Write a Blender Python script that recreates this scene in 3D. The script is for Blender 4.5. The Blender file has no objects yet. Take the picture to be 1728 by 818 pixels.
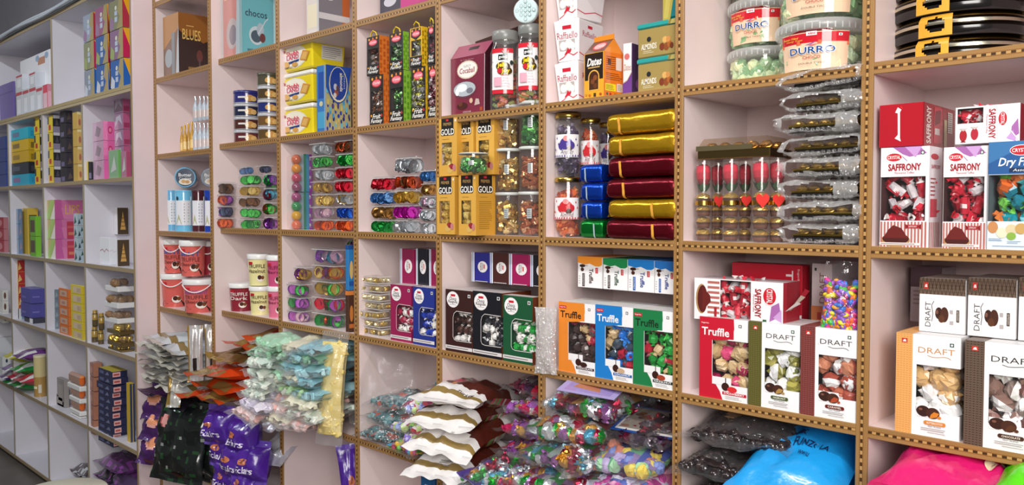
import bpy, math, random
from mathutils import Vector, Matrix, Euler, noise
PI = math.pi
sc = bpy.context.scene
COL = sc.collection
R = random.Random(11)

# ------------------------------------------------------------------ camera, world, light, exposure
FPX, YAW, PIT, DIST = 1373.42, math.radians(44.19), math.radians(2.131), 1.7389
cam_d = bpy.data.cameras.new('camera'); cam = bpy.data.objects.new('camera', cam_d); COL.objects.link(cam)
cam_d.sensor_width = 36; cam_d.lens = FPX / 1728 * 36; cam_d.clip_start = .02
cam.location = (0, -DIST, 0); cam.rotation_euler = (PI/2 - PIT, 0, YAW)
sc.camera = cam
sc.view_settings.view_transform = 'Standard'; sc.view_settings.look = 'None'
sc.view_settings.gamma = 1; sc.view_settings.use_curve_mapping = False
sc.view_settings.exposure = 0.0
sc.cycles.transparent_max_bounces = 32; sc.cycles.max_bounces = 8
w = bpy.data.worlds.new('world'); sc.world = w; w.use_nodes = True
w.node_tree.nodes['Background'].inputs[0].default_value = (1, .955, .94, 1)
w.node_tree.nodes['Background'].inputs[1].default_value = .17
def area(name, loc, aim, sx, sy, power, col=(1, 1, 1)):
    l = bpy.data.lights.new(name, 'AREA'); l.shape = 'RECTANGLE'; l.size = sx; l.size_y = sy; l.energy = power; l.color = col
    o = bpy.data.objects.new(name, l); COL.objects.link(o); o.location = loc
    o.rotation_euler = (Vector(aim) - Vector(loc)).to_track_quat('-Z', 'Y').to_euler()
    return o
area('shop_entrance_daylight', (1.7, -3.2, 1.1), (-1.3, 0, -.2), 2.0, 1.9, 185, (1, .97, .93))
area('ceiling_tube_lamp', (-.9, -1.75, 2.05), (-.9, -.6, 0), 1.2, .09, 38, (1, .98, .95))
area('ceiling_tube_lamp', (-3.1, -1.9, 2.05), (-3.1, -.6, 0), 1.2, .09, 25, (.93, .96, 1))
area('ceiling_tube_lamp', (-5.4, -1.9, 2.05), (-5.4, -.4, 0), 1.2, .09, 28, (.88, .94, 1))

# ------------------------------------------------------------------ pixel of the photograph -> point of the place
_r = Vector((math.cos(YAW), math.sin(YAW), 0)); _f = Vector((-math.sin(YAW), math.cos(YAW), 0)); _u = Vector((0, 0, 1))
FW = _f*math.cos(PIT) - _u*math.sin(PIT); UP = _u*math.cos(PIT) + _f*math.sin(PIT)
CAM = Vector((0, -DIST, 0))
def at(px, py, Y=None, X=None, Z=None):
    d = FW*FPX + _r*(px-864) + UP*(409-py)
    t = (Y-CAM.y)/d.y if Y is not None else (X-CAM.x)/d.x if X is not None else (Z-CAM.z)/d.z
    return CAM + d*t
def ppm(p): return FPX / (p-CAM).dot(FW)
def face_cam(x, y, k=1.0): return k*math.atan2(-x, DIST+y)

# ------------------------------------------------------------------ colour and materials
def lin(c): return c/12.92 if c <= .04045 else ((c+.055)/1.055)**2.4
_cc = {}
def C(h):
    if not isinstance(h, str): return h
    if h not in _cc: _cc[h] = tuple(lin(int(h[i:i+2], 16)/255) for i in (0, 2, 4)) + (1.,)
    return _cc[h]
MATS = {}
def nodes(name):
    m = bpy.data.materials.new(name); m.use_nodes = True; nt = m.node_tree; nt.nodes.clear()
    N = lambda t, **k: _n(nt, t, k)
    out = N('ShaderNodeOutputMaterial'); MATS[name] = m
    return m, nt, N, out
def _n(nt, t, k):
    n = nt.nodes.new(t)
    for a, b in k.items(): setattr(n, a, b)
    return n
def bump(nt, N, scale, strength, dist=.002, kind='noise', detail=3):
    tc = N('ShaderNodeTexCoord')
    tx = N('ShaderNodeTexNoise') if kind == 'noise' else N('ShaderNodeTexVoronoi')
    tx.inputs['Scale'].default_value = scale
    if kind == 'noise': tx.inputs['Detail'].default_value = detail
    nt.links.new(tc.outputs['Object'], tx.inputs['Vector'])
    b = N('ShaderNodeBump'); b.inputs['Strength'].default_value = strength; b.inputs['Distance'].default_value = dist
    nt.links.new(tx.outputs[0], b.inputs['Height'])
    return b
def solid(name, rough, metal=0., spec=.5, bs=0, bst=.2, bd=.002, coat=0., kind='noise', var=0.):
    m, nt, N, out = nodes(name)
    a = N('ShaderNodeAttribute', attribute_name='Col'); p = N('ShaderNodeBsdfPrincipled')
    src = a.outputs[0]
    if var:
        tx = N('ShaderNodeTexNoise'); tx.inputs['Scale'].default_value = 9; tx.inputs['Detail'].default_value = 6
        tc = N('ShaderNodeTexCoord'); nt.links.new(tc.outputs['Object'], tx.inputs['Vector'])
        mx = N('ShaderNodeMix', data_type='RGBA', blend_type='MULTIPLY'); mx.inputs[0].default_value = var
        nt.links.new(src, mx.inputs[6]); nt.links.new(tx.outputs[0], mx.inputs[7]); src = mx.outputs[2]
    nt.links.new(src, p.inputs['Base Color'])
    p.inputs['Roughness'].default_value = rough; p.inputs['Metallic'].default_value = metal
    p.inputs['Specular IOR Level'].default_value = spec; p.inputs['Coat Weight'].default_value = coat
    if bs: nt.links.new(bump(nt, N, bs, bst, bd, kind).outputs[0], p.inputs['Normal'])
    nt.links.new(p.outputs[0], out.inputs[0])
solid('card', .42, bs=60, bst=.03)
solid('gloss', .16, coat=.3, bs=14, bst=.12, bd=.004)
solid('plastic', .3)
solid('matte', .75, bs=40, bst=.1)
solid('foil', .24, metal=.72, bs=38, bst=.5, bd=.004)
solid('gold', .22, metal=1)
solid('satin', .3, metal=.45, bs=28, bst=.5, bd=.006)
solid('pouch', .27, metal=0, coat=.35, bs=26, bst=.55, bd=.006)
solid('laminate', .38, spec=.4, bs=5, bst=.03, var=.1)
solid('paint', .7, bs=3, bst=.05, var=.2)
solid('floor', .4, bs=6, bst=.05, var=.45)
def film(name, haze, gl, rough, bs, bst, bd, kind='noise', tint=True, white=.9):
    m, nt, N, out = nodes(name)
    t = N('ShaderNodeBsdfTransparent'); g = N('ShaderNodeBsdfGlossy'); d = N('ShaderNodeBsdfDiffuse')
    if tint:
        a = N('ShaderNodeAttribute', attribute_name='Col'); nt.links.new(a.outputs[0], t.inputs[0]); nt.links.new(a.outputs[0], d.inputs[0])
    else: d.inputs[0].default_value = (white,)*3 + (1,)
    g.inputs['Roughness'].default_value = rough
    m1 = N('ShaderNodeMixShader'); m1.inputs[0].default_value = haze
    tl = N('ShaderNodeBsdfTranslucent'); dm = N('ShaderNodeMixShader'); dm.inputs[0].default_value = .4
    if tint: nt.links.new(a.outputs[0], tl.inputs[0])
    nt.links.new(d.outputs[0], dm.inputs[1]); nt.links.new(tl.outputs[0], dm.inputs[2])
    nt.links.new(t.outputs[0], m1.inputs[1]); nt.links.new(dm.outputs[0], m1.inputs[2])
    fr = N('ShaderNodeLayerWeight'); fr.inputs[0].default_value = .5
    pw = N('ShaderNodeMath', operation='POWER'); nt.links.new(fr.outputs['Facing'], pw.inputs[0]); pw.inputs[1].default_value = 4
    ma = N('ShaderNodeMath', operation='MULTIPLY_ADD'); nt.links.new(pw.outputs[0], ma.inputs[0]); ma.inputs[1].default_value = .24; ma.inputs[2].default_value = (gl-1)*.16
    m2 = N('ShaderNodeMixShader'); nt.links.new(ma.outputs[0], m2.inputs[0])
    nt.links.new(m1.outputs[0], m2.inputs[1]); nt.links.new(g.outputs[0], m2.inputs[2])
    if bs:
        b = bump(nt, N, bs, bst, bd, kind)
        nt.links.new(b.outputs[0], g.inputs['Normal']); nt.links.new(b.outputs[0], fr.inputs['Normal'])
    nt.links.new(m2.outputs[0], out.inputs[0])
film('film', .04, 1.4, .09, 30, .9, .014)
film('bagfilm', .11, 1.5, .1, 34, .9, .012)
film('pane', .015, 1.22, .05, 8, .3, .006)
film('clear', .045, 1.45, .06, 10, .15, .004)
film('milky', .4, 1.35, .3, 12, .1, .004)
film('bubble', .42, 2.2, .14, 95, 1., .012, kind='vor')
def tape(name, axis, base='aa8250', edge='8d6636'):
    m, nt, N, out = nodes(name)
    tc = N('ShaderNodeTexCoord'); sx = N('ShaderNodeSeparateXYZ'); nt.links.new(tc.outputs['Object'], sx.inputs[0])
    def M(op, a, b=None, c=None):
        n = N('ShaderNodeMath', operation=op)
        for i, v in enumerate((a, b, c)):
            if v is None: continue
            if isinstance(v, (int, float)): n.inputs[i].default_value = v
            else: nt.links.new(v, n.inputs[i])
        return n.outputs[0]
    al, cr = (sx.outputs[0], sx.outputs[2]) if axis == 'x' else (sx.outputs[2], sx.outputs[0])
    fr = M('FRACT', M('DIVIDE', al, .0165))
    dash = M('LESS_THAN', fr, .5)
    band = M('LESS_THAN', M('ABSOLUTE', cr), .0024)
    line = M('MULTIPLY', M('LESS_THAN', M('ABSOLUTE', cr), .0044), M('SUBTRACT', 1, band))
    no = N('ShaderNodeTexNoise'); no.inputs['Scale'].default_value = 30; no.inputs['Detail'].default_value = 4
    mp = N('ShaderNodeMapping'); mp.inputs['Scale'].default_value = (.12, 1, 1) if axis == 'x' else (1, 1, .12)
    nt.links.new(tc.outputs['Object'], mp.inputs[0]); nt.links.new(mp.outputs[0], no.inputs['Vector'])
    def mix(f, a, b):
        n = N('ShaderNodeMix', data_type='RGBA'); 
        for i, v in ((0, f), (6, a), (7, b)):
            if isinstance(v, tuple): n.inputs[i].default_value = v
            elif isinstance(v, (int, float)): n.inputs[i].default_value = v
            else: nt.links.new(v, n.inputs[i])
        return n.outputs[2]
    c = mix(no.outputs[0], C(edge), C(base)); c = mix(line, c, C('8a5c2c'))
    c = mix(band, c, mix(dash, C('b8925a'), C('422c16')))
    p = N('ShaderNodeBsdfPrincipled'); p.inputs['Roughness'].default_value = .4
    nt.links.new(c, p.inputs['Base Color']); nt.links.new(p.outputs[0], out.inputs[0])
tape('edge_x', 'x'); tape('edge_z', 'z')

# ------------------------------------------------------------------ text
_tx = {}
def text_mesh(s, bold=0., shear=0.):
    k = (s, bold, shear)
    if k not in _tx:
        cu = bpy.data.curves.new('lettering', 'FONT'); cu.body = s; cu.resolution_u = 2; cu.offset = bold; cu.shear = shear
        o = bpy.data.objects.new('lettering', cu); me = bpy.data.meshes.new_from_object(o)
        vs = [(v.co.x, v.co.y) for v in me.vertices]; fs = [tuple(p.vertices) for p in me.polygons]
        bpy.data.objects.remove(o); bpy.data.curves.remove(cu); bpy.data.meshes.remove(me)
        x0 = min(v[0] for v in vs); x1 = max(v[0] for v in vs); y0 = min(v[1] for v in vs); y1 = max(v[1] for v in vs)
        _tx[k] = ([((x-x0)/(x1-x0)-.5, (y-y0)/(y1-y0)-.5) for x, y in vs], fs)
    return _tx[k]

# ------------------------------------------------------------------ mesh builder
class MB:
    def __init__(s): s.v = []; s.f = []; s.c = []; s.m = []; s.sm = []; s.ms = []
    def mi(s, m):
        if m not in s.ms: s.ms.append(m)
        return s.ms.index(m)
    def add(s, vs, fs, col, m, sm=False):
        b = len(s.v); s.v.extend(vs); i = s.mi(m); one = not isinstance(col, list)
        c = C(col) if one else None
        for k, f in enumerate(fs):
            s.f.append(tuple(b+q for q in f)); s.c.append(c if one else C(col[k])); s.m.append(i); s.sm.append(sm)
    def quad(s, a, b, c, d, col, m='card'): s.add([a, b, c, d], [(0, 1, 2, 3)], col, m)
    def box(s, x0, x1, y0, y1, z0, z1, col, m='card', bev=0., cols=None, taper=(0, 0), skip=''):
        """taper: how much wider (x) / deeper (y) the top is on each side; cols: per side f,b,l,r,t,d"""
        cols = cols or {}; lo = (x0, y0, z0); hi = (x1, y1, z1)
        key = {(0, 0): 'l', (0, 1): 'r', (1, 0): 'f', (1, 1): 'b', (2, 0): 'd', (2, 1): 't'}
        idx = {}; vs = []
        def V(sg, ax):
            k = (sg, ax if bev else 0)
            if k not in idx:
                p = [(lo, hi)[sg[i]][i] for i in range(3)]
                if sg[2]: p[0] += (1 if sg[0] else -1)*taper[0]; p[1] += (1 if sg[1] else -1)*taper[1]
                if bev:
                    for i in range(3):
                        if i != ax: p[i] += -bev if sg[i] else bev
                idx[k] = len(vs); vs.append(tuple(p))
            return idx[k]
        fs = []; cl = []
        for ax in range(3):
            a1, a2 = [(1, 2), (2, 0), (0, 1)][ax]
            for sd in (0, 1):
                if key[(ax, sd)] in skip: continue
                q = []
                for e1, e2 in ((0, 0), (1, 0), (1, 1), (0, 1)):
                    g = [0, 0, 0]; g[ax] = sd; g[a1] = e1; g[a2] = e2; q.append(V(tuple(g), ax))
                fs.append(tuple(q if sd else q[::-1])); cl.append(cols.get(key[(ax, sd)], col))
        if bev:
            for ax in range(3):
                a1, a2 = [(1, 2), (2, 0), (0, 1)][ax]
                for e1 in (0, 1):
                    for e2 in (0, 1):
                        g = [0, 0, 0]; h = [0, 0, 0]; g[a1] = h[a1] = e1; g[a2] = h[a2] = e2; h[ax] = 1
                        g, h = tuple(g), tuple(h)
                        q = (V(g, a1), V(g, a2), V(h, a2), V(h, a1))
                        fs.append(q if e1 != e2 else q[::-1]); cl.append(cols.get(key[(a1, e1)], col))
            for i in range(8):
                g = (i & 1, i >> 1 & 1, i >> 2)
                t = (V(g, 0), V(g, 1), V(g, 2)); fs.append(t if sum(g) % 2 else t[::-1]); cl.append(cols.get(key[(2, g[2])], col))
        s.add(vs, fs, cl, m)
    def lathe(s, prof, seg=20, m='plastic', M=None, cap=True, sm=True, a0=0):
        """prof: (r, z, colour of the band up to the next)"""
        n = len(prof); vs = []
        for r, z, _ in prof:
            for i in range(seg):
                a = a0 + 2*PI*i/seg; vs.append((r*math.sin(a), -r*math.cos(a), z))
        if M: vs = [tuple(M @ Vector(p)) for p in vs]
        fs = []; cl = []
        for k in range(n-1):
            for i in range(seg):
                j = (i+1) % seg; fs.append((k*seg+i, k*seg+j, (k+1)*seg+j, (k+1)*seg+i)); cl.append(prof[k][2])
        s.add(vs, fs, cl, m, sm)
        if cap:
            for k, rev in ((0, True), (n-1, False)):
                q = tuple(range(seg)); s.add(vs[k*seg:(k+1)*seg], [q[::-1] if rev else q], prof[k][2], m)
    def grid(s, fn, nu, nv, col, m, sm=True, wrap=False):
        vs = [tuple(fn(i/nu, j/nv)) for j in range(nv+1) for i in range(nu+1)]
        fs = []; cl = []
        for j in range(nv):
            for i in range(nu):
                a = j*(nu+1)+i; fs.append((a, a+1, a+nu+2, a+nu+1)); cl.append(col((i+.5)/nu, (j+.5)/nv) if callable(col) else col)
        s.add(vs, fs, cl, m, sm)
    def tube(s, pts, r, col, m='plastic', seg=6):
        pts = [Vector(p) for p in pts]; vs = []
        for i, p in enumerate(pts):
            d = (pts[min(i+1, len(pts)-1)] - pts[max(i-1, 0)]).normalized()
            a = d.orthogonal().normalized() if abs(d.z) > .95 else d.cross(Vector((0, 0, 1))).normalized()
            b = d.cross(a)
            for k in range(seg): vs.append(tuple(p + (a*math.cos(2*PI*k/seg) + b*math.sin(2*PI*k/seg))*r))
        fs = [(i*seg+k, i*seg+(k+1) % seg, (i+1)*seg+(k+1) % seg, (i+1)*seg+k) for i in range(len(pts)-1) for k in range(seg)]
        s.add(vs, fs, col, m, True)
    # printed artwork: flat shapes laid on a face through F(u, v, height)
    def art(s, F, items, asp=1., m='card', off=.0003, step=.00009, nx=1):
        o = off; last = None
        for it in items:
            k = it[0]; mm = m; key = (k, {'r': 5, 'e': 5, 'p': 2, 'l': 3, 'fine': 6, 't': 6}[k]); key = (k, it[key[1]])
            if last is not None and (key != last or k == 'p'): o += step
            last = key
            if k == 'r':
                _, u0, v0, u1, v1, col = it[:6]; mm = it[6] if len(it) > 6 else m
                n = max(1, round(nx*abs(u1-u0))) if nx > 1 else 1
                vs = [F(u0+(u1-u0)*i/n, v, o) for i in range(n+1) for v in (v0, v1)]
                s.add(vs, [(2*i, 2*i+2, 2*i+3, 2*i+1) for i in range(n)], col, mm)
            elif k == 'e':
                _, cu, cv, ru, rv, col = it[:6]; mm = it[6] if len(it) > 6 else m; g = 18; rg = 3 if nx > 1 else 1
                vs = [F(cu, cv, o)]; fs = []
                for q in range(1, rg+1): vs += [F(cu+ru*q/rg*math.cos(2*PI*i/g), cv+rv*q/rg*math.sin(2*PI*i/g), o) for i in range(g)]
                for i in range(g):
                    j = (i+1) % g; fs.append((0, 1+i, 1+j))
                    for q in range(1, rg): fs.append((1+(q-1)*g+i, 1+q*g+i, 1+q*g+j, 1+(q-1)*g+j))
                s.add(vs, fs, col, mm)
            elif k == 'p':
                vs = [F(u, v, o) for u, v in it[1]]; mm = it[3] if len(it) > 3 else m
                a = sum(p[0]*q[1]-q[0]*p[1] for p, q in zip(it[1], it[1][1:]+it[1][:1]))
                q = tuple(range(len(vs))); s.add(vs, [q if a > 0 else q[::-1]], it[2], mm)
            elif k == 't':
                _, st, cu, cv, wd, ht, col = it[:7]; op = it[7] if len(it) > 7 else {}
                vs, fs = text_mesh(st, op.get('b', 0.), op.get('s', 0.)); r = op.get('r', 0)
                P = []
                for x, y in vs:
                    if r: x, y = (y, -x) if r == 1 else (-y, x)
                    P.append(F(cu+x*wd, cv+y*ht + op.get('arc', 0)*(x*x*4), o))
                s.add(P, fs, col, op.get('m', m))
            elif k == 'l':
                _, pts, wd, col = it[:4]; vs = []
                for i, (u, v) in enumerate(pts):
                    a = pts[max(i-1, 0)]; b = pts[min(i+1, len(pts)-1)]
                    du, dv = (b[0]-a[0])*asp, b[1]-a[1]; L = math.hypot(du, dv) or 1
                    nu_, nv_ = -dv/L/asp*wd/2*asp, du/L*wd/2*asp
                    vs += [F(u+nu_, v+nv_, o), F(u-nu_, v-nv_, o)]
                s.add(vs, [(2*i, 2*i+1, 2*i+3, 2*i+2) for i in range(len(pts)-1)], col, m)
            elif k == 'fine':                      # rows of small print, too small to read in the photograph
                _, u0, v0, u1, v1, n, col = it; rr = random.Random(int(u0*971+v0*373+n))
                for i in range(n):
                    v = v1-(v1-v0)*(i+.5)/n; h = (v1-v0)/n*.34; e = u0+(u1-u0)*rr.uniform(.7, 1)
                    s.add([F(u0, v-h/2, o), F(e, v-h/2, o), F(e, v+h/2, o), F(u0, v+h/2, o)], [(0, 1, 2, 3)], col, m)
    def sphere(s, M, seg, rings, col, m, jit=0., rng=R, sm=False, col2=None):
        vs = []
        for j in range(rings+1):
            t = PI*j/rings
            for i in range(seg if 0 < j < rings else 1):
                a = 2*PI*(i+.5*(j % 2))/seg; k = 1+rng.uniform(-jit, jit)
                vs.append(M @ Vector((math.sin(t)*math.cos(a)*k, math.sin(t)*math.sin(a)*k, math.cos(t)*k)))
        fs = []; cl = []; st = lambda j: 0 if j == 0 else 1+(j-1)*seg
        for j in range(rings):
            for i in range(seg):
                n = (i+1) % seg
                if j == 0: f = (0, 1+i, 1+n)
                elif j == rings-1: f = (st(j)+n, st(j)+i, st(rings))
                else: f = (st(j)+n, st(j)+i, st(j+1)+i, st(j+1)+n)
                fs.append(f); cl.append(col2 if col2 and j >= rings/2 else col)
        s.add([tuple(v) for v in vs], fs, cl, m, sm)
    def sweet(s, kind, M, col, col2=None, m='gloss', rng=R):
        """one wrapped sweet of about unit radius"""
        if kind == 'twist':
            col2 = col2 or col; P = [(-1.3, .6, col2), (-.9, .2, col), (-.72, .6, col), (0, .74, col), (.72, .6, col), (.9, .2, col2), (1.3, .6, col2)]
            g = 7; vs = []; fs = []; cl = []
            for x, r, _ in P:
                for i in range(g):
                    a = 2*PI*i/g; k = r*rng.uniform(.8, 1.2); fl = .45 if abs(x) > 1 else 1
                    vs.append(tuple(M @ Vector((x*.8+rng.uniform(-.08, .08), k*math.cos(a), k*math.sin(a)*fl))))
            for q in range(6):
                for i in range(g): fs.append((q*g+i, q*g+(i+1) % g, (q+1)*g+(i+1) % g, (q+1)*g+i)); cl.append(P[q][2])
            s.add(vs, fs, cl, m)
        elif kind == 'long':                        # long toffee with twisted ends
            col2 = col2 or col; P = [(-1.7, .5, col2), (-1.2, .17, col2), (-1.05, .48, col), (-.3, .52, col), (.3, .52, col), (1.05, .48, col), (1.2, .17, col2), (1.7, .5, col2)]
            g = 7; vs = []; fs = []; cl = []
            for x, r, _ in P:
                for i in range(g):
                    a = 2*PI*i/g; k = r*rng.uniform(.85, 1.15); fl = .4 if abs(x) > 1.3 else 1
                    vs.append(tuple(M @ Vector((x*.85+rng.uniform(-.06, .06), k*math.cos(a), k*math.sin(a)*fl))))
            for q in range(7):
                for i in range(g): fs.append((q*g+i, q*g+(i+1) % g, (q+1)*g+(i+1) % g, (q+1)*g+i)); cl.append('f0e4e2' if q == 3 and i in (1, 2) else P[q][2])
            s.add(vs, fs, cl, m)
        elif kind == 'ball': s.sphere(M, 9, 6, col, m, .11, rng, False, None)
        elif kind == 'bon':                         # paper bonbon with a pinched, folded top
            s.sphere(M @ Matrix.Diagonal((1, 1, .86, 1)), 8, 6, col, m, .13, rng, False, col2)
            b = len(s.v); g = 7
            vs = [tuple(M @ Vector((.62*math.cos(2*PI*i/g)*rng.uniform(.8, 1.1), .62*math.sin(2*PI*i/g)*rng.uniform(.5, 1.1), .55))) for i in range(g)] + [tuple(M @ Vector((rng.uniform(-.3, .3), rng.uniform(-.3, .3), 1.15)))]
            s.add(vs, [(i, (i+1) % g, g) for i in range(g)], col2 or col, m)
        elif kind == 'block': 
            b = MB(); b.box(-.9, .9, -.55, .55, -.5, .5, col, m, .16, cols={'t': col2 or col, 'r': col2 or col}); s.add([tuple(M @ Vector(v)) for v in b.v], b.f, list(b.c), m)
        elif kind == 'cyl':                         # foil cup sweet: pleated disc facing -Y
            g = 12; vs = []; fs = []
            for y, r in ((.55, .6), (-.5, .86), (-.55, .95), (-.42, .84)):
                for i in range(g):
                    a = 2*PI*i/g; k = r*(1+rng.uniform(-.05, .05)); vs.append(tuple(M @ Vector((k*math.sin(a), y, k*math.cos(a)))))
            for q in range(3):
                for i in range(g): fs.append((q*g+i, q*g+(i+1) % g, (q+1)*g+(i+1) % g, (q+1)*g+i))
            vs.append(tuple(M @ Vector((rng.uniform(-.3, .3), -.36, rng.uniform(-.3, .3))))); c = len(vs)-1
            for i in range(g): fs.append((3*g+i, 3*g+(i+1) % g, c))
            s.add(vs, fs, [col]*(3*g)+[col2 or col]*g, m)
        else: s.sphere(M @ Matrix.Diagonal((1, 1, .55 if kind == 'lentil' else .75, 1)), 7, 5, col, m, .03, rng, True)
    def mesh(s, name):
        me = bpy.data.meshes.new(name); me.from_pydata(s.v, [], s.f)
        for m in s.ms: me.materials.append(MATS[m])
        me.polygons.foreach_set('material_index', s.m); me.polygons.foreach_set('use_smooth', s.sm)
        ca = me.color_attributes.new('Col', 'FLOAT_COLOR', 'CORNER'); buf = []
        for c, f in zip(s.c, s.f): buf.extend(c*len(f))
        ca.data.foreach_set('color', buf); me.update()
        return me
    def build(s, name, parent=None, loc=(0, 0, 0), rot=(0, 0, 0), kind=None, label=None):
        o = bpy.data.objects.new(name, s.mesh(name)); COL.objects.link(o); o.parent = parent; o.location = loc; o.rotation_euler = rot
        if kind: o['kind'] = kind
        if label: o['label'] = label
        return o
def tag(o, label, cat, group=None, kind=None):
    o['label'] = label; o['category'] = cat
    if group: o['group'] = group
    if kind: o['kind'] = kind
    return o
def thing(name, label, cat, loc, rz=0, group=None, rot=None):
    o = bpy.data.objects.new(name, None); COL.objects.link(o); o.empty_display_size = .05
    o.location = loc; o.rotation_euler = rot or (0, 0, rz)
    return tag(o, label, cat, group)
def part(name, me, parent, M):
    o = bpy.data.objects.new(name, me); COL.objects.link(o); o.parent = parent; o.matrix_local = M
    return o
ORD = ['bottom one', 'second from bottom', 'third from bottom', 'fourth from bottom', 'fifth from bottom', 'sixth from bottom', 'seventh from bottom', 'eighth from bottom', 'ninth from bottom', 'tenth from bottom', 'eleventh from bottom']
def ordn(k, n): return 'topmost' if k == n-1 and n > 1 else ORD[k]
def TRS(p, e=(0, 0, 0), sc_=1.):
    s3 = sc_ if isinstance(sc_, tuple) else (sc_,)*3
    return Matrix.Translation(p) @ Euler(e).to_matrix().to_4x4() @ Matrix.Diagonal(s3+(1,))
_sm = {}
def sweet_mesh(name, kind, col, col2, m, var):
    k = (name, kind, col, col2, m, var)
    if k not in _sm:
        b = MB(); b.sweet(kind, Matrix.Identity(4), col, col2, m, random.Random(var*7+3)); _sm[k] = b.mesh(name)
    return _sm[k]
def rnd_rot(g=R): return (g.uniform(0, 6.3), g.uniform(0, 6.3), g.uniform(0, 6.3))
BACK = [.318]
# a pixel rectangle of a front face -> (x centre, front y, base z, width, depth, height)
def fb(x0, x1, yt, zb, Y, x2=None, d=None):
    a = at(x0, yt, Y=Y); b = at(x1, yt, Y=Y)
    if x2: d = at(x2, yt, X=b.x).y - Y
    if d is not None and Y+d > BACK[0]-.003: d = BACK[0]-.003-Y
    return (a.x+b.x)/2, Y, zb, b.x-a.x, d, a.z-zb
# a round thing's silhouette -> (x, y, base z, radius, height)
def cy(x0, x1, yt, yb, Y, zb=None):
    p = at((x0+x1)/2, yb, Y=Y); q = at((x0+x1)/2, yt, Y=Y)
    if zb is None: zb = p.z
    return p.x, Y, zb, (x1-x0)/2/ppm(p), q.z-zb

# ------------------------------------------------------------------ boxes
def faces(w, d, h):
    return {'f': (lambda u, v, o: (-w/2+u*w, -o, v*h), w/h), 'r': (lambda u, v, o: (w/2+o, u*d, v*h), d/h), 't': (lambda u, v, o: (-w/2+u*w, v*d, h+o), w/d)}
def carton(name, label, cat, g, col, cols=None, art=None, m='card', rz=0, group=None, bev=.0012, parts=None, rot=None):
    """a closed box; g from fb(); art: {'f': [...], 'r': [...], 't': [...]}"""
    x, y, z, w, d, h = g
    b = MB(); b.box(-w/2, w/2, 0, d, 0, h, col, m, bev, cols)
    for k, it in (art or {}).items():
        F, a = faces(w, d, h)[k]; b.art(F, it, a, m)
    if parts:
        t = thing(name, label, cat, (x, y, z), rz, group, rot); b.build('carton', t); parts(t, w, d, h); return t
    return tag(b.build(name, None, (x, y, z), rot or (0, 0, rz)), label, cat, group)
def window_carton(name, label, cat, g, col, cols, art, win, sideu=0, sweets=None, inner='3a3030', rz=0, group=None, m='card', rot=None, stuff=False, arch=False, rx=0):
    """a box whose front has a real opening win=(u0, v0, u1, v1); with u1 == 1 it runs on round the corner over sideu of the right side"""
    x, y, z, w, d, h = g; u0, v0, u1, v1 = win
    t = thing(name, label, cat, (x, y, z), rz, group, rot); b = MB(); cc = lambda k: (cols or {}).get(k, col)
    X = lambda u: -w/2+u*w
    fr = [(0, 0, u0, 1), (u0, 0, 1, v0), (u0, v1, 1, 1)] + ([(u1, v0, 1, v1)] if u1 < 1 else [])
    for a, c, e, f in fr: b.quad((X(a), 0, c*h), (X(e), 0, c*h), (X(e), 0, f*h), (X(a), 0, f*h), cc('f'), m)
    if sideu and u1 >= 1:
        for a, c, e, f in [(0, 0, 1, v0), (0, v1, 1, 1), (sideu, v0, 1, v1)]: b.quad((w/2, a*d, c*h), (w/2, e*d, c*h), (w/2, e*d, f*h), (w/2, a*d, f*h), cc('r'), m)
    b.box(-w/2, w/2, 0, d, 0, h, col, m, 0, cols, skip='fr' if sideu and u1 >= 1 else 'f')
    i = .0015
    b.box(-w/2+i, w/2-i, i, d-i, i, h-i, inner, 'matte', skip='fr' if sideu and u1 >= 1 else 'f')
    for k, it in (art or {}).items():
        F, a = faces(w, d, h)[k]; b.art(F, it, a, m)
    b.build('carton', t)
    p = MB(); p.quad((X(u0), .0006, v0*h), (X(u1)-.0008, .0006, v0*h), (X(u1)-.0008, .0006, v1*h), (X(u0), .0006, v1*h), 'ffffff', 'pane')
    if sideu and u1 >= 1: p.quad((w/2-.0008, .0006, v0*h), (w/2-.0008, sideu*d, v0*h), (w/2-.0008, sideu*d, v1*h), (w/2-.0008, .0006, v1*h), 'ffffff', 'pane')
    p.build('window_film', t)
    if sweets:
        kind, pal, mm, sz = sweets[:4]; rr = random.Random(hash(label) % 999 if False else sum(map(ord, label)))
        ww = (u1-u0)*w; hh = (v1-v0)*h; nx = max(2, round(ww/sz/1.75)); nz = max(2, round(hh/sz/1.65)); fill = MB()
        for layer in (0, 1):
            for a in range(nx+1):
                for c in range(nz+1):
                    if layer and not (a % 1 == 0): continue
                    px = X(u0)+ww*(a+.5*(c % 2))/nx*.98-.1*sz+(.5*ww/nx if layer else 0); pz = v0*h+hh*(c+.1)/nz + rr.uniform(-.15, .15)*sz
                    lim = w/2-sz*1.2
                    px = max(-w/2+sz*1.2, min(lim, px)); py = sz*(1.2+layer*1.5)+rr.uniform(0, .2)*sz; py = min(py, d-sz)
                    c1, c2 = rr.choice(pal)
                    M = TRS((px, py, min(max(pz, sz), h-sz)), rnd_rot(rr), sz*rr.uniform(.92, 1.12))
                    if stuff: fill.sweet(kind, M, c1, c2, mm, rr)
                    else: part('wrapped_sweet', sweet_mesh('wrapped_sweet', kind, c1, c2, mm, rr.randrange(4)), t, M)
        if stuff: fill.build('sweets', t, kind='stuff')
    return t

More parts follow.
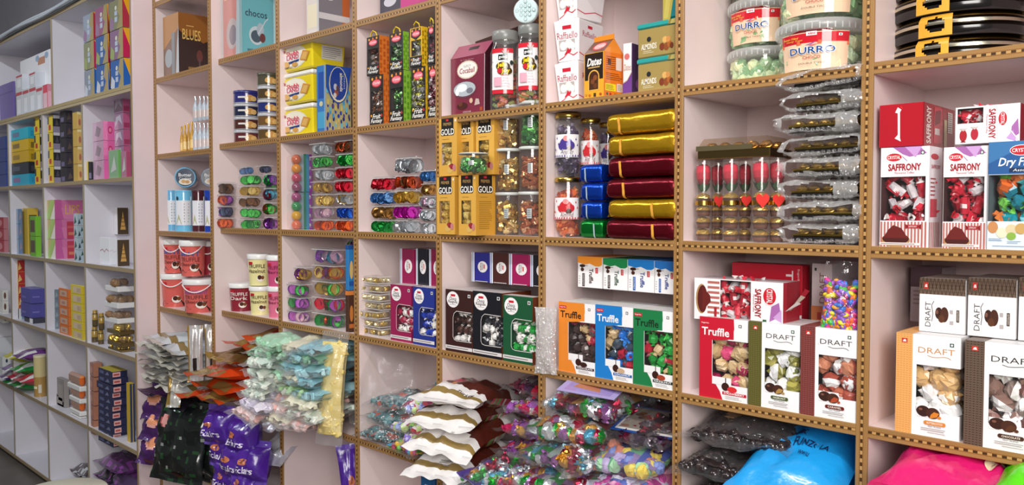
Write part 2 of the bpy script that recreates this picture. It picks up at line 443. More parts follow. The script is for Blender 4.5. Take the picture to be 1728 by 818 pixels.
# ------------------------------------------------------------------ soft things
def bag(name, label, loc, w, d, h, col, m='pouch', rot=(0, 0, 0), seal=.025, amp=.006, seed=1, art=None, fill=None, cat='bag', group=None, sealcol=None, droop=0., n=(16, 14), wave=.012, backseal=True, pw=2.6):
    """a pillow pouch lying on its back: x across, y from the front seal (0) to the back seal (d). fill=(kind, palette, material, size, count)"""
    def zc(v): return h*.5 - droop*max(0, .35-v)**1.5*3
    def T(u, v):
        vv = min(1, max(0, v)); return h*max(0, 1-abs(u)**pw)**.55*math.sin(PI*vv)**.42 if 0 < vv < 1 else 0
    def S(u, v, top):
        uu = 2*u-1; wd = w/2*(1-.10*math.sin(PI*min(1, max(0, v)))**.5)
        e = noise.noise((uu*2.3+seed*7.1, v*3.1, seed*3.3+(0 if top else 9)))
        e2 = noise.noise((uu*7+seed, v*9, seed*5.1))
        t = T(uu, v); k = min(1, t/h*2) if h else 0
        z = zc(v) + (.5*t if top else -.5*t) + (e*amp*1.6+e2*amp*.6)*k*(1 if top else .4)
        if v < 0 or v > 1: z += noise.noise((uu*2.2+seed, v*2, seed*1.7))*wave*min(1, abs(v if v < 0 else v-1)*d/seal*1.2)
        return (uu*wd*(1+.03*noise.noise((v*4, seed, 1))), v*d, z)
    sv = seal/d; lo = -sv; hi = 1+(sv if backseal else 0)
    V = lambda q: lo+(hi-lo)*q
    cf = (lambda top: (lambda i, j: (sealcol if sealcol and (V(j) < -.1*sv or V(j) > 1) else col(i, V(j), top) if callable(col) else col)))
    b = MB()
    b.grid(lambda i, j: S(i, V(j), True), n[0], n[1], cf(True), m)
    b.grid(lambda i, j: S(1-i, V(j), False), n[0], n[1], cf(False), m)
    if art:
        F = lambda u, v, o: (lambda p: (p[0], p[1]-o*.5, p[2]+o*1.2))(S(u, v, True))
        b.art(F, art, w/d, m, off=.0012, step=.0005, nx=12)
    if not fill: return tag(b.build(name, None, loc, rot), label, cat, group)
    t = thing(name, label, cat, loc, 0, group, rot); b.build('wrapper', t)
    f = MB(); kind, pal, mm, sz, cnt = fill[:5]; rr = random.Random(seed*13+5)
    if len(fill) > 5:                                                  # the densely packed middle of the bag
        kk = fill[5]
        def inner(u, v, top):
            p = S(.5+(u-.5)*.94, .03+v*.94, top); q = S(.5+(u-.5)*.94, .03+v*.94, not top); m_ = (p[2]+q[2])/2
            return (p[0]*.97, p[1], m_+(p[2]-m_)*kk*(.92+.16*noise.cell((u*w/sz*.6, v*d/sz*.6, seed*3+top))))
        cp = lambda i, j: pal[int(abs(noise.cell((i*w/sz*.6, j*d/sz*.6, seed)))*997) % len(pal)][0]
        ng = (min(22, int(w/sz)), min(22, int(d/sz)))
        f.grid(lambda i, j: inner(i, j, True), ng[0], ng[1], cp, mm, True); f.grid(lambda i, j: inner(1-i, j, False), ng[0], ng[1], cp, mm, True)
    for q in range(cnt):
        u = rr.uniform(.05, .95); v = rr.uniform(.03, .97) if q % 3 else rr.uniform(.03, .25)
        a = S(u, v, True); c = S(u, v, False); tt = a[2]-c[2]
        if tt < sz*1.2: sz2 = max(.5*sz, tt*.45)
        else: sz2 = sz
        k = rr.choice((.3, .88, .95, .97)) if q % 4 else rr.uniform(.1, .9)
        z = c[2]+sz2 + (tt-2*sz2)*k if tt > 2*sz2 else (a[2]+c[2])/2
        c1, c2 = rr.choice(pal); f.sweet(kind, TRS((a[0]*.97, a[1], z), rnd_rot(rr), sz2*rr.uniform(.85, 1.1)), c1, c2, mm, rr)
    f.build('sweets', t, kind='stuff')
    return t
def clear_heap(): pass
# ------------------------------------------------------------------ the room
def struct(name, b, rot=(0, 0, 0)):
    o = b.build(name); o['kind'] = 'structure'; return o
b = MB(); b.quad((-10, -5, -1.73), (3, -5, -1.73), (3, .36, -1.73), (-10, .36, -1.73), '6e665e', 'floor'); struct('floor', b)
b = MB(); b.box(-10, 3, .36, .5, -1.73, 2.2, 'a3a2aa', 'paint'); struct('wall_back', b)
b = MB(); b.box(-10, 3, -5, .5, 2.2, 2.3, 'b4b4ba', 'paint'); struct('ceiling', b)

# ------------------------------------------------------------------ shelving
TH = .024
LAM = 'ecd9d7'
def strip(o, L, axis, loc, y0):
    s = MB(); t = TH/2+.0006
    if axis == 'x': s.box(-L/2, L/2, -.004, .001, -t, t, 'b98a50', 'edge_x', .0012)
    else: s.box(-t, t, -.005, .001, -L/2, L/2, 'b98a50', 'edge_z', .0012)
    s.build('edge_strip', o, loc)
def board(root, x0, x1, z, y0, y1, es=True):
    b = MB(); L = x1-x0; b.box(-L/2, L/2, y0, y1, -TH/2, TH/2, LAM, 'laminate')
    o = b.build('shelf_board', root, ((x0+x1)/2, 0, z))
    if es: strip(o, L, 'x', (0, y0, 0), y0)
def divider(root, x, z0, z1, y0, y1):
    b = MB(); L = z1-z0; b.box(-TH/2, TH/2, y0, y1, -L/2, L/2, LAM, 'laminate')
    o = b.build('divider', root, (x, 0, (z0+z1)/2)); strip(o, L, 'z', (0, y0, 0), y0)
XD = dict(G=-3.553, A=-3.024, B=-2.485, C=-2.021, D=-1.5675, E=-1.112, F=-.657, H=-.202, I=.253)
ZR = [1.061, .679, .297, -.083, -.461, -.844, -1.225, -1.6]
ZS = [z+TH/2 for z in ZR]           # shelf tops
su = thing('shelving_unit', 'pinkish white wall shelving unit of square cubbies with tan inlaid edging', 'shelf', (0, 0, 0))
for k in 'ABCDEFHI': divider(su, XD[k], -1.72, 1.44, 0, .318)
ks = 'GABCDEFHI'
for a, c in zip(ks, ks[1:]):
    for z in ZR: board(su, XD[a]+TH/2+(.001 if a == 'G' else 0), XD[c]-TH/2, z, -.0005, .318)
b = MB(); b.box(XD['G']+.013, XD['I'], .318, .332, -1.72, 1.44, LAM, 'laminate'); b.build('back_panel', su)

NY = -.036
ZN = [1.034, .656, .278, -.106, -.488, -.868, -1.25]
NS = [z+TH/2 for z in ZN]
nu_ = thing('shelving_unit', 'narrow single column shelving unit standing proud beside the main shelves', 'shelf', (0, 0, 0))
for x in (-4.155, -3.553): divider(nu_, x, -1.72, 1.44, NY, .318)
for z in ZN: board(nu_, -4.155+TH/2, -3.553-TH/2, z, NY, .318)
b = MB(); b.box(-4.167, -3.541, .318, .332, -1.72, 1.44, LAM, 'laminate'); b.build('back_panel', nu_)

LY, LB = -.135, .2
ZL = [1.165, .628, .167, -.297, -.745, -1.22, -1.69]
LS = [z+.011 for z in ZL]
lu = thing('shelving_unit', 'long wall shelving bank with larger cubbies and a pink end panel', 'shelf', (0, 0, 0))
def plain(root, name, x0, x1, z0, z1, ec='9c8a6c'):
    b = MB(); b.box(x0, x1, LY, LB, z0, z1, 'dcdae2', 'laminate'); o = b.build(name, root)
    e = MB(); e.box(x0, x1, LY-.004, LY, z0, z1, ec, 'card', .001); e.build('edge_strip', o)
for z in ZL[2:]: plain(lu, 'shelf_board', -8.2, -4.205, z-.011, z+.011)
plain(lu, 'shelf_board', -8.2, -4.205, ZL[0]-.011, ZL[0]+.011)
plain(lu, 'shelf_board', -8.2, -4.205, .602, .618, 'b0a080'); plain(lu, 'shelf_board', -8.2, -4.205, .619, .639, 'a8966e')
for i, x in enumerate((-4.907, -5.62, -6.36, -7.1, -7.84)):
    for a, c in zip(ZL[2:], [.602]+ZL[2:]): plain(lu, 'divider', x-.009, x+.009, a+.011, c-(.011 if c != .602 else 0), '9a917c')
for x in (-5.404, -6.9): plain(lu, 'divider', x-.011, x+.011, .639, ZL[0]-.011)
b = MB(); b.box(-4.205, -4.17, LY, .3, -1.72, 1.45, 'e9d4d6', 'laminate'); o = b.build('end_panel', lu)
e = MB(); e.box(-4.205, -4.192, LY-.004, LY, -1.72, 1.45, '97815c', 'card', .001); e.build('edge_strip', o)
b = MB(); b.box(-8.2, -4.205, LB, LB+.012, -1.69, 1.165, 'd9d3da', 'laminate'); b.build('back_panel', lu)

# bundle of cables along the top of the long bank
for i, (dy, dz, r, c) in enumerate(((-.026, .010, .009, 'b4bcc4'), (-.004, .010, .009, 'a0aab2'), (-.014, .029, .008, 'bcc4ca'), (.018, .012, .010, '8c98a2'), (.012, .034, .008, '7c8892'))):
    b = MB(); pts = [(-7.6+.1*k, LY+dy+.003*math.sin(k*.7+i*2), 1.177+dz+.005*math.sin(k*.5)) for k in range(30)]
    b.tube(pts, r, c, 'plastic', 7); tag(b.build('electric_cable'), 'grey electric cable in the bundle running along the top of the long shelving bank', 'cable', 'cables along the top of the shelves')

# stool in front of the long bank
p = at(104, 828, Y=-.72); st = thing('stool', 'cream round topped stool standing in front of the long shelving bank', 'stool', (p.x, p.y, -1.73))
h = p.z+1.73; b = MB(); b.lathe([(.0, h-.03, 'e6e4cf'), (.15, h-.03, 'e6e4cf'), (.163, h-.022, 'e6e4cf'), (.165, h-.008, 'e6e4cf'), (.158, h, 'e6e4cf'), (.0, h, 'e6e4cf')], 40, 'plastic', cap=False); b.build('seat', st)
for k in range(4):
    a = PI/4+k*PI/2; b = MB(); b.tube([(.12*math.cos(a), .12*math.sin(a), h-.03), (.17*math.cos(a), .17*math.sin(a), 0)], .014, 'dedcc8', 'plastic', 8); b.build('leg', st)
# ------------------------------------------------------------------ goods on the long shelving bank
def snap(z, tops, tol=.09):
    k = min(tops, key=lambda t: abs(t-z)); return k if abs(k-z) < tol else z
def pxbox(name, label, cat, x0, x1, x2, yt, yb, Y, col, cols=None, art=None, tops=None, d=None, zb=None, **kw):
    if zb is None: zb = snap(at(x0, yb, Y=Y).z, tops) if tops else at(x0, yb, Y=Y).z
    g = fb(x0, x1, yt, zb, Y, x2, d)
    return carton(name, label, cat, g, col, cols, art, **kw), g[2]+g[5]
def stack(name, labelf, cat, n, x0, x1, x2, yt, yb, Y, colf, artf=None, tops=None, d=None, group=None, gap=.0015, jit=0, **kw):
    """n equal boxes one on another inside the pixel rectangle"""
    zb = snap(at(x0, yb, Y=Y).z, tops) if tops else at(x0, yb, Y=Y).z
    x, y, _, w, dd, H = fb(x0, x1, yt, zb, Y, x2, d); h = H/n; out = []
    for k in range(n):
        cf = colf(k) if callable(colf) else colf; col, cols = cf if isinstance(cf, tuple) else (cf, None)
        out.append(carton(name, labelf(k), cat, (x+R.uniform(-jit, jit), y+R.uniform(-jit, jit), zb+k*h, w, dd, h-gap), col, cols, artf(k) if artf else None, group=group, **kw))
    return out
BACK[0] = LB
# nine gift boxes on the ledge
gp = 'silver and blue gift boxes in a three by three block on the ledge'
cw = ['first', 'second', 'third']; rw = ['bottom', 'middle', 'top']
for c, (x0, x1, x2, yt, yb) in enumerate(((140, 157.5, None, 27, 145), (160, 181, 183, 15, 140), (184, 206.5, 219, 4, 130))):
    Yb = at(x0, yb, Z=LS[1]).y; Yb = max(LY+.02, min(.0, Yb))
    g = fb(x0, x1, yt, LS[1], Yb, x2, .09); h = g[5]/3
    for k in range(3):
        f = [['8e97a4', '2e62a8', '2e62a8'], ['8c9070', '3a62a0', '8c6c8c'], ['9aa4b4', '9c6484', '8a8a6c']][k][c]
        carton('gift_box', f'shiny {["blue", "mixed coloured", "silver and pink"][k]} gift box, {rw[k]} row, {cw[c]} column of the block on the ledge', 'box',
               (g[0], g[1], LS[1]+k*h, g[3]-.003, g[4], h-.003), f, {'r': ['1f5fae', 'c01f50', 'b03040'][k], 't': 'a8a878'},
               {'f': [('p', [(.55, 0), (1, 0), (1, 1), (.75, 1), (.6, .6), (.8, .4)], 'a8996a'), ('p', [(0, .1), (.3, 0), (.35, .3), (.1, .5)], ['c9ced8', '9aa86a', '9a7a9a'][k]), ('r', .4, .25, .6, .42, 'b9c4d8'), ('r', .4, .47, .6, .62, 'b9c4d8'), ('e', .5, .72, .08, .08, 'd8d8c8')],
                'r': [('p', [(0, 1), (1, 1), (1, .35)], 'e8a81e')]}, 'gloss', group=gp)
# white packs and the purple box in the first ledge cubby
gp = 'white shrink wrapped carton packs on the ledge'
Y0 = -.1
a, zt = pxbox('pack', 'tall white carton pack with red strips standing at the rear of the ledge', 'pack', 34, 84, None, 104, 172, .0, 'e6e6ea', {'l': 'd8d8de'}, {'f': [('e', .35, .7, .07, .03, '9a7a70'), ('e', .75, .42, .07, .03, '9a7a70'), ('r', .62, .82, .85, .93, 'c08a70'), ('e', .6, .93, .06, .05, '9ab0c8'), ('e', .9, .93, .06, .05, '9ab0c8')]}, d=.12, zb=LS[1])
for i, (x0, x1, yb, yt, l) in enumerate(((27, 37, 182, 155, 'lower pack at the left end'), (27, 37, 155, 128, 'upper pack at the left end'), (38, 48, 181, 152, 'second pack along the ledge'), (49, 60, 179, 148, 'third pack along the ledge'), (49, 59, 148, 124, 'pack on top of the third'), (61, 71, 177, 148, 'fourth pack along the ledge'))):
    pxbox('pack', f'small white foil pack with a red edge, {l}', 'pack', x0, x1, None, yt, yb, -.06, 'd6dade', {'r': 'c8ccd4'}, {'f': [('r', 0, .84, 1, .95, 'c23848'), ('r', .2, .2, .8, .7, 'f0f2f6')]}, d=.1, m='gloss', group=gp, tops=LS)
pxbox('pack', 'pink and white pack at the end of the white packs', 'pack', 72, 80, 87, 144, 173, -.06, 'e0405a', {'r': 'd890a0'}, {'f': [('r', .1, .1, .9, .7, 'eec8d0')], 'r': [('r', .1, .1, .9, .75, 'e8b4c0')]}, m='gloss', tops=LS)
pxbox('storage_box', 'purple lidded box at the far end of the ledge', 'box', -8, 22, 26, 148, 194, -.05, '6a5a9c', {'t': '7d6db0'}, {'f': [('r', 0, .74, 1, .78, '54468a')]}, zb=LS[1])
# second row
stack('biscuit_box', lambda k: f'{["light blue", "dark", "yellow", "yellow banded", "light blue lidded"][k]} flat biscuit box, {ordn(k,5)} of the stack of five', 'box', 5, 18, 47, 58, 220, 316, -.12,
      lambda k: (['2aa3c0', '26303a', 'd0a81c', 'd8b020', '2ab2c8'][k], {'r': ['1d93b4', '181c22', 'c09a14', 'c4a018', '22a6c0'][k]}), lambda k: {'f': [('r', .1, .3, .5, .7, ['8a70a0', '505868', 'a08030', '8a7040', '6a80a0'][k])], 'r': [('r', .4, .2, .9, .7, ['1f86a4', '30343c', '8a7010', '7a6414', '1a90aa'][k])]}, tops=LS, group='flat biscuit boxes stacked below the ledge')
stack('biscuit_box', lambda k: f'dark blue flat box in the far column, {ordn(k,4)}', 'box', 4, -6, 8, None, 232, 316, -.1, '3c4c8a', None, tops=LS, d=.12)
for c, (x0, x1, x2, yt) in enumerate(((57, 79, None, 199), (80, 101, None, 196))):
    stack('snack_box', lambda k: f'black and yellow snack box, {["front", "second"][c]} column, {ordn(k,4)}', 'box', 4, x0, x0+(x1-x0)*.42, x1, yt, 312, -.115, ('24242a', {'f': 'e0c21c'}), lambda k: {'f': [('r', .2, .15, .6, .45, 'b8302a'), ('r', 0, .5, .25, .95, '3a3a40')], 'r': [('r', .0, .0, .95, .34, '8a8298'), ('p', [(.3, .4), (.8, .4), (.55, .8)], '4a4654'), ('r', .05, .82, .95, 1, 'c8c8d0')]}, tops=LS, group='black and yellow snack boxes in four tiers')
stack('snack_box', lambda k: f'black box with a purple patch, rear column, {ordn(k,5)}', 'box', 5, 101, 110, 122, 184, 311, -.11, ('26242a', {'r': '34303a'}), lambda k: {'f': [('r', .1, .1, .7, .4, '6c6484')], 'r': [('p', [(.2, .2), (.9, .3), (.5, .7)], '5a4a44')]}, tops=LS)
stack('snack_box', lambda k: f'tan and yellow snack box, {ordn(k,4)} of the column beside the divider', 'box', 4, 122, 130, 138, 190, 308, -.115, ('c8a450', {'r': 'd2ae66'}), lambda k: {'r': [('r', 0, .85, 1, 1, 'e8d8a0'), ('e', .5, .4, .25, .2, 'b06a50')]}, tops=LS)
pxbox('snack_box', 'lone black and yellow snack box in front of the pink packs', 'box', 142, 149, 157, 273, 305, -.12, 'd8bc20', {'r': '2a2a30'}, {'r': [('r', .1, .1, .6, .4, '807a98')]}, tops=LS)
stack('gift_pack', lambda k: f'pink cellophane wrapped gift pack, {ordn(k,3)} of three', 'pack', 3, 156, 174, 195, 207, 305, -.1, ('c8a0b8', {'r': 'e26aa8', 't': 'f090c0'}), lambda k: {'f': [('p', [(.2, .3), (.6, .2), (.8, .6), (.4, .8)], '98808e')], 'r': [('e', .55, .55, .18, .2, 'c84070'), ('e', .55, .55, .1, .11, 'e88ab0')]}, tops=LS, m='gloss')
stack('gift_pack', lambda k: f'purple grey cellophane gift pack, {ordn(k,5)} of the tall column', 'pack', 5, 192, 207, 219, 165, 302, -.06, ('9a7894', {'r': 'b45a80'}), lambda k: {'f': [('p', [(.1, .2), (.5, .6), (.9, .3), (.7, .9), (.2, .8)], 'c0b4c4')], 'r': [('r', .1, .1, .9, .4, '9a3a5c')]}, tops=LS, m='gloss')
for k in (0, 1):
    pxbox('gift_pack', f'small {["green", "rose"][k]} cellophane gift pack in front of the purple column', 'pack', [183, 204][k], [199, 213][k], [204, 221][k], [254, 256][k], 303, -.125, ['88b088', 'b07890'][k], {'r': ['6cae5a', 'a84a68'][k]}, {'f': [('p', [(.2, .2), (.8, .3), (.6, .8)], 'c8ccc8')]}, tops=LS, m='gloss')
# third row
stack('sweet_pack', lambda k: f'red wrapped sweet pack, {ordn(k,3)} at the far end', 'pack', 3, -8, 6, 14, 366, 430, -.1, ('b03040', {'r': 'b87880'}), lambda k: {'f': [('e', .5, .5, .3, .3, 'd88890')]}, tops=LS)
stack('sweet_pack', lambda k: f'grey blue wrapped pack, {ordn(k,3)} beside the yellow frame box', 'pack', 3, 20, 30, 37, 352, 430, -.1, ('7c94b0', {'r': '6a84a8'}), lambda k: {'f': [('e', .5, .5, .3, .3, 'a8a0a8')], 'r': [('p', [(.2, .2), (.8, .4), (.5, .9)], '9a8c98')]}, tops=LS, m='gloss')
pxbox('gift_box', 'brown box with a yellow studded frame behind the green packs', 'box', 38, 46, 64, 351, 433, -.06, 'c8a83c', {'r': 'd0b040'}, {'r': [('r', .15, 0, .85, .85, '4a3a30'), ('p', [(.3, .1), (.7, .2), (.6, .6), (.35, .5)], '6a5c6c')]}, tops=LS)
stack('sweet_pack', lambda k: f'bright green sweet pack, {ordn(k,2)} of two', 'pack', 2, 50, 60, 69, 364, 436, -.125, ('6cae30', {'r': '7cc23a'}), lambda k: {'f': [('r', .1, .2, .8, .8, '5a4a38')]}, tops=LS)
stack('sweet_box', lambda k: f'pink and yellow printed display box, {ordn(k,3)} of three', 'box', 3, 76, 92, 141, 337, 439, -.12, ('c8b878', {'r': 'cc70a0', 't': 'e4b4c8'}),
      lambda k: {'f': [('p', [(.0, 0), (.5, 0), (1, 1), (.6, 1)], 'b0d070'), ('p', [(.5, 0), (1, 0), (1, .8)], 'f0eae0')], 'r': [('p', [(0, 0), (.3, 0), (.22, 1), (0, 1)], 'c05a98'), ('p', [(.3, 0), (1, 0), (1, .5), (.22, .6)], 'd27aa6')] + ([('t', 'LIPS', .6, .5, .5, .5, 'd8a860', {'b': .01})] if k == 2 else [('r', .4, .0, .98, .9, 'b83850'), ('r', .45, .2, .95, .35, 'd07a60'), ('r', .42, .55, .9, .68, 'c85a60')])}, tops=LS)
stack('sweet_pack', lambda k: f'white pack with dark diamond print, {ordn(k,4)} of the narrow column', 'pack', 4, 124, 130, 141, 360, 443, -.13, ('b8c8d0', {'r': 'a0b4c0'}), lambda k: {'r': [('p', [(.1, .1), (.5, .2), (.3, .6)], '2c3c44'), ('p', [(.5, .5), (.9, .6), (.7, .95)], '38584c')], 'f': [('p', [(.1, .1), (.8, .3), (.4, .8)], '3c5c58')]}, tops=LS)
tr = lambda: [('p', [(.25, .18), (.75, .18), (.5, .86)], 'c89a50'), ('r', .3, .3, .7, .33, '7a5428'), ('r', .34, .45, .66, .48, '7a5428'), ('r', .4, .6, .6, .63, '7a5428')]
pxbox('gift_box', 'brown box with a golden tree print and open white flaps, standing on the lower box', 'box', 192, 198, 216, 350, 396, .02, 'f0eef0', {'r': '4a3a26'}, {'r': tr()}, zb=at(171, 396, Y=-.02).z+.003)
pxbox('gift_box', 'white gift box with a red ribbon print beside the tree box', 'box', 168, 184, 197, 400, 448, -.1, 'e8eaee', {'r': 'dfe2e8'}, {'f': [('l', [(.05, .5), (.3, .56), (.5, .46), (.7, .58), (.95, .5)], .03, 'a8323c')], 'r': [('l', [(.05, .5), (.4, .56), (.6, .46), (.95, .52)], .03, 'a8323c')]}, tops=LS)
pxbox('gift_box', 'brown gift box with a golden tree, lower one on the shelf by the pink panel', 'box', 196, 198, 218, 404, 450, -.12, 'f0eef0', {'r': '4a3a26'}, {'r': tr()}, tops=LS)
# fourth row
stack('sweet_box', lambda k: f'white box with brown bear print, {ordn(k,3)} at the far end', 'box', 3, -10, 4, 14, 486, 540, -.1, ('e8e8e4', {'r': 'd8d8d4'}), lambda k: {'r': [('e', .4, .5, .2, .3, '6a4a3a')]}, tops=None)
stack('candy_box', lambda k: f'red and yellow candy box, {ordn(k,5)} of the column', 'box', 5, 20, 30, 41, 437, 546, -.1, ('d8b040', {'r': 'b82c2c'}), lambda k: {'f': [('p', [(0, .2), (.7, .4), (.7, .8), (0, .6)], 'c83838'), ('e', .3, .3, .2, .2, 'e8d8b0')], 'r': [('p', [(.0, .1), (.6, .3), (.2, .8)], 'e0c070')]}, tops=LS)
for k in (0, 1):
    pxbox('candy_box', f'long red and cream candy box behind the blue boxes, {["lower", "upper"][k]}', 'box', 30, 33, 73, [468, 443][k], [492, 467][k], .04, 'b02a2c', {'r': ['d8b878', 'b83a34'][k]}, {'r': [('p', [(0, 0), (.5, .5), (0, 1)], 'c02828'), ('e', .75, .5, .12, .25, 'a04038')]})
pxbox('candy_box', 'dark box with a white slip under the blue boxes', 'box', 41, 56, 76, 533, 553, -.11, '2c2c38', {'r': '3c3c48'}, {'f': [('r', .6, .05, .95, .9, 'e8e8ec')]}, tops=LS)
for k in (0, 1):
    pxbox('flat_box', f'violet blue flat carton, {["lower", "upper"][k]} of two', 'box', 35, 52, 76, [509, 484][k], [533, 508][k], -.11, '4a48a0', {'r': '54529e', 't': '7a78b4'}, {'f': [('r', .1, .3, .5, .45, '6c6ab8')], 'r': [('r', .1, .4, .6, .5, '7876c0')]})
pxbox('sweet_box', 'white and green striped box behind the blue cartons', 'box', 30, 36, 44, 520, 550, -.1, 'e0e0dc', {'r': '88a8c8'}, None, tops=LS)
stack('foil_pack', lambda k: f'grey silver foil pack, {ordn(k,4)} beside the orange packs', 'pack', 4, 83, 92, 99, 486, 566, -.09, ('8c98a4', {'r': '7c8894'}), lambda k: {'f': [('p', [(.1, .2), (.6, .1), (.9, .7), (.3, .8)], 'b8c4cc')], 'r': [('p', [(.1, .2), (.8, .3), (.4, .8)], '98a8b0')]}, tops=LS, m='gloss')
stack('snack_pack', lambda k: f'orange snack pack with a pale window, {ordn(k,5)} of five', 'pack', 5, 99, 116, 120, 485, 576, -.12, ('d8702c', {'r': 'e07a24', 't': 'e89040'}), lambda k: {'f': [('r', .12, .15, .8, .8, 'c8a890'), ('r', .3, .3, .6, .6, 'b88070')]}, tops=LS)
stack('snack_pack', lambda k: f'yellow snack pack with a cream window, {ordn(k,6)} of six', 'pack', 6, 119, 138, 144, 479, 580, -.128, ('d8c430', {'r': 'd0b828', 't': 'e8dc60'}), lambda k: {'f': [('r', .2, .12, .9, .85, 'd4c0a0'), ('r', .55, .2, .85, .7, 'c0a88c')]}, tops=LS)
for k in range(4):
    p = cy([155, 166, 156, 167][k], [165, 175, 165, 176][k], [550, 556, 523, 528][k], [580, 584, 550, 556][k], -.1)
    b = MB(); z = p[4]; b.lathe([(p[3]*.9, 0, '2c2a26'), (p[3], .004, '5a4c30'), (p[3], z*.4, 'a8883c'), (p[3], z*.75, '3a342c'), (p[3]*.8, z*.8, 'a08030'), (p[3]*.8, z-.002, 'b89840'), (p[3]*.7, z, 'b89840')], 14, 'gloss')
    tag(b.build('sweet_jar', None, p[:3]), f'small dark and gold sweet jar, {["lower, first", "lower, second", "upper, first", "upper, second"][k]}', 'jar', 'small jars beside the clear trays')
for k in range(6):
    yt = [578, 558, 541, 519, 492, 465][k]; yb = [602, 580, 560, 541, 516, 489][k]; X0 = [182, 181, 180, 176, 176, 177][k]
    Y = -.13 if k < 3 else -.12; zb = at(X0, yb, Y=Y).z; zb = max(zb, LS[4]+.001)
    x, y, z, ww, dd, hh = fb(X0, X0+22, yt, zb, Y, 227); t = thing('dessert_tray', f'clear lidded tray of {"golden sweets" if k < 3 else "brown sweets on a white base"}, {ordn(k,6)} of six', 'tray', (x, y, z), 0, 'clear trays stacked by the pink end panel')
    b = MB(); b.box(-ww/2, ww/2, 0, dd, 0, hh*.36, 'a8925c' if k < 3 else 'e2e2e2', 'gold' if k < 3 else 'plastic', .002); b.build('base', t)
    b = MB(); b.box(-ww/2+.004, ww/2-.004, .004, dd-.004, hh*.37, hh*.98, 'ffffff', 'clear', .006, taper=(-.008, -.008)); b.build('lid', t)
    b = MB(); g = random.Random(k)
    for q in range(12): b.sweet('ball', TRS((g.uniform(-.35, .35)*ww, dd*(.1+.8*(q % 6)/5), hh*.55), rnd_rot(g), min(.024, hh*.27)), *([('d0b050', None), ('8a6a48', None)][k > 2]), m='foil' if k < 3 else 'card', rng=g)
    b.build('sweets', t, kind='stuff')
# fifth row
pxbox('carton_box', 'white box with dark round holes at the far end', 'box', -10, 4, 18, 596, 645, -.1, 'd4d8d8', {'r': 'd8dcdc'}, {'r': [('e', .5, .8, .14, .09, '3c4450'), ('e', .5, .5, .14, .09, '3c4450'), ('e', .5, .2, .14, .09, '3c4450')]}, tops=LS)
pxbox('carton_box', 'plain white box lying on the box with round holes', 'box', -10, 0, 21, 566, 595, -.05, 'd8dcdc', {'r': 'd4d8dc'}, None)
for i, (x, yb, yt, c, l) in enumerate(((22, 655, 632, '5a3878', 'purple, lowest'), (30, 662, 648, '1f8a40', 'green, lowest'), (45, 668, 650, '1f9a48', 'green and white, lower'), (26, 630, 612, '6a4a88', 'violet, second layer'), (36, 644, 626, 'c03444', 'red, second layer'), (50, 650, 630, 'c83848', 'red and white, second layer'), (43, 632, 612, '2a9a4c', 'green, third layer'), (30, 612, 588, 'c8c03c', 'yellow, uppermost'), (48, 610, 590, '6a3880', 'violet, uppermost'))):
    p = at(x, yb, Y=-.1); bag('sweet_bag', f'shiny {l} sweet bag in the heap beside the tan jar', (p.x, p.y-.05, max(p.z, LS[5]+.001)), .19, .2, max(.05, at(x, yt, Y=-.1).z-p.z), lambda u, v, t, c=c: 'e8e8e8' if abs(u-.8) < .08 and v < .4 else c, seed=i+40, n=(10, 9), group='coloured sweet bags in a heap')
p = cy(59, 78, 599, 672, -.09, LS[5]); b = MB(); z = p[4]; rr = p[3]; t = thing('tall_jar', 'tall tan and cream jar beside the heap of coloured bags', 'jar', p[:3])
b.lathe([(rr, 0, 'b08c50'), (rr, z*.48, 'cfc08c'), (rr, z*.95, 'd8cca4')], 18, 'gloss'); F = lambda u, v, o: ((rr+o)*math.sin((u-.2)*2), -(rr+o)*math.cos((u-.2)*2), v*z); b.art(F, [('r', .2, .2, .6, .26, 'e8e0c0'), ('r', .7, .1, .95, .3, 'd8d0c0')], nx=6, off=.001); b.build('jar_body', t)
b = MB(); b.lathe([(rr*1.03, z*.95, 'e0d8b8'), (rr*1.03, z, 'e0d8b8')], 18, 'plastic'); b.build('lid', t)
for k in range(4):
    yt = [690, 671, 650, 626][k]; yb = [717, 694, 673, 652][k]; zb = at(113+[5, 4, 3, 0][k], yb, Y=-.12).z
    x, y, z, ww, dd, hh = fb(118-[0, 1, 2, 5][k], 134, yt, max(zb, LS[5]+.001) if k == 0 else zb, -.12, 147)
    t = thing('sweet_tub', f'orange sweet tub with a white base and clear cover, {ordn(k,4)} of four', 'tub', (x, y, z), 0, 'orange tubs in a column of four')
    b = MB(); b.box(-ww/2, ww/2, 0, dd, 0, hh*.32, 'e6e6e4', 'plastic', .004); b.build('base', t)
    b = MB(); b.box(-ww/2+.004, ww/2-.004, .004, dd-.004, hh*.33, hh*.98, 'd8682c', 'gloss', .012, cols={'f': 'b89484', 't': 'e08848'}); b.build('contents', t)
for k in range(2): pxbox('carton_box', f'small grey brown carton beside the orange tubs, {["lower", "upper"][k]}', 'box', 95+k, 107+k, 116, [664, 636][k], [690, 663][k], -.09, '8a8480', {'r': '9a9490'}, {'f': [('r', .15, .2, .85, .8, '9c948c')]}, tops=LS)
for k in range(5): pxbox('wafer_box', f'faded orange box behind the navy boxes, {ordn(k,5)} of five', 'box', 150, 158, 172, 610+24*(4-k), 633+24*(4-k), -.125, '9a6c60', {'r': 'b07860'}, {'f': [('e', .5, .5, .3, .25, 'b08070')]}, d=.1)
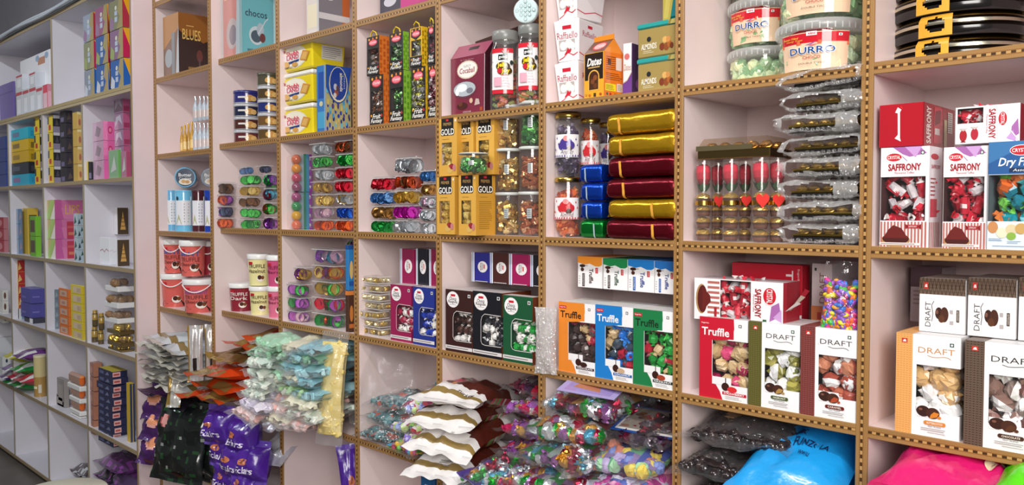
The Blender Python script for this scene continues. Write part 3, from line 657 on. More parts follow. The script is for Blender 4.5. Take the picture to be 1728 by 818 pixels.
for k in range(11):
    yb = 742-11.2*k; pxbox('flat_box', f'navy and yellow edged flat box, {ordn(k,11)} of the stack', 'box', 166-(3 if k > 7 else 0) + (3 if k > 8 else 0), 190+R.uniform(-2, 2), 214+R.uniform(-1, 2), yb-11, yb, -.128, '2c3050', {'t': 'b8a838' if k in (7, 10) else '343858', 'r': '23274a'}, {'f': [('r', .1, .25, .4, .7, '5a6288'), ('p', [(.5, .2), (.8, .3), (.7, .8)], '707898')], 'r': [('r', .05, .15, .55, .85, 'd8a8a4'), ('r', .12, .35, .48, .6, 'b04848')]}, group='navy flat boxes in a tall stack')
pxbox('flat_box', 'tall yellow edged navy box standing at the end of the navy stack', 'box', 213, 219, 227, 645, 752, -.1, 'c8a830', {'r': '2c3860'}, {'r': [('r', .45, 0, .6, 1, 'c8a830')]}, zb=LS[5])
# bottom row
for i, (px, py, w_, h_, c) in enumerate(((65, 770, .3, .08, '4a4044'), (62, 752, .28, .07, '6a5a5a'), (110, 800, .5, .09, '3c4444'), (112, 782, .5, .08, '50585a'), (182, 812, .5, .1, '5a4658'), (185, 790, .5, .1, '5c4a6c'), (187, 768, .46, .09, '5a3c62'), (205, 800, .3, .1, '2c2a30'))):
    lo, hi = (-5.61, -4.917) if i < 2 else (-4.897, -4.215); p = at(px, py, Y=0); p.x = max(lo+w_*.42, min(hi-w_*.42, p.x+.05)); bag('sweet_bag', f'dark shiny sweet bag on the lowest shelf, {["lower one in the second cubby", "upper one in the second cubby", "lower one in the third cubby", "upper one in the third cubby", "lowest of the purple pile", "second of the purple pile", "topmost of the purple pile", "black one beside the purple pile"][i]}', (p.x, -.1 if i > 1 else -.0, max(LS[6]+.002, p.z-.03)), w_*.8, .18, h_, lambda u, v, t, c=c: c if noise.noise((u*9, v*7, i)) < .18 else ['b8bcc0', '8a4a98'][i > 3], m='gloss', seed=60+i, n=(16, 12), amp=.012)
# ------------------------------------------------------------------ narrow unit
BACK[0] = .318
def tin(name, label, cat, p, bands, m='gloss', seg=24, lid=None, rz=None, art=None, group=None, parts=True, sp=2.4, rot=None):
    """round tin or bucket: bands = [(relative radius, relative height, colour)]; lid = (radius, from, colour)"""
    x, y, z, r, h = p; t = thing(name, label, cat, (x, y, z), face_cam(x, y, .75) if rz is None else rz, group, rot)
    b = MB(); b.lathe([(r*q, h*v, c) for q, v, c in bands], seg, m)
    if art:
        r0 = bands[0][0]; r1 = max(q for q, v, c in bands)
        F = lambda u, v, o: ((r*(r0+(r1-r0)*v)+o)*math.sin((u-.5)*sp), -(r*(r0+(r1-r0)*v)+o)*math.cos((u-.5)*sp), v*h)
        b.art(F, art, sp*r/h, 'gloss', off=.0012, step=.0004, nx=12)
    b.build('tin_body' if name.endswith('tin') else 'container', t)
    if lid:
        q, v, c = lid; b = MB(); b.lathe([(r*q*.99, h*v, c), (r*q, h*v+.002, c), (r*q, h*.985, c), (r*q*.97, h, c), (r*q*.9, h*.992, c)], seg, 'plastic'); b.build('lid', t)
    return t
# row 1: brown gift box
g = fb(275, 301, 30, NS[1], NY+.02, 352)
carton('chocolate_box', 'brown and orange chocolate gift box wrapped in clear film on the topmost shelf', 'box', g, '3a2a26', {'f': '7a5c4c'},
       {'f': [('p', [(0, .45), (1, .75), (1, 1), (0, 1)], 'b07c44'), ('e', .35, .3, .25, .15, '98a4a8'), ('r', .55, .0, .75, .7, '7c8488'), ('p', [(.8, 0), (1, 0), (1, .8), (.9, .5)], 'b8c0c4')],
        'r': [('p', [(0, .72), (.25, .62), (.5, .66), (.8, .55), (1, .6), (1, 1), (0, 1)], '8e5a2a'), ('t', 'BLUES', .42, .66, .6, .17, 'd8b060', {'b': .01}), ('fine', .25, .78, .55, .82, 1, 'd0a860'), ('e', .68, .33, .1, .1, '6a3a34'), ('p', [(.64, .05), (.72, .05), (.7, .3), (.66, .3)], '5a4a4c'), ('r', .3, .1, .75, .14, '8a6a3a')]}, 'gloss')
# row 2: bottles
def bottle(name, label, p, c, cap, group):
    x, y, z, r, h = p; t = thing(name, label, 'bottle', (x, y, z), 0, group)
    b = MB(); b.lathe([(r*.8, 0, c), (r, h*.03, c), (r, h*.5, c), (r*.85, h*.62, c), (r*.38, h*.76, c), (r*.36, h*.86, c)], 12, 'gloss'); b.build('bottle_body', t)
    b = MB(); b.lathe([(r*.45, h*.84, cap), (r*.45, h*.98, cap), (r*.3, h, cap)], 10, 'foil'); b.build('cap', t)
    b = MB(); b.lathe([(r*1.02, h*.15, 'c8b8b4' if cap != 'd8a840' else 'e0c078'), (r*1.02, h*.42, 'a8a0b0' if cap != 'd8a840' else 'b87830')], 12, 'gloss', cap=False); b.build('bottle_label', t)
for i, (x0, x1, yt) in enumerate(((304, 310, 213), (309, 316, 211), (315, 322, 208), (321, 328, 205))):
    bottle('bottle', f'small golden bottle, {["first", "second", "third", "fourth"][i]} of four in the row', cy(x0, x1, yt, 253, [.06, .035, .06, .03][i], NS[2]), 'c89838', 'd8a840', 'small golden bottles')
for tier in (0, 1):
    for i, (x0, x1) in enumerate(((326, 335.5), (334, 343), (341, 350), (348, 355))):
        q = cy(x0, x1, [207, 162][tier], [252, 207][tier], .02, NS[2] if not tier else at(330, 208, Y=.03).z+.004)
        bottle('bottle', f'silver capped clear bottle in a film pack, {["lower", "upper"][tier]} tier, {["first", "second", "third", "last"][i]} along', q, 'b8c2cc', 'd8dce0', 'silver capped bottles in two tiers')
# row 3: tins
for i, (x0, x1, c, l) in enumerate(((279, 301, '6ab0d8', 'light blue front corner'), (297, 326, '72bce0', 'light blue'), (325, 347, '4a2028', 'dark brown'), (346, 368, '1c3ca0', 'royal blue'))):
    p = cy(x0, x1, 321, 390, NY+.075 if i != 1 else NY+.05, NS[3])
    tin('biscuit_tin', f'{l} cylindrical tin with a white label, standing in the row', 'tin', p, [(1, 0, c), (1, .07, c), (1, .97, c), (.97, 1, c)], 'gloss', art=[('r', .18, .15, .95, .75, 'e4e4e8'), ('p', [(.18, .75), (.95, .75), (.95, .85), (.5, .8)], 'e4e4e8'), ('fine', .6, .2, .85, .7, 7, '9aa0a8'), ('p', [(.22, .18), (.5, .18), (.36, .42)], 'b8b890'), ('e', .3, .8, .06, .05, '303438')], lid=(1.02, .95, c))
p = at(311, 301, Y=.05); x = p.x
def lying(name, label, px, py, Y, r, L, rz, c, dark):
    p = at(px, py, Y=Y); t = thing(name, label, 'tin', (p.x, Y, p.z-r), rz); b = MB(); M = Matrix.Translation((0, 0, r)) @ Matrix.Rotation(PI/2, 4, 'X')
    b.lathe([(r*.96, -L/2, c), (r, -L/2+.006, c), (r, -L*.2, 'dcdce0'), (r, L*.22, c), (r, L/2-.006, c), (r*.96, L/2, c)], 28, 'gloss', M); b.build('tin_body', t)
    b = MB(); b.lathe([(r*.99, L/2, c), (r*.95, L/2+.004, c)], 28, 'gloss', M)
    F = lambda u, v, o: ((u-.5)*2*r, -L/2-.004-o, v*2*r); b.art(F, [('e', .5, .5, .44, .44, '2a3a50'), ('e', .5, .28, .3, .15, 'd8d0c0'), ('t', 'Butter', .5, .62, .6, .16, 'e8e8e8', {'b': .01}), ('t', 'Cookies', .5, .45, .55, .12, 'e8e8e8'), ('e', .42, .3, .1, .08, 'c89858'), ('e', .6, .28, .1, .08, 'b88848')], 1, 'gloss'); b.build('lid', t)
lying('biscuit_tin', 'light blue cookie tin lying on its side on top of the standing tins', 316, 300, .04, .05, .12, 1.0, '6ab0d8', 0)
lying('biscuit_tin', 'dark blue cookie tin lying behind the light blue one', 358, 300, .14, .048, .1, 1.0, '4a6a98', 0)
# row 4: coral buckets, shared with the next bay
def bucket(label, p, c, txt=None, group=None, dark='3a1c1c', extra=True, rz=None, lab=True):
    x, y, z, r, h = p
    art = [('p', [(.0, .02), (1, .02), (1, .1), (.85, .22), (.7, .12), (.5, .2), (.3, .1), (.15, .2), (0, .1)], dark)] if extra else []
    if lab: art += [('e', .68, .24, .17, .11, 'f0e8dc'), ('e', .64, .27, .09, .07, '4a281c'), ('e', .77, .26, .07, .06, '7a4a2c'), ('r', .12, .68, .34, .76, 'c01c2c')]
    if txt:
        for i, (s_, cc) in enumerate(txt): art.append(('t', s_, .5, .62-.15*i, .75, .12, cc, {'b': .01}))
    t = tin('bucket', label, 'bucket', p, [(.86, 0, c), (.97, .84, c), (.97, .86, c)], 'gloss', lid=(1.04, .84, 'ececea'), art=art, group=group, rz=rz, sp=2.2)
    if extra:
        b = MB(); n = 14; a0 = -1.0
        b.tube([(r*1.06*math.sin(a0+2.0*k/n), -r*1.06*math.cos(a0+2.0*k/n), h*(.84-.22*math.sin(PI*k/n))) for k in range(n+1)], .003, 'f0ecec', 'plastic', 5); b.build('handle', t)
    return t
gp = 'coral truffle buckets in two tiers'
zb = NS[4]; cor = 'd8645c'
bucket('coral bucket with a white panel, lower tier at the outer end', cy(274, 318, 461, 523, NY+.06, zb), cor, None, gp)
bucket('coral bucket half hidden between two others in the lower tier', cy(302, 340, 466, 528, NY+.16, zb), cor, None, gp)
bucket('large lettered coral bucket, lower tier beside the divider', cy(311, 363, 470, 535, NY+.045, zb), cor, [('ASSORTMENT', '8a4a9c'), ('TRUFFLE', '7a3a3a'), ('Chocolaty', '4a2020')], gp)
z2 = at(300, 461, Y=NY+.06).z
bucket('coral bucket with its handle forward, upper tier at the outer end', cy(277, 312, 403, 462, NY+.07, z2), cor, [('MINT', '5a5aa0'), ('TRUFFLE', '7a3a3a'), ('Chocolaty', '4a2020')], gp)
bucket('coral bucket in the middle of the upper tier', cy(305, 347, 405, 466, NY+.05, z2), cor, [('MINT', '5a5aa0'), ('TRUFFLE', '7a3a3a'), ('Chocolaty', '4a2020')], gp)
bucket('dark red bucket behind the upper tier', cy(338, 372, 406, 464, NY+.14, z2), '8a2430', None, None)
# row 5: silver and gold bags
def foilcol(a, c, stripe):
    return lambda u, v, t: (c if (v < .04 or abs(v-.14) < .05) else a) if stripe else a
gp = 'silver bags with golden end seals in a stack'
for k in range(9):
    yb = 680-14*k; zb = at(300, yb, Y=-.02).z
    zb = NS[5]+.002+.026*k if k else NS[5]+.002
    for j in (0, 1):
        if k == 8 and j: continue
        x = [-3.99, -3.76][j]+R.uniform(-.015, .015)
        bag('sweet_bag', f'silver bag with a golden seal, {"outer" if not j else "inner"} pile, {ordn(k, 9-j)}', (x, -.125+R.uniform(-.03, .03), zb+(.006 if j else 0)), .26, .34, .052, foilcol(['d4d8dc', 'e2e4e6', 'c8ced2'][(k+j) % 3], '8a7444', True), 'pouch', (R.uniform(-.06, .06), R.uniform(-.08, .08), R.uniform(-.12, .12)), .035, .012, 100+k*2+j, wave=.03, sealcol='c4c0b4', group=gp, n=(14, 12))
for k, (x, c) in enumerate(((-3.60, 'd8d6d6'), (-3.58, 'c8c4c0'))):
    bag('sweet_bag', f'white and gold bag standing upright by the divider, {["front", "rear"][k]}', (x-.03, -.085+.07*k, NS[5]+.1), .07, .22, .03, lambda u, v, t: 'b08a40' if u < .12 else ('3a3434' if abs(u-.5) < .12 and .12 < v < .4 and math.sin(v*70) > 0 else c), 'satin', (PI/2, 0, .9), .02, .006, 131+k)
bag('sweet_bag', 'white and gold bag hanging out over the shelf edge', (-3.74, -.14, NS[5]-.03), .07, .12, .03, lambda u, v, t: 'a88a4c' if u < .3 else 'dad8d2', 'satin', (1.35, 0, .7), .02, .006, 135)
# row 6: purple and black bags
gp = 'violet flower bags piled on the outer side'
for k in range(3):
    bag('sweet_bag', f'violet bag with an orange flower print, {ordn(k, 3)} of three', (-4.02, -.10+.01*k, NS[6]+.008+.108*k), .2, .13, .1, lambda u, v, t: 'e89a70' if (u-.55)**2*3+(v-.5)**2*2.2 < .10 else ('f0b0a8' if (u-.55)**2*3+(v-.5)**2*2.2 < .19 else '4a2464'), 'pouch', (1.0, R.uniform(-.1, .1), .3), .03, .014, 140+k, group=gp, wave=.03, n=(20, 16))
bag('sweet_bag', 'dark violet bag lying on top of the violet flower bags', (-3.88, -.12, NS[6]+.335), .4, .25, .05, lambda u, v, t: '3a1c40' if u < .7 else '1c1620', 'gloss', (.12, .05, .15), .04, .012, 145, wave=.03)
for k in range(3):
    rose = lambda u, v, k=k: 'e8a09a' if k == 0 and (u-.22)**2*2+(v-.78)**2*2 < .013 else 'b8484c' if k == 0 and (u-.22)**2*2+(v-.78)**2*2 < .02 else '1f4426' if noise.noise((u*16, v*9, k)) > .4 else '8a908c' if noise.noise((u*12, v*15, k+5)) > .52 else '151a1a'  # rose print plus scattered green and grey flecks on black
    bag('sweet_bag', f'black bag with green glints{[" and a coral rose print", " half hidden behind the rose one", " at the rear of the three"][k]}, standing', (-3.735+.005*k, -.10+.085*k, NS[6]+.006), .34, .315, .10, (lambda u, v, t, f=rose: f(u, v)), 'gloss', (1.38, 0, .3-.1*k), .03, .014, 150+k, n=(26, 26))
bag('sweet_bag', 'brown bag at the very bottom under the black bags', (-3.85, -.14, NS[6]+.002), .4, .12, .05, '4a2a20', 'gloss', (0, 0, 0), .03, .012, 156)

# ------------------------------------------------------------------ bay beside the narrow unit
g = fb(377, 405, 86, ZS[1], .015, 466); g = g[:5]+(.345,)
carton('chocolate_box', 'large teal chocolate box with a spoon and shell picture and a pink front', 'box', g, '6cb0b8', {'f': 'c88880'},
       {'f': [('e', .55, .3, .35, .2, 'b8a8a8'), ('e', .6, .28, .22, .13, '8a8088'), ('p', [(.75, 0), (1, 0), (1, 1), (.85, .8)], 'b0bcc0'), ('r', .1, .75, .6, .82, 'e8c0a0')],
        'r': [('e', .45, .28, .2, .12, 'c0ccd0'), ('e', .45, .27, .15, .08, '4a5a66'), ('e', .56, .36, .1, .09, 'a8b8c0'), ('l', [(.5, .3), (.7, .48), (.78, .52)], .025, 'c8d0d4'), ('e', .62, .26, .08, .06, '6a3a38'), ('t', 'chocos', .45, .56, .6, .09, '3a4a58', {'b': .01}), ('r', .2, .07, .8, .1, '4a7a84'), ('r', .93, 0, 1, 1, 'b8d8dc'), ('r', 0, 0, .06, 1, '98b8bc')]}, 'gloss')
for c, (x0, x1, yt, n) in enumerate(((396, 440, 154, 4), (436, 474, 124, 5))):
    p0 = cy(x0, x1, yt, 236, .075 if c == 0 else .06, ZS[2]); h = p0[4]/n
    for k in range(n):
        cs = ['5a2428', '4a2420', '1e2440', '2a2c70'][k] if c == 0 else ['5a4424', '6a4c28', '22306a', '4a3a24', '4c4838'][k]
        tin('cookie_tin', f'low round cookie tin, {["dark brown", "brown", "dark navy", "blue"][k] if c == 0 else ["tan", "bronze", "navy", "brown", "olive"][k]}, {ordn(k, n)} of the {["shorter", "taller"][c]} stack', 'tin',
            (p0[0], p0[1], p0[2]+k*h, p0[3], h*.97), [(1, 0, 'a8a8ac'), (1, .06, cs), (1, .76, cs)], 'gloss', lid=(1.02, .78, 'b0b0b4' if k < n-1 else cs), rz=face_cam(p0[0], p0[1], .9), group='round cookie tins in two stacks',
            art=[('e', .62, .38, .15, .26, 'b88848'), ('e', .74, .34, .1, .2, 'd0a868')] + ([('r', .25, .38, .5, .52, 'd8d4d0')] if c == 0 else [('e', .5, .4, .1, .2, 'c89c58')]))
# clear tubs of foil cup sweets, used in three bays
FO = {'green': ('1c8a3a', '58d85c'), 'gold': ('b8923c', 'ecd078'), 'silver': ('a8acb0', 'd8dade'), 'red': ('a81428', 'ea2440'), 'orange': ('b84420', 'f06a28'), 'blue': ('1c4cb0', '2a78e8'), 'purple': ('7a3a98', 'c060c0'), 'magenta': ('b01c98', 'd838c0'), 'brown': ('5a3a20', '8a5a30'), 'teal': ('2a7088', '58b0cc'), 'rose': ('b890a8', 'f0c8d4'), 'bronze': ('8a6434', 'c8904c'), 'sky': ('3c6aa0', '6a98cc'), 'navy': ('2a3050', '4a5a80')}
def tub(label, x, y, z, w, d, h, cols, group, seed, rz=0, taper=.006, nx=2, ns=2, kind='cyl'):
    t = thing('sweet_tub', label, 'tub', (x, y, z), rz, group); g = random.Random(seed)
    b = MB(); b.box(-w/2+taper, w/2-taper, taper, d-taper, 0, h*.8, 'ffffff', 'clear', .004, taper=(taper*.7, taper*.7), skip='t'); b.build('tub_body', t)
    b = MB(); b.box(-w/2, w/2, 0, d, h*.8, h*.86, 'ffffff', 'clear', .0015); b.box(-w/2+.004, w/2-.004, .004, d-.004, h*.86, h*.97, 'ffffff', 'clear', .004)
    for a, c, e, f in ((-w/2, w/2, -.0015, .0015), (w/2-.0015, w/2+.0015, 0, d)): b.box(a, c, e, f, h*.8, h*.86, 'ffffff', 'milky')  # milky bars stand in for highlights along the clear lid's edges
    b.build('lid', t)
    r = min(h*.43, (w-2*taper)/nx/2*1.5)
    for i in range(nx):
        c = cols[g.randrange(len(cols))]; M = TRS((-w/2+taper+r+(w-2*taper-2*r)*i/max(1, nx-1), taper+r*.75, h*.4+g.uniform(-.05, .05)*h), (g.uniform(-.25, .25), g.uniform(0, 6), g.uniform(.3, 1.2)), r)
        part('foil_sweet', sweet_mesh('foil_sweet', 'cyl', FO[c][0], FO[c][1] if g.random() < .7 else FO[c][0], 'foil', g.randrange(3)), t, M)
    for i in range(ns):
        c = cols[g.randrange(len(cols))]; M = TRS((w/2-taper-r*.8, taper+r*1.2+(d-2*taper-2.4*r)*(i+.6)/ns, h*.4+g.uniform(-.05, .05)*h), (g.uniform(-.25, .25), 0, PI/2+g.uniform(-.7, .1)), r)
        part('foil_sweet', sweet_mesh('foil_sweet', 'cyl', FO[c][0], FO[c][1] if g.random() < .7 else FO[c][0], 'foil', g.randrange(3)), t, M)
    b = MB()
    for i in range(3):
        for j in range(4):
            c = cols[g.randrange(len(cols))]; q = h*.4; b.sweet('cyl', TRS((-w/2+taper+q*.75+(w-2*taper-1.9*q)*i/2, min(d-q, taper+q*1.6+(d-2*taper-2.4*q)*j/3), h*.4), (g.uniform(-.5, .5), g.uniform(-.5, .5), g.uniform(-1, 1.4)), q), FO[c][0], FO[c][0], 'foil', g)
    b.build('sweets', t, kind='stuff')
    return t
def tub_column(where, x0, x1, x2, yt, yb, Y, cols, zb, seed, group='clear tubs of foil wrapped sweets', d=None, **kw):
    n = len(cols); x, y, _, w, dd, H = fb(x0, x1, yt, zb, Y, x2, d); h = H/n
    for k, c in enumerate(cols):
        c = c if isinstance(c, tuple) else (c,)
        tub(f'clear tub of {" and ".join(c)} sweets, {ordn(k, n)}, {where.removeprefix("the ")}', x+R.uniform(-.004, .004), y+R.uniform(-.004, .004), zb+k*h, w, dd, h-.001, c, group, seed+k, R.uniform(-.04, .04), **kw)
tub_column('the column by the narrow unit', 362, 375, 400, 306, 384, -.02, ['orange', ('purple', 'navy'), ('purple', 'orange'), 'brown'], ZS[3], 200)
tub_column('the middle column of five', 400, 421, 447, 293, 386, .0, ['green', ('green',), ('green', 'brown'), 'gold', 'green'], ZS[3], 210)
tub_column('the column by the tan divider', 445, 458, 470, 290, 386, .01, [('purple', 'brown'), ('green', 'red'), ('teal', 'red'), ('purple', 'green')], ZS[3], 220)
z0 = at(410, 293, Y=0).z+.002
for k, (x0, x1, x2, c) in enumerate(((400, 418, 432, 'sky'), (432, 447, 462, 'navy'))):
    x, y, _, w, dd, H = fb(x0, x1, 284, z0, .04, x2); tub(f'clear tub of {["pale blue", "navy"][k]} foil sweets lying on the tub columns', x, y, z0+.001, w, dd, .035, (c,), None, 230+k)
x, y, _, w, dd, H = fb(452, 463, 276, z0, .1, 470); tub('clear tub of green foil sweets at the rear against the tan divider', x, y, ZS[3]+.16, w, dd, .045, ('green',), None, 235)
bag('wrapper_sheet', 'crumpled clear plastic wrapper lying on top of the sweet tubs', (at(385, 300, Y=.05).x, .02, ZS[3]+.168), .12, .12, .02, 'ffffff', 'film', (0, 0, .4), .02, .012, 236, cat='wrapper')
# row 4: buckets
zb = ZS[4]
bk = lambda l, x0, x1, yt, yb, z, c, t, cc: bucket(l, cy(x0, x1, yt, yb, .06, z), c, [(t[0], cc), (t[1], cc)], 'truffle buckets below the cup tubs', '5a1018', False)
bk('dark red truffle bucket with a white lid', 388, 427, 477, 531, zb, '8c2434', ('TRUFFLE', 'Dark'), 'f0e4e0')
bk('pale yellow truffle bucket standing on the shelf', 422, 459, 482, 536, zb, 'e8e0a0', ('TRUFFLE', 'Hazelnut'), '4a3a20')
bk('pink truffle bucket standing on the shelf', 452, 486, 482, 538, zb, 'd8708c', ('TRUFFLE', 'Berry'), '7a2040')
z2 = at(440, 481, Y=.06).z
bk('pale yellow truffle bucket stacked on top', 419, 456, 428, 479, z2, 'e8e0a0', ('TRUFFLE', 'Hazelnut'), '4a3a20')
bk('pink truffle bucket stacked on top with its handle raised', 451, 484, 430, 480, z2, 'c8507c', ('TRUFFLE', 'Berry'), '7a2040')
# row 5: orange bags and pastel sweets
gp = 'orange bags with golden seals'
for k, (x, dy, z, w_, sd, c, rz) in enumerate(((-3.38, -.16, .005, .3, 300, 'c8441c', .2), (-3.36, -.13, .05, .3, 301, 'd84a1c', .1), (-3.4, -.15, .1, .34, 302, 'e0481c', -.1), (-3.36, -.06, .165, .28, 303, '8a6a3c', .0), (-3.3, -.0, .215, .28, 304, 'd84818', .1), (-3.22, .05, .255, .26, 305, 'b83c20', .1))):
    bag('sweet_bag', f'{["orange", "orange", "bright orange", "gold and brown", "orange", "dark orange"][k]} shiny sweet bag, {ordn(k, 6)} of the pile', (x, dy, ZS[5]+z), w_, .34, .055, (lambda u, v, t, c=c: '9a7c44' if (v < .12 and noise.noise((u*6, k, 1)) > -.1) or noise.noise((u*5, v*6, k*3)) > .42 else c), 'pouch' if k != 3 else 'foil', (-.05, R.uniform(-.12, .12), rz), .05, .016, sd, wave=.03, sealcol='c84a1c' if k != 3 else 'b89a50', group=gp)
PA = {'mint': [('b8e0c4', None), ('a0d4b0', None)], 'white': [('e8ece0', None), ('d8e8dc', None)], 'aqua': [('a0d0d8', None), ('8cc4d0', None)], 'pink': [('eac8c4', None), ('e4b0a8', None), ('e8d8d8', None)], 'yellow': [('ecd890', None), ('e4cc78', None)], 'lilac': [('d4cce0', None), ('e4dce8', None)], 'cream': [('f0ead0', None), ('e8e4c8', None)], 'green': [('a8d890', None), ('b8e0b0', None)]}
rows = [(5, ['pink', 'pink', 'cream', 'pink']), (4, ['lilac', 'pink', 'pink', 'white']), (4, ['white', 'lilac', 'pink', 'cream']), (4, ['white', 'white', 'green', 'aqua']), (4, ['white', 'mint', 'cream', 'aqua']), (4, ['white', 'mint', 'aqua', 'aqua']), (4, ['mint', 'mint', 'aqua', 'mint']), (3, ['mint', 'cream', 'aqua'])]
gp = 'clear bags of pastel sweets heaped out over the shelf edge'
for k, (n_, pc) in enumerate(rows):
    for j, q in enumerate(pc):
        f = j/(len(pc)-1 or 1); x = -2.96+.30*f+(.03 if k % 2 else 0); z = ZS[5]+.004+.040*k; 
        if k == 7: x = -2.9+.26*f
        if abs(x-XD['A']) < 10:
            nr = abs(x-XD['A']) < .13 or abs(x-XD['A']-.03) < .1
            bag('sweet_bag', f'clear bag of {q} pastel sweets, {["first", "second", "third", "last"][j] if len(pc) == 4 else ["first", "middle", "last"][j]} in the {["lowest", "second", "third", "fourth", "fifth", "sixth", "seventh", "topmost"][k]} layer', (x+R.uniform(-.015, .015), (-.205 if nr else -.16)+.006*k+R.uniform(-.015, .015), z), .21, .16 if nr else .23, .062, 'ffffff', 'bagfilm', (R.uniform(-.05, .12), R.uniform(-.12, .12), R.uniform(-.2, .05) if f < .8 else .1), .022, .012, 320+k*5+j, fill=('block', PA[q], 'plastic', .0165, 26, .93), group=gp, wave=.025, n=(12, 10))
bag('sweet_bag', 'tall clear bag of yellow sweets standing by the divider after the pastel bags', (-2.565, -.05, ZS[5]+.0), .12, .36, .06, 'ffffff', 'bagfilm', (PI/2-.12, 0, .35), .03, .01, 371, fill=('block', PA['yellow'], 'plastic', .014, 80, .9))
# row 6: purple bags
pur = '4a2090'
gp = 'purple toffee bags stacked at the bottom of the bay'
def purple(label, x, y, z, w_, h_, sd, rot, txt=True, d=.2):
    art = [('e', .45, .5, .13, .10, 'c87850'), ('p', [(.38, .47), (.5, .62), (.46, .46)], '8a4a30'), ('t', 'Eclairs', .5, .26, .62, .2, 'e4dcf0', {'b': .02, 's': .2})] if txt else None
    bag('toffee_bag', label, (x, y, z), w_, d, h_, lambda u, v, t: pur if noise.noise((u*4, v*4, sd)) < .35 else '5c34a4', 'pouch', rot, .02, .012, sd, art=art, group=gp, sealcol='6a4cb4')
for k, (x, z, sd) in enumerate(((-3.3, .0, 380), (-3.12, .0, 381), (-3.33, .105, 382), (-3.2, .085, 383), (-3.08, .1, 384), (-3.34, .21, 385), (-3.15, .2, 386))):
    purple(f'purple lettered toffee bag, {["lowest, outer", "lowest, inner", "second layer, outer", "second layer, middle", "second layer, inner", "top layer, outer", "top layer, inner"][k]}', x, -.06-.015*(k % 2), ZS[6]+.005+z, .18, .12, sd, (1.3+R.uniform(-.1, .1), R.uniform(-.08, .08), .22+R.uniform(-.1, .1)), d=.135)
for k, (x, z) in enumerate(((-3.3, .335), (-3.12, .33), (-3.06, .2))):
    bag('wrapper_sheet', f'crumpled white wrapper among the purple bags, {["over the top layer", "on the top layer by the divider", "beside the inner bags"][k]}', (x, -.04, ZS[6]+z-.02), .16, .16, .02, 'dcdce4', 'satin', (.5, .1, .3), .02, .014, 390+k, cat='wrapper')
# ------------------------------------------------------------------ bay with yellow tubs, clear cup tubs and pastel bags
g = fb(517, 538, 2, ZS[1], .02, 590); g = g[:5]+(.3,)
carton('chocolate_box', 'tall white and dark grey chocolate box with an orange corner on the top shelf', 'box', g, '7a767c', {'f': 'ddd2cc'},
       {'f': [('r', .1, .1, .9, .4, 'e8dcc0'), ('r', .15, .55, .8, .72, 'c888b8'), ('r', .85, 0, 1, 1, 'c8c8c8')], 'r': [('r', .75, 0, 1, .62, 'b86030'), ('r', 0, .2, 1, .28, 'c8c4c4'), ('e', .35, .55, .2, .1, 'd0d0d0'), ('p', [(.3, .5), (.6, .7), (.5, .5)], 'e8e8e8'), ('r', 0, 0, 1, .03, '2c2a30')]}, 'gloss')
yl = [('e', .42, .5, .44, .5, 'e8e0cc'), ('e', .42, .5, .40, .46, 'f4ecd8'), ('r', .1, .36, .66, .62, 'e8e0e0'), ('t', 'Shubh', .38, .66, .42, .2, 'd03050', {'b': .03}), ('t', 'LAND', .38, .48, .42, .18, 'd03050', {'b': .03}), ('p', [(.16, .3), (.6, .36), (.58, .27), (.18, .2)], '1c3c80'), ('p', [(.62, .3), (.84, .22), (.96, .6), (.74, .7)], 'd09040'), ('p', [(.66, .34), (.82, .28), (.9, .56), (.76, .62)], 'e0b060'), ('e', .14, .2, .12, .14, 'd8a858'), ('e', .45, .16, .1, .1, 'd8a050'), ('e', .1, .8, .06, .07, 'b03040'), ('fine', .02, .02, .5, .1, 2, '6a5a20')]
for k in range(3):
    zb = ZS[2]+[.0, .1315, .263][k]; x, y, _, w, d, h = fb(473, 527, 175, ZS[2], .02, 586); h = .125; w -= .0
    t = thing('biscuit_tub', f'yellow square biscuit tub with a white lid, {["lowest", "middle", "uppermost"][k]} of three', 'tub', (x, y, zb), 0, 'yellow biscuit tubs')
    b = MB(); b.box(-w/2+.01, w/2-.01, .008, d-.008, 0, h*.84, 'e8d020', 'gloss', .006, taper=(.006, .006)); F = lambda u, v, o: (-w/2+.014+u*(w-.028)+(.006*(2*u-1)*v), .008-.006*v-o-.0002, .01+v*h*.72)
    b.art(F, yl, 1, 'gloss', off=.001, step=.0004); F2 = lambda u, v, o: (w/2-.0095+.006*v+o, .02+u*d*.85, .01+v*h*.72); b.art(F2, [('r', .2, .3, .9, .9, 'd8d4c4')] + [('fine', .24, .35, .85, .85, 6, '8a8a90')] if k == 2 else [('p', [(.1, .3), (.7, .2), (.8, .6), (.3, .7)], 'd0a030')], 1, 'gloss', off=.001); b.build('container', t)
    b = MB(); b.box(-w/2, w/2, 0, d, h*.84, h*.985, 'f0eee8', 'plastic', .005); b.build('lid', t)
x0 = at(534, 221, Y=.0); x, y, z, w, d, h = fb(534, 549, 112, ZS[2], .0, 592)
dots = []; g_ = random.Random(4)
for i in range(60):
    u = .07+.105*(i % 9)+g_.uniform(-.02, .02); v = .05+.1*(i//9)+.05*(i % 2)+g_.uniform(-.015, .015)
    if v < .48 or abs(u-.45) > .3: dots.append(('e', u, v, g_.uniform(.03, .048), g_.uniform(.03, .05), g_.choice(['2a3c9c', '1c2a70', '5ab0d0', '3a90c0', '4a3a80', 'c8b060'])))
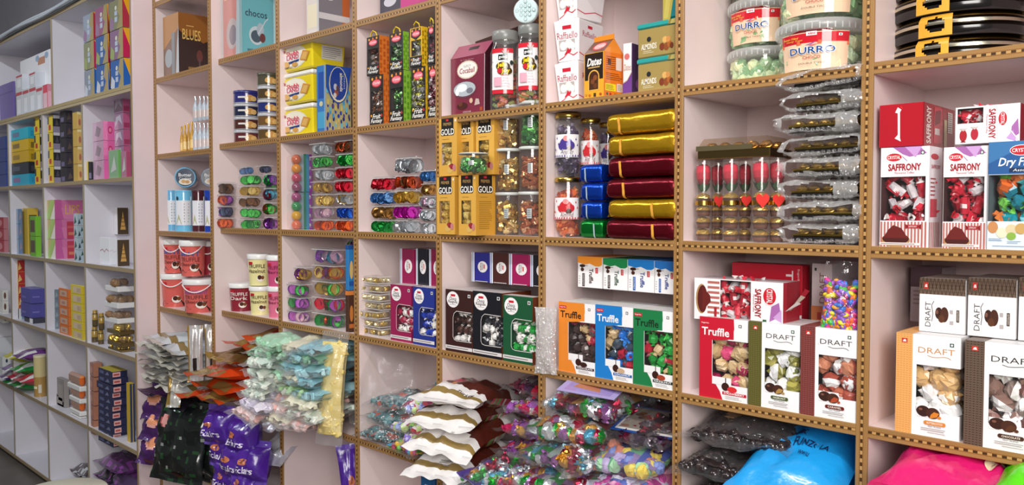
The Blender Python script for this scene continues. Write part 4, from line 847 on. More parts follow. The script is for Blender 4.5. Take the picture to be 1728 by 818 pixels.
carton('chocolate_box', 'tall blue almond chocolate box with a spotted gold base and ringed blue crest', 'box', (x, y, z, w, d, h), '2a62b0', {'f': '3a78b8', 'r': 'a8a070', 't': '3a70c0'},
       {'f': [('r', .1, .05, .9, .3, '4aa0c8'), ('r', .2, .5, .8, .9, '2450a0'), ('e', .5, .42, .2, .04, 'c8c8a0'), ('l', [(.9, 0), (.9, 1)], .04, 'c8d8e8')], 'r': dots + [('p', [(0, 1), (1, 1), (.86, .62), (.7, .48), (.45, .42), (.2, .5), (0, .66)], '23489a'), ('e', .48, .72, .36, .27, 'd8cfa8'), ('e', .48, .73, .33, .25, '1c3c8c'), ('t', 'almonds', .6, .76, .12, .28, 'e4dcc8', {'r': 1, 'b': .01}), ('fine', .69, .66, .74, .9, 9, 'c8c0b0'), ('e', .4, .6, .08, .06, '8a4a3c'), ('e', .36, .68, .07, .05, 'b0b4c0'), ('e', .44, .66, .05, .05, '5a3a38'), ('e', .34, .55, .06, .04, 'c8c0b8')]}, 'gloss')
# row 3: ball packs and cup tubs
for k in (0, 1):
    zb = ZS[3]+[.0, .155][k]; x, y, z, w, d, h = fb(479, 506, [320, 252][k], zb, .03, 526); h = .152
    t = thing('ball_pack', f'clear backed pack of four coloured surprise balls, {["lower", "upper"][k]} one', 'pack', (x, y, zb), 0, 'packs of surprise balls')
    b = MB(); b.box(-w/2, w/2, .05, d, 0, h, '5a4a8c', 'gloss', .002, cols={'f': 'a8c8d8', 'r': '7a5aa0'}); F, a = faces(w, d, h)['r']; b.art(F, [('r', .3, 0, .5, 1, '2a7a5a'), ('r', .5, 0, .75, 1, '3a8ab0'), ('r', .75, 0, 1, 1, '8a3a98')], a, 'gloss', off=.0006); F, a = faces(w, d, h)['f']; b.art(lambda u, v, o: (-w/2+u*w, .05-o, v*h), [('r', 0, 0, .3, 1, 'd0e0ea'), ('e', .15, .5, .1, .2, '6a8ab8'), ('e', .15, .85, .1, .1, 'b06a9a')], a, 'gloss', off=.0006); b.build('backing_card', t)
    for i in range(4):
        c = [['d86a4a', 'd8a020', '2a8a4a', '9a3a70'], ['8a4060', 'b83a58', 'd8881c', 'c8603a']][k][i]
        b = MB(); b.sphere(TRS((-w*.02, .022, h*(.125+.25*i)), (0, 0, 0), h*.135), 14, 9, c, 'gloss', 0, R, True); b.build('surprise_ball', t)
        b = MB(); b.lathe([(h*.075, 0, 'c8c8cc'), (h*.075, h*.08, 'd8d8dc'), (h*.05, h*.09, 'b8b8be')], 14, 'foil', Matrix.Translation((w*.40, .05, h*(.125+.25*i))) @ Matrix.Rotation(PI/2, 4, 'X') @ Matrix.Rotation(.7, 4, 'Y')); b.build('cap', t)
    b = MB(); b.box(-w*.32, w/2+.006, -.004, .06, .003, h-.003, 'ffffff', 'clear', .008); b.build('blister', t)
tub_column('the column behind the ball packs', 524, 549, 566, 240, 388, .015, ['orange', ('silver', 'rose'), 'gold', ('gold', 'bronze'), 'silver', 'green', 'silver'], ZS[3], 400)
tub_column('the tallest column beside the divider', 565, 592, 604, 235, 388, .015, ['orange', ('blue',), ('gold', 'silver'), 'red', 'red', 'green', ('orange', 'brown')], ZS[3], 420)
# row 4: square tubs of wrapped sweets
gp = 'clear square tubs of foil sweets on the fourth shelf'
for cidx, (x0, x1, x2, n, yt, yb) in enumerate(((483, 506, 527, 3, 474, 551), (526, 563, 583, 5, 415, 556))):
    x, y, zb, w, d, H = fb(x0, x1, yt, ZS[4], .02, x2); h = H/n
    for k in range(n):
        cs = [('purple', 'teal', 'rose'), ('green', 'purple', 'orange'), ('red', 'purple', 'green'), ('gold', 'bronze', 'green'), ('purple', 'gold', 'orange')][k if cidx == 0 else (k+1) % 5]
        t = tub(f'square clear tub of mixed foil cups, {ordn(k, n)} of the {["short", "tall"][cidx]} column', x, y, zb+k*h, w, d, h-.0015, cs, gp, 440+cidx*9+k, nx=2, ns=2, taper=.003)
x, y, zb, w, d, H = fb(496, 512, 448, ZS[4]+.205, .05, 528); tub('small clear tub of golden and purple cups on top of the short column', x, y, at(496, 474, Y=.05).z+.004, w, d, .065, ('gold', 'purple'), None, 460, nx=2, ns=2)
for k in range(4): x, y, zb, w, d, H = fb(545, 556, 415, ZS[4], .12, 582); tub(f'dark clear tub of green foil cups in the rear column, {ordn(k, 4)}', x+.05, .2, ZS[4]+.09*k, .1, .1, .088, ('green', 'purple'), None, 465+k)
for k in (0, 1):
    x, y, zb, w, d, H = fb(583, 588, [512, 454][k], ZS[4]+[0, .157][k], .005, 598); H = [.155, .17][k]
    carton('snack_box', ['dark brown and orange snack box under the blue one', 'blue snack box with a golden picture beside the tall tub column'][k], 'box', (x, y, zb, w, d, H), ['4a2c1c', '2a7ab8'][k], {'t': 'd07030'}, {'r': [('r', 0, .9, 1, 1, ['d8803a', '1c4a8a'][k]), ('e', .5, .45, .3, .2, ['c87838', 'd8b060'][k]), ('r', .1, .1, .9, .2, ['c06a30', '2050a0'][k])], 'f': [('r', 0, .9, 1, 1, ['d8803a', '1c4a8a'][k])]})
# row 6
purple('purple lettered toffee bag leaning upright against the divider', -2.54, .03, ZS[6]+.075, .1, .04, 470, (1.35, -.1, 1.0), d=.24)
purple('purple toffee bag lying at the bottom of the nearly empty cubby', -2.66, -.02, ZS[6]+.002, .26, .06, 471, (.05, 0, .1), False, d=.2)
purple('second purple toffee bag lying behind on the bottom board', -2.8, .08, ZS[6]+.002, .2, .04, 472, (.05, 0, .1), False, d=.18)

# ------------------------------------------------------------------ bay with the fruit boxes
g = fb(641, 676, 6, ZS[1], .05, 736); carton('chocolate_box', 'dark grey gift box with a pink lid edge at the top of the frame', 'box', g[:5]+(.22,), '55505a', {'r': '5a4a58'}, {'f': [('e', .5, .25, .3, .08, 'c8c4cc'), ('r', 0, .0, 1, .03, '8a8690')], 'r': [('r', 0, .1, 1, .35, 'd05c98'), ('r', .3, .35, 1, 1, '8a5a70')]}, 'gloss')
def fruit(label, g, side, sidepat, seed, upper):
    u1 = ('36302c', '2a2622')
    art = {'f': [('p', [(.08, .98), (.92, .98), (.92, .78), (.5, .68), (.08, .78)], '221c1c'), ('e', .5, .84, .34, .08, 'd02838'), ('e', .5, .84, .30, .06, 'e87884'), ('t', 'Crystal', .5, .84, .5, .06, 'f4ecec', {'s': .2, 'b': .01}), ('e', .2, .93, .07, .03, 'e8a030'), ('e', .8, .94, .07, .03, 'e8a030'), ('e', .5, .94, .06, .03, 'd87828'),
                 ('r', 0, 0, 1, .27, '1c1816'), ('t', 'Fruit', .5, .18, .6, .1, 'f0ece4', {'b': .02, 's': .25}), ('t', 'Fantasy', .5, .08, .84, .1, 'f0ece4', {'b': .02, 's': .25}), ('e', .12, .2, .05, .025, 'e8a030'), ('e', .88, .19, .05, .03, 'c83838')],
           'r': [('e', .15+.35*(i % 3), .06+.1*(i//3)+.03*(i % 2), .12, .035, sidepat) for i in range(27)] if sidepat else [('fine', .1, .1, .9, .9, 16, 'c8c4bc')]}
    pal = {'orange': [('6a5a54', 'b88a60'), ('b8b0a8', None), ('7a4838', None)], 'green': [('507a48', '9ad870'), ('d8e0d0', None), ('3a5a3a', None)], 'yellow': [('6a6a5a', 'd8d450'), ('a8a8a4', None)], 'pink': [('7a5058', 'c07a88'), ('d8c8cc', None), ('6a3a44', None)]}[side]
    sc_ = {'orange': 'd8752c', 'green': '86b838', 'yellow': 'e0b420', 'pink': '8a3a48' if not upper else '26221f'}[side]
    t = window_carton('sweet_box', label, 'box', g, '2a2422', {'r': sc_, 't': sc_, 'f': '2a2422' if side != 'yellow' or not upper else 'd8ac24'}, art, (.1, .28, .92, .68), 0, ('twist', pal, 'foil', .0135), stuff=True)
    if upper or side == 'green':
        b = MB(); w, h = g[3], g[5]; b.tube([(-w*.25, .004, h), (-w*.2, .002, h+.012), (0, 0, h+.02), (w*.2, .002, h+.012), (w*.25, .004, h)], .0025, 'e0c020', 'plastic', 5); b.build('handle', t)
cols = ['orange', 'green', 'yellow', 'pink']
for i, (xl, xu) in enumerate((((624, 647, 657), (619, 640, 657)), ((657, 681, 696), (657, 680, 690)), ((694, 718, 724), (692, 712, 723)), ((722, 738, 745), (722, 733, 744)))):
    x, y, zb, w, d, h = fb(xl[0], xl[1], [140, 137, 132, 126][i], ZS[2], .015, xl[2]); h0 = .178
    fruit(f'{cols[i]} sided sweet box with a black front, lower row', (x, y, zb, w, d, h0), cols[i], {'orange': 'b8541c', 'green': '5a9020', 'yellow': 'b88c10', 'pink': None}[cols[i]], i, False)
    x, y, zb, w, d, h = fb(xu[0], xu[1], [64, 58, 49, 42][i], ZS[2]+.18, .015, xu[2])
    fruit(f'{["orange", "green", "yellow", "black"][i]} sided sweet box with a carrying loop, upper row', (x, y, zb, w, d, min(h, .176)), cols[i], {'orange': 'b8541c', 'green': '5a9020', 'yellow': '9a7410', 'pink': None}[cols[i]], i+9, True)
# row 3: tubs
tub_column('the front column of four', 627, 662, 672, 297, 393, .015, ['green', 'bronze', 'sky', 'red'], ZS[3], 500)
tub_column('the second column of four', 668, 703, 712, 293, 396, .01, ['silver', 'magenta', 'gold', ('orange', 'brown')], ZS[3], 510)
tub_column('the column by the gold boxes', 709, 735, 743, 285, 398, .02, ['silver', 'silver', ('rose', 'silver'), 'bronze', 'sky'], ZS[3], 520)
x, y, zb, w, d, H = fb(668, 702, 269, at(668, 293, Y=.02).z+.003, .02, 712); tub('clear tub of silver foil sweets topping the second column', x, y, zb, w, d, .058, ('silver',), None, 530)
for k in (0, 1): x, y, zb, w, d, H = fb([697, 706][k], [722, 733][k], 258, at(700, 284, Y=.05).z+.004, .05, 742); tub(f'clear tub of silver foil sweets at the {["rear", "back corner"][k]} above the others', [x-.02, -2.1][k], [.16, .05][k], zb+.062*(1-k)*0+.0, .085, .08, .055, ('silver',), None, 532+k) if k == 0 else None
# row 4: coin trays and tall boxes
for k in range(7):
    x, y, zb, w, d, H = fb(604, 640, 484, ZS[4], .015, 661); zb = ZS[4]+.001+.0315*k
    t = thing('coin_tray', f'flat clear tray of gold foil sweets, {ordn(k, 7)} of seven', 'tray', (x+R.uniform(-.006, .006), y+R.uniform(-.01, .01), zb), R.uniform(-.08, .08), 'flat trays of gold sweets')
    b = MB(); b.box(-w/2, w/2, 0, d, .0, .003, 'ffffff', 'clear', .001); b.box(-w/2+.003, w/2-.003, .003, d-.003, .003, .024, 'ffffff', 'clear', .005); b.box(-w/2, w/2, 0, d, .024, .027, 'ffffff', 'clear', .001)
    for z_ in (0, .0235): b.box(-w/2, w/2, -.001, .001, z_, z_+.004, 'ffffff', 'milky'); b.box(w/2-.001, w/2+.001, 0, d, z_, z_+.004, 'ffffff', 'milky')
    b.build('tray', t)
    b = MB(); g_ = random.Random(k)
    for i in range(9): b.sphere(TRS((-w*.34+w*.34*(i % 3), d*.16+d*.33*(i//3), .012), (0, 0, g_.uniform(0, 3)), (w*.15, d*.14, .0095)), 10, 6, g_.choice(['e4cf98', 'd8b868', 'ecdcb0']), 'foil', .06, g_)
    b.build('sweets', t, kind='stuff')
t = carton('coin_tray', 'clear tray of gold sweets at the rear behind the tray stack', 'tray', (-2.3, .17, ZS[4]+.18, .12, .1, .03), 'ffffff', None, None, 'clear', parts=None)
def choco(label, g, c, pal, side='6a2c1c'):
    art = {'f': [('e', .28, .84, .235, .13, 'f2ecec'), ('e', .28, .84, .215, .12, 'fbf7f6'), ('r', .2, .89, .37, .925, 'd02030'), ('t', 'Choco', .28, .855, .26, .055, '403030', {'b': .015}), ('t', 'Rasgulla', .28, .80, .34, .06, '403030', {'b': .015}), ('r', .16, .755, .4, .762, 'a89c9c'), ('r', .84, .89, .93, .94, 'eeeeee'), ('e', .885, .915, .028, .018, '202020'), ('r', 0, .045, 1, .1, 'e2dcdc'), ('fine', .04, .05, .97, .095, 1, '8a8484'),
                 ('l', [(.97, .655), (.42, .66), (.33, .62), (.29, .55), (.29, .24), (.33, .2), (.42, .185), (.98, .19)], .014, 'e8e2e0')]}
    return window_carton('sweet_box', label, 'box', g, c, {'r': side, 't': 'cfc4c0'}, art, (.32, .2, 1, .645), .35, ('twist', pal, 'gloss', .0155), inner=c)
WS = [('eeeae6', None)]
x, y, z, w, d, h = fb(659, 694, 479, ZS[4], .01, 700); choco('magenta tall sweet box with a white oval emblem beside the coin trays', (x, y, z, w, .15, h), '9a1c50', WS+[('9a1c40', 'e8e0e0'), ('a82448', None)], '8a1a48')
x, y, z, w, d, h = fb(697, 733, 483, ZS[4], .008, 740); choco('royal blue tall sweet box with a white oval emblem', (x, y, z, w, .15, h), '24348a', WS+[('1c3cb0', 'e0e4f4'), ('1c34a0', None)], '1c2a6c')
def choco_lying(label, x0, x1, yt, yb, c, Y, zb, edge=True):
    x, y, _, w, d, h = fb(x0, x1, yt, zb, Y, None, .14)
    carton('sweet_box', label, 'box', (x, y, zb, w, d, h), c, {'l': 'e8e4e4', 't': 'a89ca4'}, {'f': ([('r', .0, 0, .05, 1, 'dfe0e6'), ('r', .05, 0, .1, 1, '8a9ac8'), ('r', .1, 0, .16, 1, 'e8e8ee')] if edge else []) + [('e', .62, .52, .27, .19, 'f0eaea'), ('r', .68, .46, .74, .6, 'd02838'), ('t', 'Choco', .62, .53, .09, .22, '403838', {'r': 1, 'b': .01}), ('t', 'Rasgulla', .52, .52, .09, .27, '403838', {'r': 1, 'b': .01}), ('r', .2, .02, .9, .04, 'd8d0d0')]}, 'gloss', group=None)
zt = ZS[4]+.26
for i, (x0, x1, yt, c, l) in enumerate(((675, 698, 419, '961c50', 'magenta'), (702, 721, 419, '1c1c28', 'black'), (724, 746, 420, '961c50', 'magenta'))):
    zb = at(690, 481, Y=.06).z; choco_lying(f'{l} sweet box lying on the tall boxes, {["first", "second", "third"][i]} from the coin trays', x0, x1, yt, 478, c, .06, zb)
# row 5: mixed sweets
TW = {'teal': [('4a8088', 'b0c4c4'), ('8cb4b8', None), ('c0503c', 'd8d8d8'), ('5a9498', 'e0e0e0'), ('2c5a64', None)], 'mix': [('e04c78', None), ('f08c3c', None), ('4cb4e0', None), ('e8c840', None), ('b45cc8', None), ('e86aa0', None), ('78c850', None)],
      'print': [('c84a5c', 'f0e0e0'), ('e8d8d8', 'a03038'), ('90c850', 'c8e090'), ('8c78c8', 'c8c0f0'), ('a8b8f0', None), ('a02c60', None), ('f0e0e4', 'c03040')],
      'foil': [('c8ccd0', None), ('d8dce0', '9aa0a8'), ('b01c40', 'e05070'), ('8a1c3c', None), ('28a040', '60d860'), ('58a8c8', 'b0dcec'), ('a870b0', None), ('d8a040', None), ('e0e0e4', None)],
      'pink': [('e06cb0', 'f0a8d0'), ('c848a0', None), ('e8e8f4', '5a78c8'), ('f08cb8', None), ('d8d8ec', None), ('e8b440', None)],
      'pastel': [('8c78a8', 'b0a0c8'), ('4a5aa8', None), ('6aa880', '9ac8a0'), ('c87860', None), ('d8c050', None), ('a890b8', None), ('7c8cc8', None)],
      'purple': [('7a3a8a', 'b070c0'), ('9a58a8', None), ('c89840', None), ('5c2c6c', None), ('d8d0dc', None), ('b02050', None)],
      'dark': [('3a2030', None), ('6a1c38', None), ('b01c3c', None), ('7a7078', None), ('4a2c50', None)]}
def clear_bag(label, x, y, z, w, d, h, pal, sd, kind='twist', sz=.014, cnt=80, rot=(0, 0, 0), group=None, mm='gloss', seal=.03, core=None):
    fl = (kind, TW[pal] if isinstance(pal, str) else pal, mm, sz, cnt) + ((core,) if core else ())
    return bag('sweet_bag', label, (x, y, z), w, d, h, 'ffffff', 'film', rot, seal, .012, sd, fill=fl, group=group, wave=.03, n=(13, 11))
gp = 'clear bags of mixed wrapped sweets behind the open film'
z = ZS[5]
for k, (x, y, dz, w_, d_, h_, p, kd, s_, l) in enumerate(((-2.36, .0, .0, .2, .22, .055, 'teal', 'twist', .013, 'teal wrapped sweets, lowest at the outer side'), (-2.16, -.03, .0, .23, .22, .055, 'mix', 'bean', .011, 'bright multicoloured dragees at the front'), (-2.36, .02, .055, .2, .22, .06, 'teal', 'twist', .013, 'teal wrapped sweets, second layer'), (-2.17, .0, .055, .22, .22, .07, 'print', 'twist', .017, 'red and white printed sweets in the middle'), (-2.37, .04, .112, .18, .2, .05, 'teal', 'twist', .013, 'teal wrapped sweets, third layer'), (-2.14, .03, .12, .2, .22, .06, 'print', 'twist', .017, 'green and violet printed sweets on top'), (-2.11, .12, .175, .15, .16, .08, 'teal', 'twist', .015, 'dark teal sweets at the rear against the divider'), (-2.1, -.04, .045, .13, .16, .05, 'print', 'twist', .016, 'blue and white printed sweets by the divider'))):
    clear_bag(f'clear bag of {l}', x, y-.02, z+dz+.002, w_, d_, h_, p, 600+k, 'bon' if p == 'print' else kd, s_, 80, (R.uniform(-.06, .06), R.uniform(-.08, .08), R.uniform(-.2, .2)), gp, 'gloss', core=.86)
b = MB(); b.grid(lambda u, v: ((-2.47+.02*noise.noise((u*3, v*3, 1))+.36*u*(1-.25*v), -.045+.09*v+.03*noise.noise((u*4, v*4, 2))-.05*math.sin(PI*u)*(1-v), z+.07+.27*v+.02*noise.noise((u*3, v*3, 5)))), 26, 26, 'ffffff', 'film')
tag(b.build('plastic_film'), 'crumpled sheet of clear plastic film hanging open across the mixed sweets cubby', 'film')
# row 6
g = fb(710, 733, 793, ZS[6], .02, 742); carton('sweet_box', 'blue box with white lettering standing on the lowest shelf by the divider', 'box', g[:5]+(g[5],), '1c5c94', {'r': '1a5088'}, {'f': [('t', 'ERS', .45, .62, .3, .5, 'd0dcec', {'r': 1, 'b': .01}), ('r', .8, .1, .9, .9, '164a7c')]})
# ------------------------------------------------------------------ bay with the maroon box, jars, gold boxes
x, y, z, w, d, h = fb(762, 813, 78, ZS[2], .03, 828); h0 = at(762, 76, Y=.03).z-ZS[2]; w = at(818, 190, Y=.03).x-at(762, 190, Y=.03).x
t = thing('sweet_box', 'maroon carry box with a cut out handle, an oval emblem and a silver window', 'box', (x+.004, .03, ZS[2]), 0)
b = MB(); d = .075; tw = .016       # gabled top: the front widens a little upwards into the handle panel
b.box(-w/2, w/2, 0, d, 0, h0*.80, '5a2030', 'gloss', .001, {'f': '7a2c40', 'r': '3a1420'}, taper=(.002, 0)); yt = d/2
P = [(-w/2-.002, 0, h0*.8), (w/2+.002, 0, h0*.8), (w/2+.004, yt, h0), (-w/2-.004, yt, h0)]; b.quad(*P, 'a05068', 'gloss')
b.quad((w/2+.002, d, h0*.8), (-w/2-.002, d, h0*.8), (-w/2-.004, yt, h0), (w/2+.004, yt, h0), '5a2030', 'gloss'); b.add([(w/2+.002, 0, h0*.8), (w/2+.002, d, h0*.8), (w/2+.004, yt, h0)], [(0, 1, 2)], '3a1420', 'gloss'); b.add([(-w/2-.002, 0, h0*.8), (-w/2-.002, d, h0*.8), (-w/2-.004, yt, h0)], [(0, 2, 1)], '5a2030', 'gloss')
F = lambda u, v, o: (-w/2+u*w, -o+(max(0, v-.8)/.2)*yt, v*h0)
b.art(F, [('r', .4, .9, .7, .95, '1c1014'), ('e', .5, .62, .31, .125, 'd8c8b0'), ('e', .5, .62, .28, .108, 'f2ece4'), ('t', 'GLRCY', .5, .67, .22, .03, '6a6a70'), ('t', 'Cocaball', .5, .61, .46, .075, '9a2438', {'b': .012, 's': .15}), ('t', 'My Truffle Moment', .5, .755, .4, .02, 'c898a0'), ('e', .42, .35, .36, .12, '6a3a48'), ('e', .42, .36, .33, .1, 'b4bcc2'), ('e', .34, .38, .16, .055, 'eef2f4'), ('e', .58, .33, .1, .04, '7a7a86'), ('e', .2, .33, .06, .05, 'f4f8fa'), ('e', .35, .13, .16, .05, '4a2420'), ('e', .3, .16, .06, .03, '6a3a2c'), ('e', .62, .19, .05, .035, 'd8b898'), ('p', [(.72, .12), (.88, .13), (.85, .2), (.76, .21)], 'c8b0a8'), ('t', 'COCOA', .5, .045, .24, .022, 'e8d0c8'), ('r', .15, .02, .9, .023, 'c8a0a0'), ('r', .88, .04, .96, .09, 'a84a28')], w/h0, 'gloss'); b.build('carton', t)  # pale ellipses paint highlights onto the silver window
zt = at(760, 62, Y=.15).z
carton('box', 'dark brown flat box lying across the rear above the maroon box', 'box', (-1.83, .16, ZS[2]+h0+.003, .36, .13, .05), '3a2624', {'f': '4a2c28', 't': '5a3a34'}, {'f': [('p', [(0, .2), (.5, .2), (.5, .9)], '6a4438')]}, rot=(0, -.12, .05))
def jar(name, label, p, glass, lidc, fillc, lab=None, kind='twist', sq=.0, sz=.014, group=None, cnt=70, mm='plastic', rz=None, lidh=.1, labcol=None, neck=.86, lr=1.0):
    x, y, z, r, h = p; t = thing(name, label, 'jar', (x, y, z), face_cam(x, y, .8) if rz is None else rz, group)
    b = MB(); b.lathe([(r*.94, 0, 'ffffff'), (r, h*.03, 'ffffff'), (r, h*(.72 if sq else .84), 'ffffff'), (r*neck, h*(.84 if sq else .9), 'ffffff'), (r*neck, h*(1-lidh), 'ffffff')], 24, glass); b.build('jar_body', t)
    b = MB(); b.lathe([(r*lr*neck*1.04, h*(1-lidh), lidc), (r*lr*neck*1.08, h*(1-lidh)+.002, lidc), (r*lr*neck*1.08, h*.985, lidc), (r*lr*neck*1.0, h, lidc)], 28, 'gold' if lidc == 'c8a850' else 'milky' if lidc == 'd8dcd8' else 'plastic'); b.build('lid', t)
    b = MB(); g = random.Random(int(x*-9999)); top = h*(.7 if sq else .85)
    for i in range(cnt):
        a = g.uniform(-PI, PI); q = r*.96-sz*1.12
        if i % 4 == 0: q *= g.random()
        c1, c2 = g.choice(fillc); b.sweet(kind, TRS((q*math.sin(a), -q*math.cos(a), sz+(top-2*sz)*((i*.618) % 1)), (g.uniform(-.6, .6), g.uniform(-.6, .6), a+g.uniform(-.5, .5)) if kind == 'block' else rnd_rot(g), sz*g.uniform(.85, 1.15)), c1, c2, mm, g)
    b.build('sweets', t, kind='stuff')
    if lab:
        v0, v1, items, sp = lab; b = MB(); R1 = r*1.012
        F = lambda u, v, o: ((R1+o)*math.sin((u-.5)*sp), -(R1+o)*math.cos((u-.5)*sp), h*(v0+(v1-v0)*v)); b.art(F, items, sp*r/(h*(v1-v0)), 'gloss', off=.0006, step=.0005, nx=14); b.build('jar_label', t)
    return t
jl = [('r', 0, 0, 1, 1, 'f0ecec'), ('r', 0, .9, 1, 1, 'd02838'), ('r', 0, 0, 1, .09, 'd02838'), ('p', [(.02, .7), (.5, .95), (.8, .95), (.7, .78), (.3, .7)], '2a4a34'), ('r', .35, .74, .75, .86, '202420'), ('t', 'gobal', .55, .8, .34, .08, 'f0f0f0', {'b': .02}), ('e', .55, .6, .3, .1, '4a3a1c'), ('e', .62, .5, .32, .1, '4a3a1c'), ('t', 'Jelly', .52, .62, .4, .13, 'f0d028', {'b': .04}), ('e', .42, .5, .1, .06, 'c82838'), ('t', 'Joy', .66, .49, .34, .13, 'f0d028', {'b': .04}), ('e', .9, .68, .07, .05, '2a3a38'), ('r', .18, .16, .5, .36, 'e0a8b8'), ('fine', .55, .14, .85, .38, 4, 'c87888'), ('fine', .45, .39, .8, .42, 1, 'c83848')]
JC = [('a8402c', None), ('8a8a4a', None), ('6a7a40', None), ('b86a30', None), ('8a4a2c', None)]
for i, (x0, x1, yt, yb) in enumerate(((827, 878, 54, 189), (871, 918, 43, 183))):
    p = cy(x0, x1, yt, yb, .05 if i == 0 else .045, ZS[2]); jar('jelly_jar', f'tall clear jelly jar with a red and white label, {["beside the maroon box", "under the small lying jar"][i]}', p, 'clear', 'd8dcd8', JC, (.2, .76, jl, 1.5), 'block', .1, .012, 'jelly jars', 100, lidh=.12, neck=.8, rz=face_cam(p[0], p[1], .72))
p = at(889, 19, Y=.02); t = thing('sweet_jar', 'small clear jar lying on its side on the jelly jars, patterned lid outward', 'jar', (p.x, .02, at(889, 44, Y=.04).z+.036), .5); r = .0355; Mx = Matrix.Rotation(PI/2, 4, 'X')
b = MB(); b.lathe([(r*.95, -.09, 'ffffff'), (r, -.085, 'ffffff'), (r, -.015, 'ffffff'), (r*.92, 0, 'ffffff')], 24, 'clear', Mx); b.build('jar_body', t)
b = MB(); b.lathe([(r*1.04, 0, 'dce6e6'), (r*1.04, .012, 'dce6e6'), (r*.98, .015, 'cfe0e0')], 28, 'plastic', Mx); F = lambda u, v, o: ((u-.5)*2*r, -.0155-o, (v-.5)*2*r)
it = [('e', .5, .5, .46, .46, 'c4dcdc')]; g = random.Random(3)
for i in range(5):
    for j in range(5):
        u, v = .14+.18*i, .14+.18*j
        if (u-.5)**2+(v-.5)**2 < .16: it += [('e', u, v, .07, .075, '7a9498'), ('e', u, v, .05, .055, 'd8e8e8'), ('t', 'dp', u, v, .06, .05, '5a7478')]
b.art(F, it, 1, 'plastic', step=.0001); b.build('lid', t)
b = MB()
for i in range(20): b.sweet('block', TRS((g.uniform(-.02, .02), g.uniform(.02, .075), g.uniform(-.02, .02)), rnd_rot(g), .011), *g.choice(JC), m='plastic', rng=g)
b.build('sweets', t, kind='stuff')
# gold boxes
def gold(label, g, seed, back=False):
    art = {'f': ([('r', .14, .7, .82, 1, '1c1816')] if True else []) + [('r', .4, .95, .54, .985, 'd02030'), ('t', 'PREMIER', .48, .9, .46, .05, 'c8a060'), ('t', 'GOLD', .48, .765, .8, .13, '201a10', {'b': .07}), ('t', 'GOLD', .48, .765, .76, .11, 'f4f0e8', {'b': .02}), ('r', .2, .635, .6, .64, '8a6a28'), ('r', .9, .93, .97, .97, 'f0ece0'), ('e', .62, .1, .16, .055, 'd8b060'), ('e', .74, .16, .12, .05, '8a1c28'), ('e', .86, .14, .09, .06, 'c88080'), ('e', .66, .17, .08, .03, 'a02c34')]}
    if back:
        art['r'] = art['f'][:-5] + [('fine', .15, .1, .85, .58, 14, 'a87c2c')]
        art['f'] = art['f']
    return window_carton('sweet_box', label, 'box', g, 'dca848', {'r': 'd09a38', 't': 'e0b050'}, art, (.16, .19, .72, .58), 0, ('ball', [('d8b458', None), ('b89440', None), ('e0c878', None)], 'foil', .0145), inner='6a5a30')
z2 = ZS[3]+.187
gx = lambda x0, x1: (lambda a, c: ((a.x+c.x)/2, c.x-a.x))(at(x0, 350, Y=.0), at(x1, 350, Y=.0))
for i, (x0, x1, zz, l, bk_) in enumerate(((742, 772, ZS[3], 'gold sweet box with a round sweets window, lower front at the divider', 0), (774, 803, ZS[3], 'gold sweet box turned to show its printed side, lower middle', 1), (741, 771, z2, 'gold sweet box with a round sweets window, upper at the divider', 0), (772, 799, z2, 'gold sweet box behind the green jar, upper middle', 0), (803, 834, z2, 'gold sweet box beside the gold wrapped jars, upper end', 0))):
    xc, w = gx(x0, x1); yy = (-.012, -.045, -.006, .014, .014)[i]
    if i > 0: a = at(x0, 280, Y=yy); c = at(x1, 280, Y=yy); xc, w = (a.x+c.x)/2, c.x-a.x
    dd = .085 if i in (0, 2) else (at(836, 350, X=xc+w/2).y-yy) if i == 1 else .07
    if i == 4: dd = .05
    gold(l, (xc, yy, zz, w, dd, .184), i, bk_)
def clearjar(label, p, pal, seed, group='round clear jars of foil cubes'):
    return jar('sweet_jar', label, p, 'clear', 'c8ccc8', pal, (.4, .62, [('r', .3, 0, .7, 1, 'a8acac'), ('fine', .34, .1, .66, .9, 4, '70767a')], .9), 'block', 0, .0125, group, 95, 'foil', lidh=.07, neck=1.0, lr=.96)
GR = [('3a8a3c', '7ad070'), ('58a850', None), ('2a6a34', None), ('a0d890', None)]; GO = [('c8a050', None), ('e8d090', None), ('b88a44', None), ('d8b468', None)]; CO = [('c87c50', None), ('a85c38', None), ('e0a880', None), ('b86848', None)]
p = cy(774, 825, 268, 318, .035, z2); clearjar('round clear jar of green foil cubes standing in front of the gold boxes', (at(799, 290, Y=-.036).x, -.036, z2, p[3]*.93, at(799, 262, Y=.03).z-z2), GR, 1)
for i, (x0, x1, yt, yb, pal, l) in enumerate(((836, 879, 346, 399, GO, 'pale gold foil cubes, lowest, next to the gold boxes'), (874, 919, 345, 400, CO, 'copper foil cubes, lowest, by the divider'), (837, 879, 290, 345, GO, 'pale gold foil cubes, middle tier'), (876, 920, 289, 345, CO, 'copper foil cubes, middle tier'), (836, 877, 232, 289, GO, 'pale gold foil cubes, top tier'), (876, 920, 227, 288, GR, 'green foil cubes, top tier by the divider'))):
    tier = i//2; p = cy(x0, x1, yt, yb, .06 if i % 2 == 0 else .055, ZS[3]+.134*tier); clearjar(f'round clear jar of {l}', (p[0], p[1], p[2], p[3], .132), pal, i)
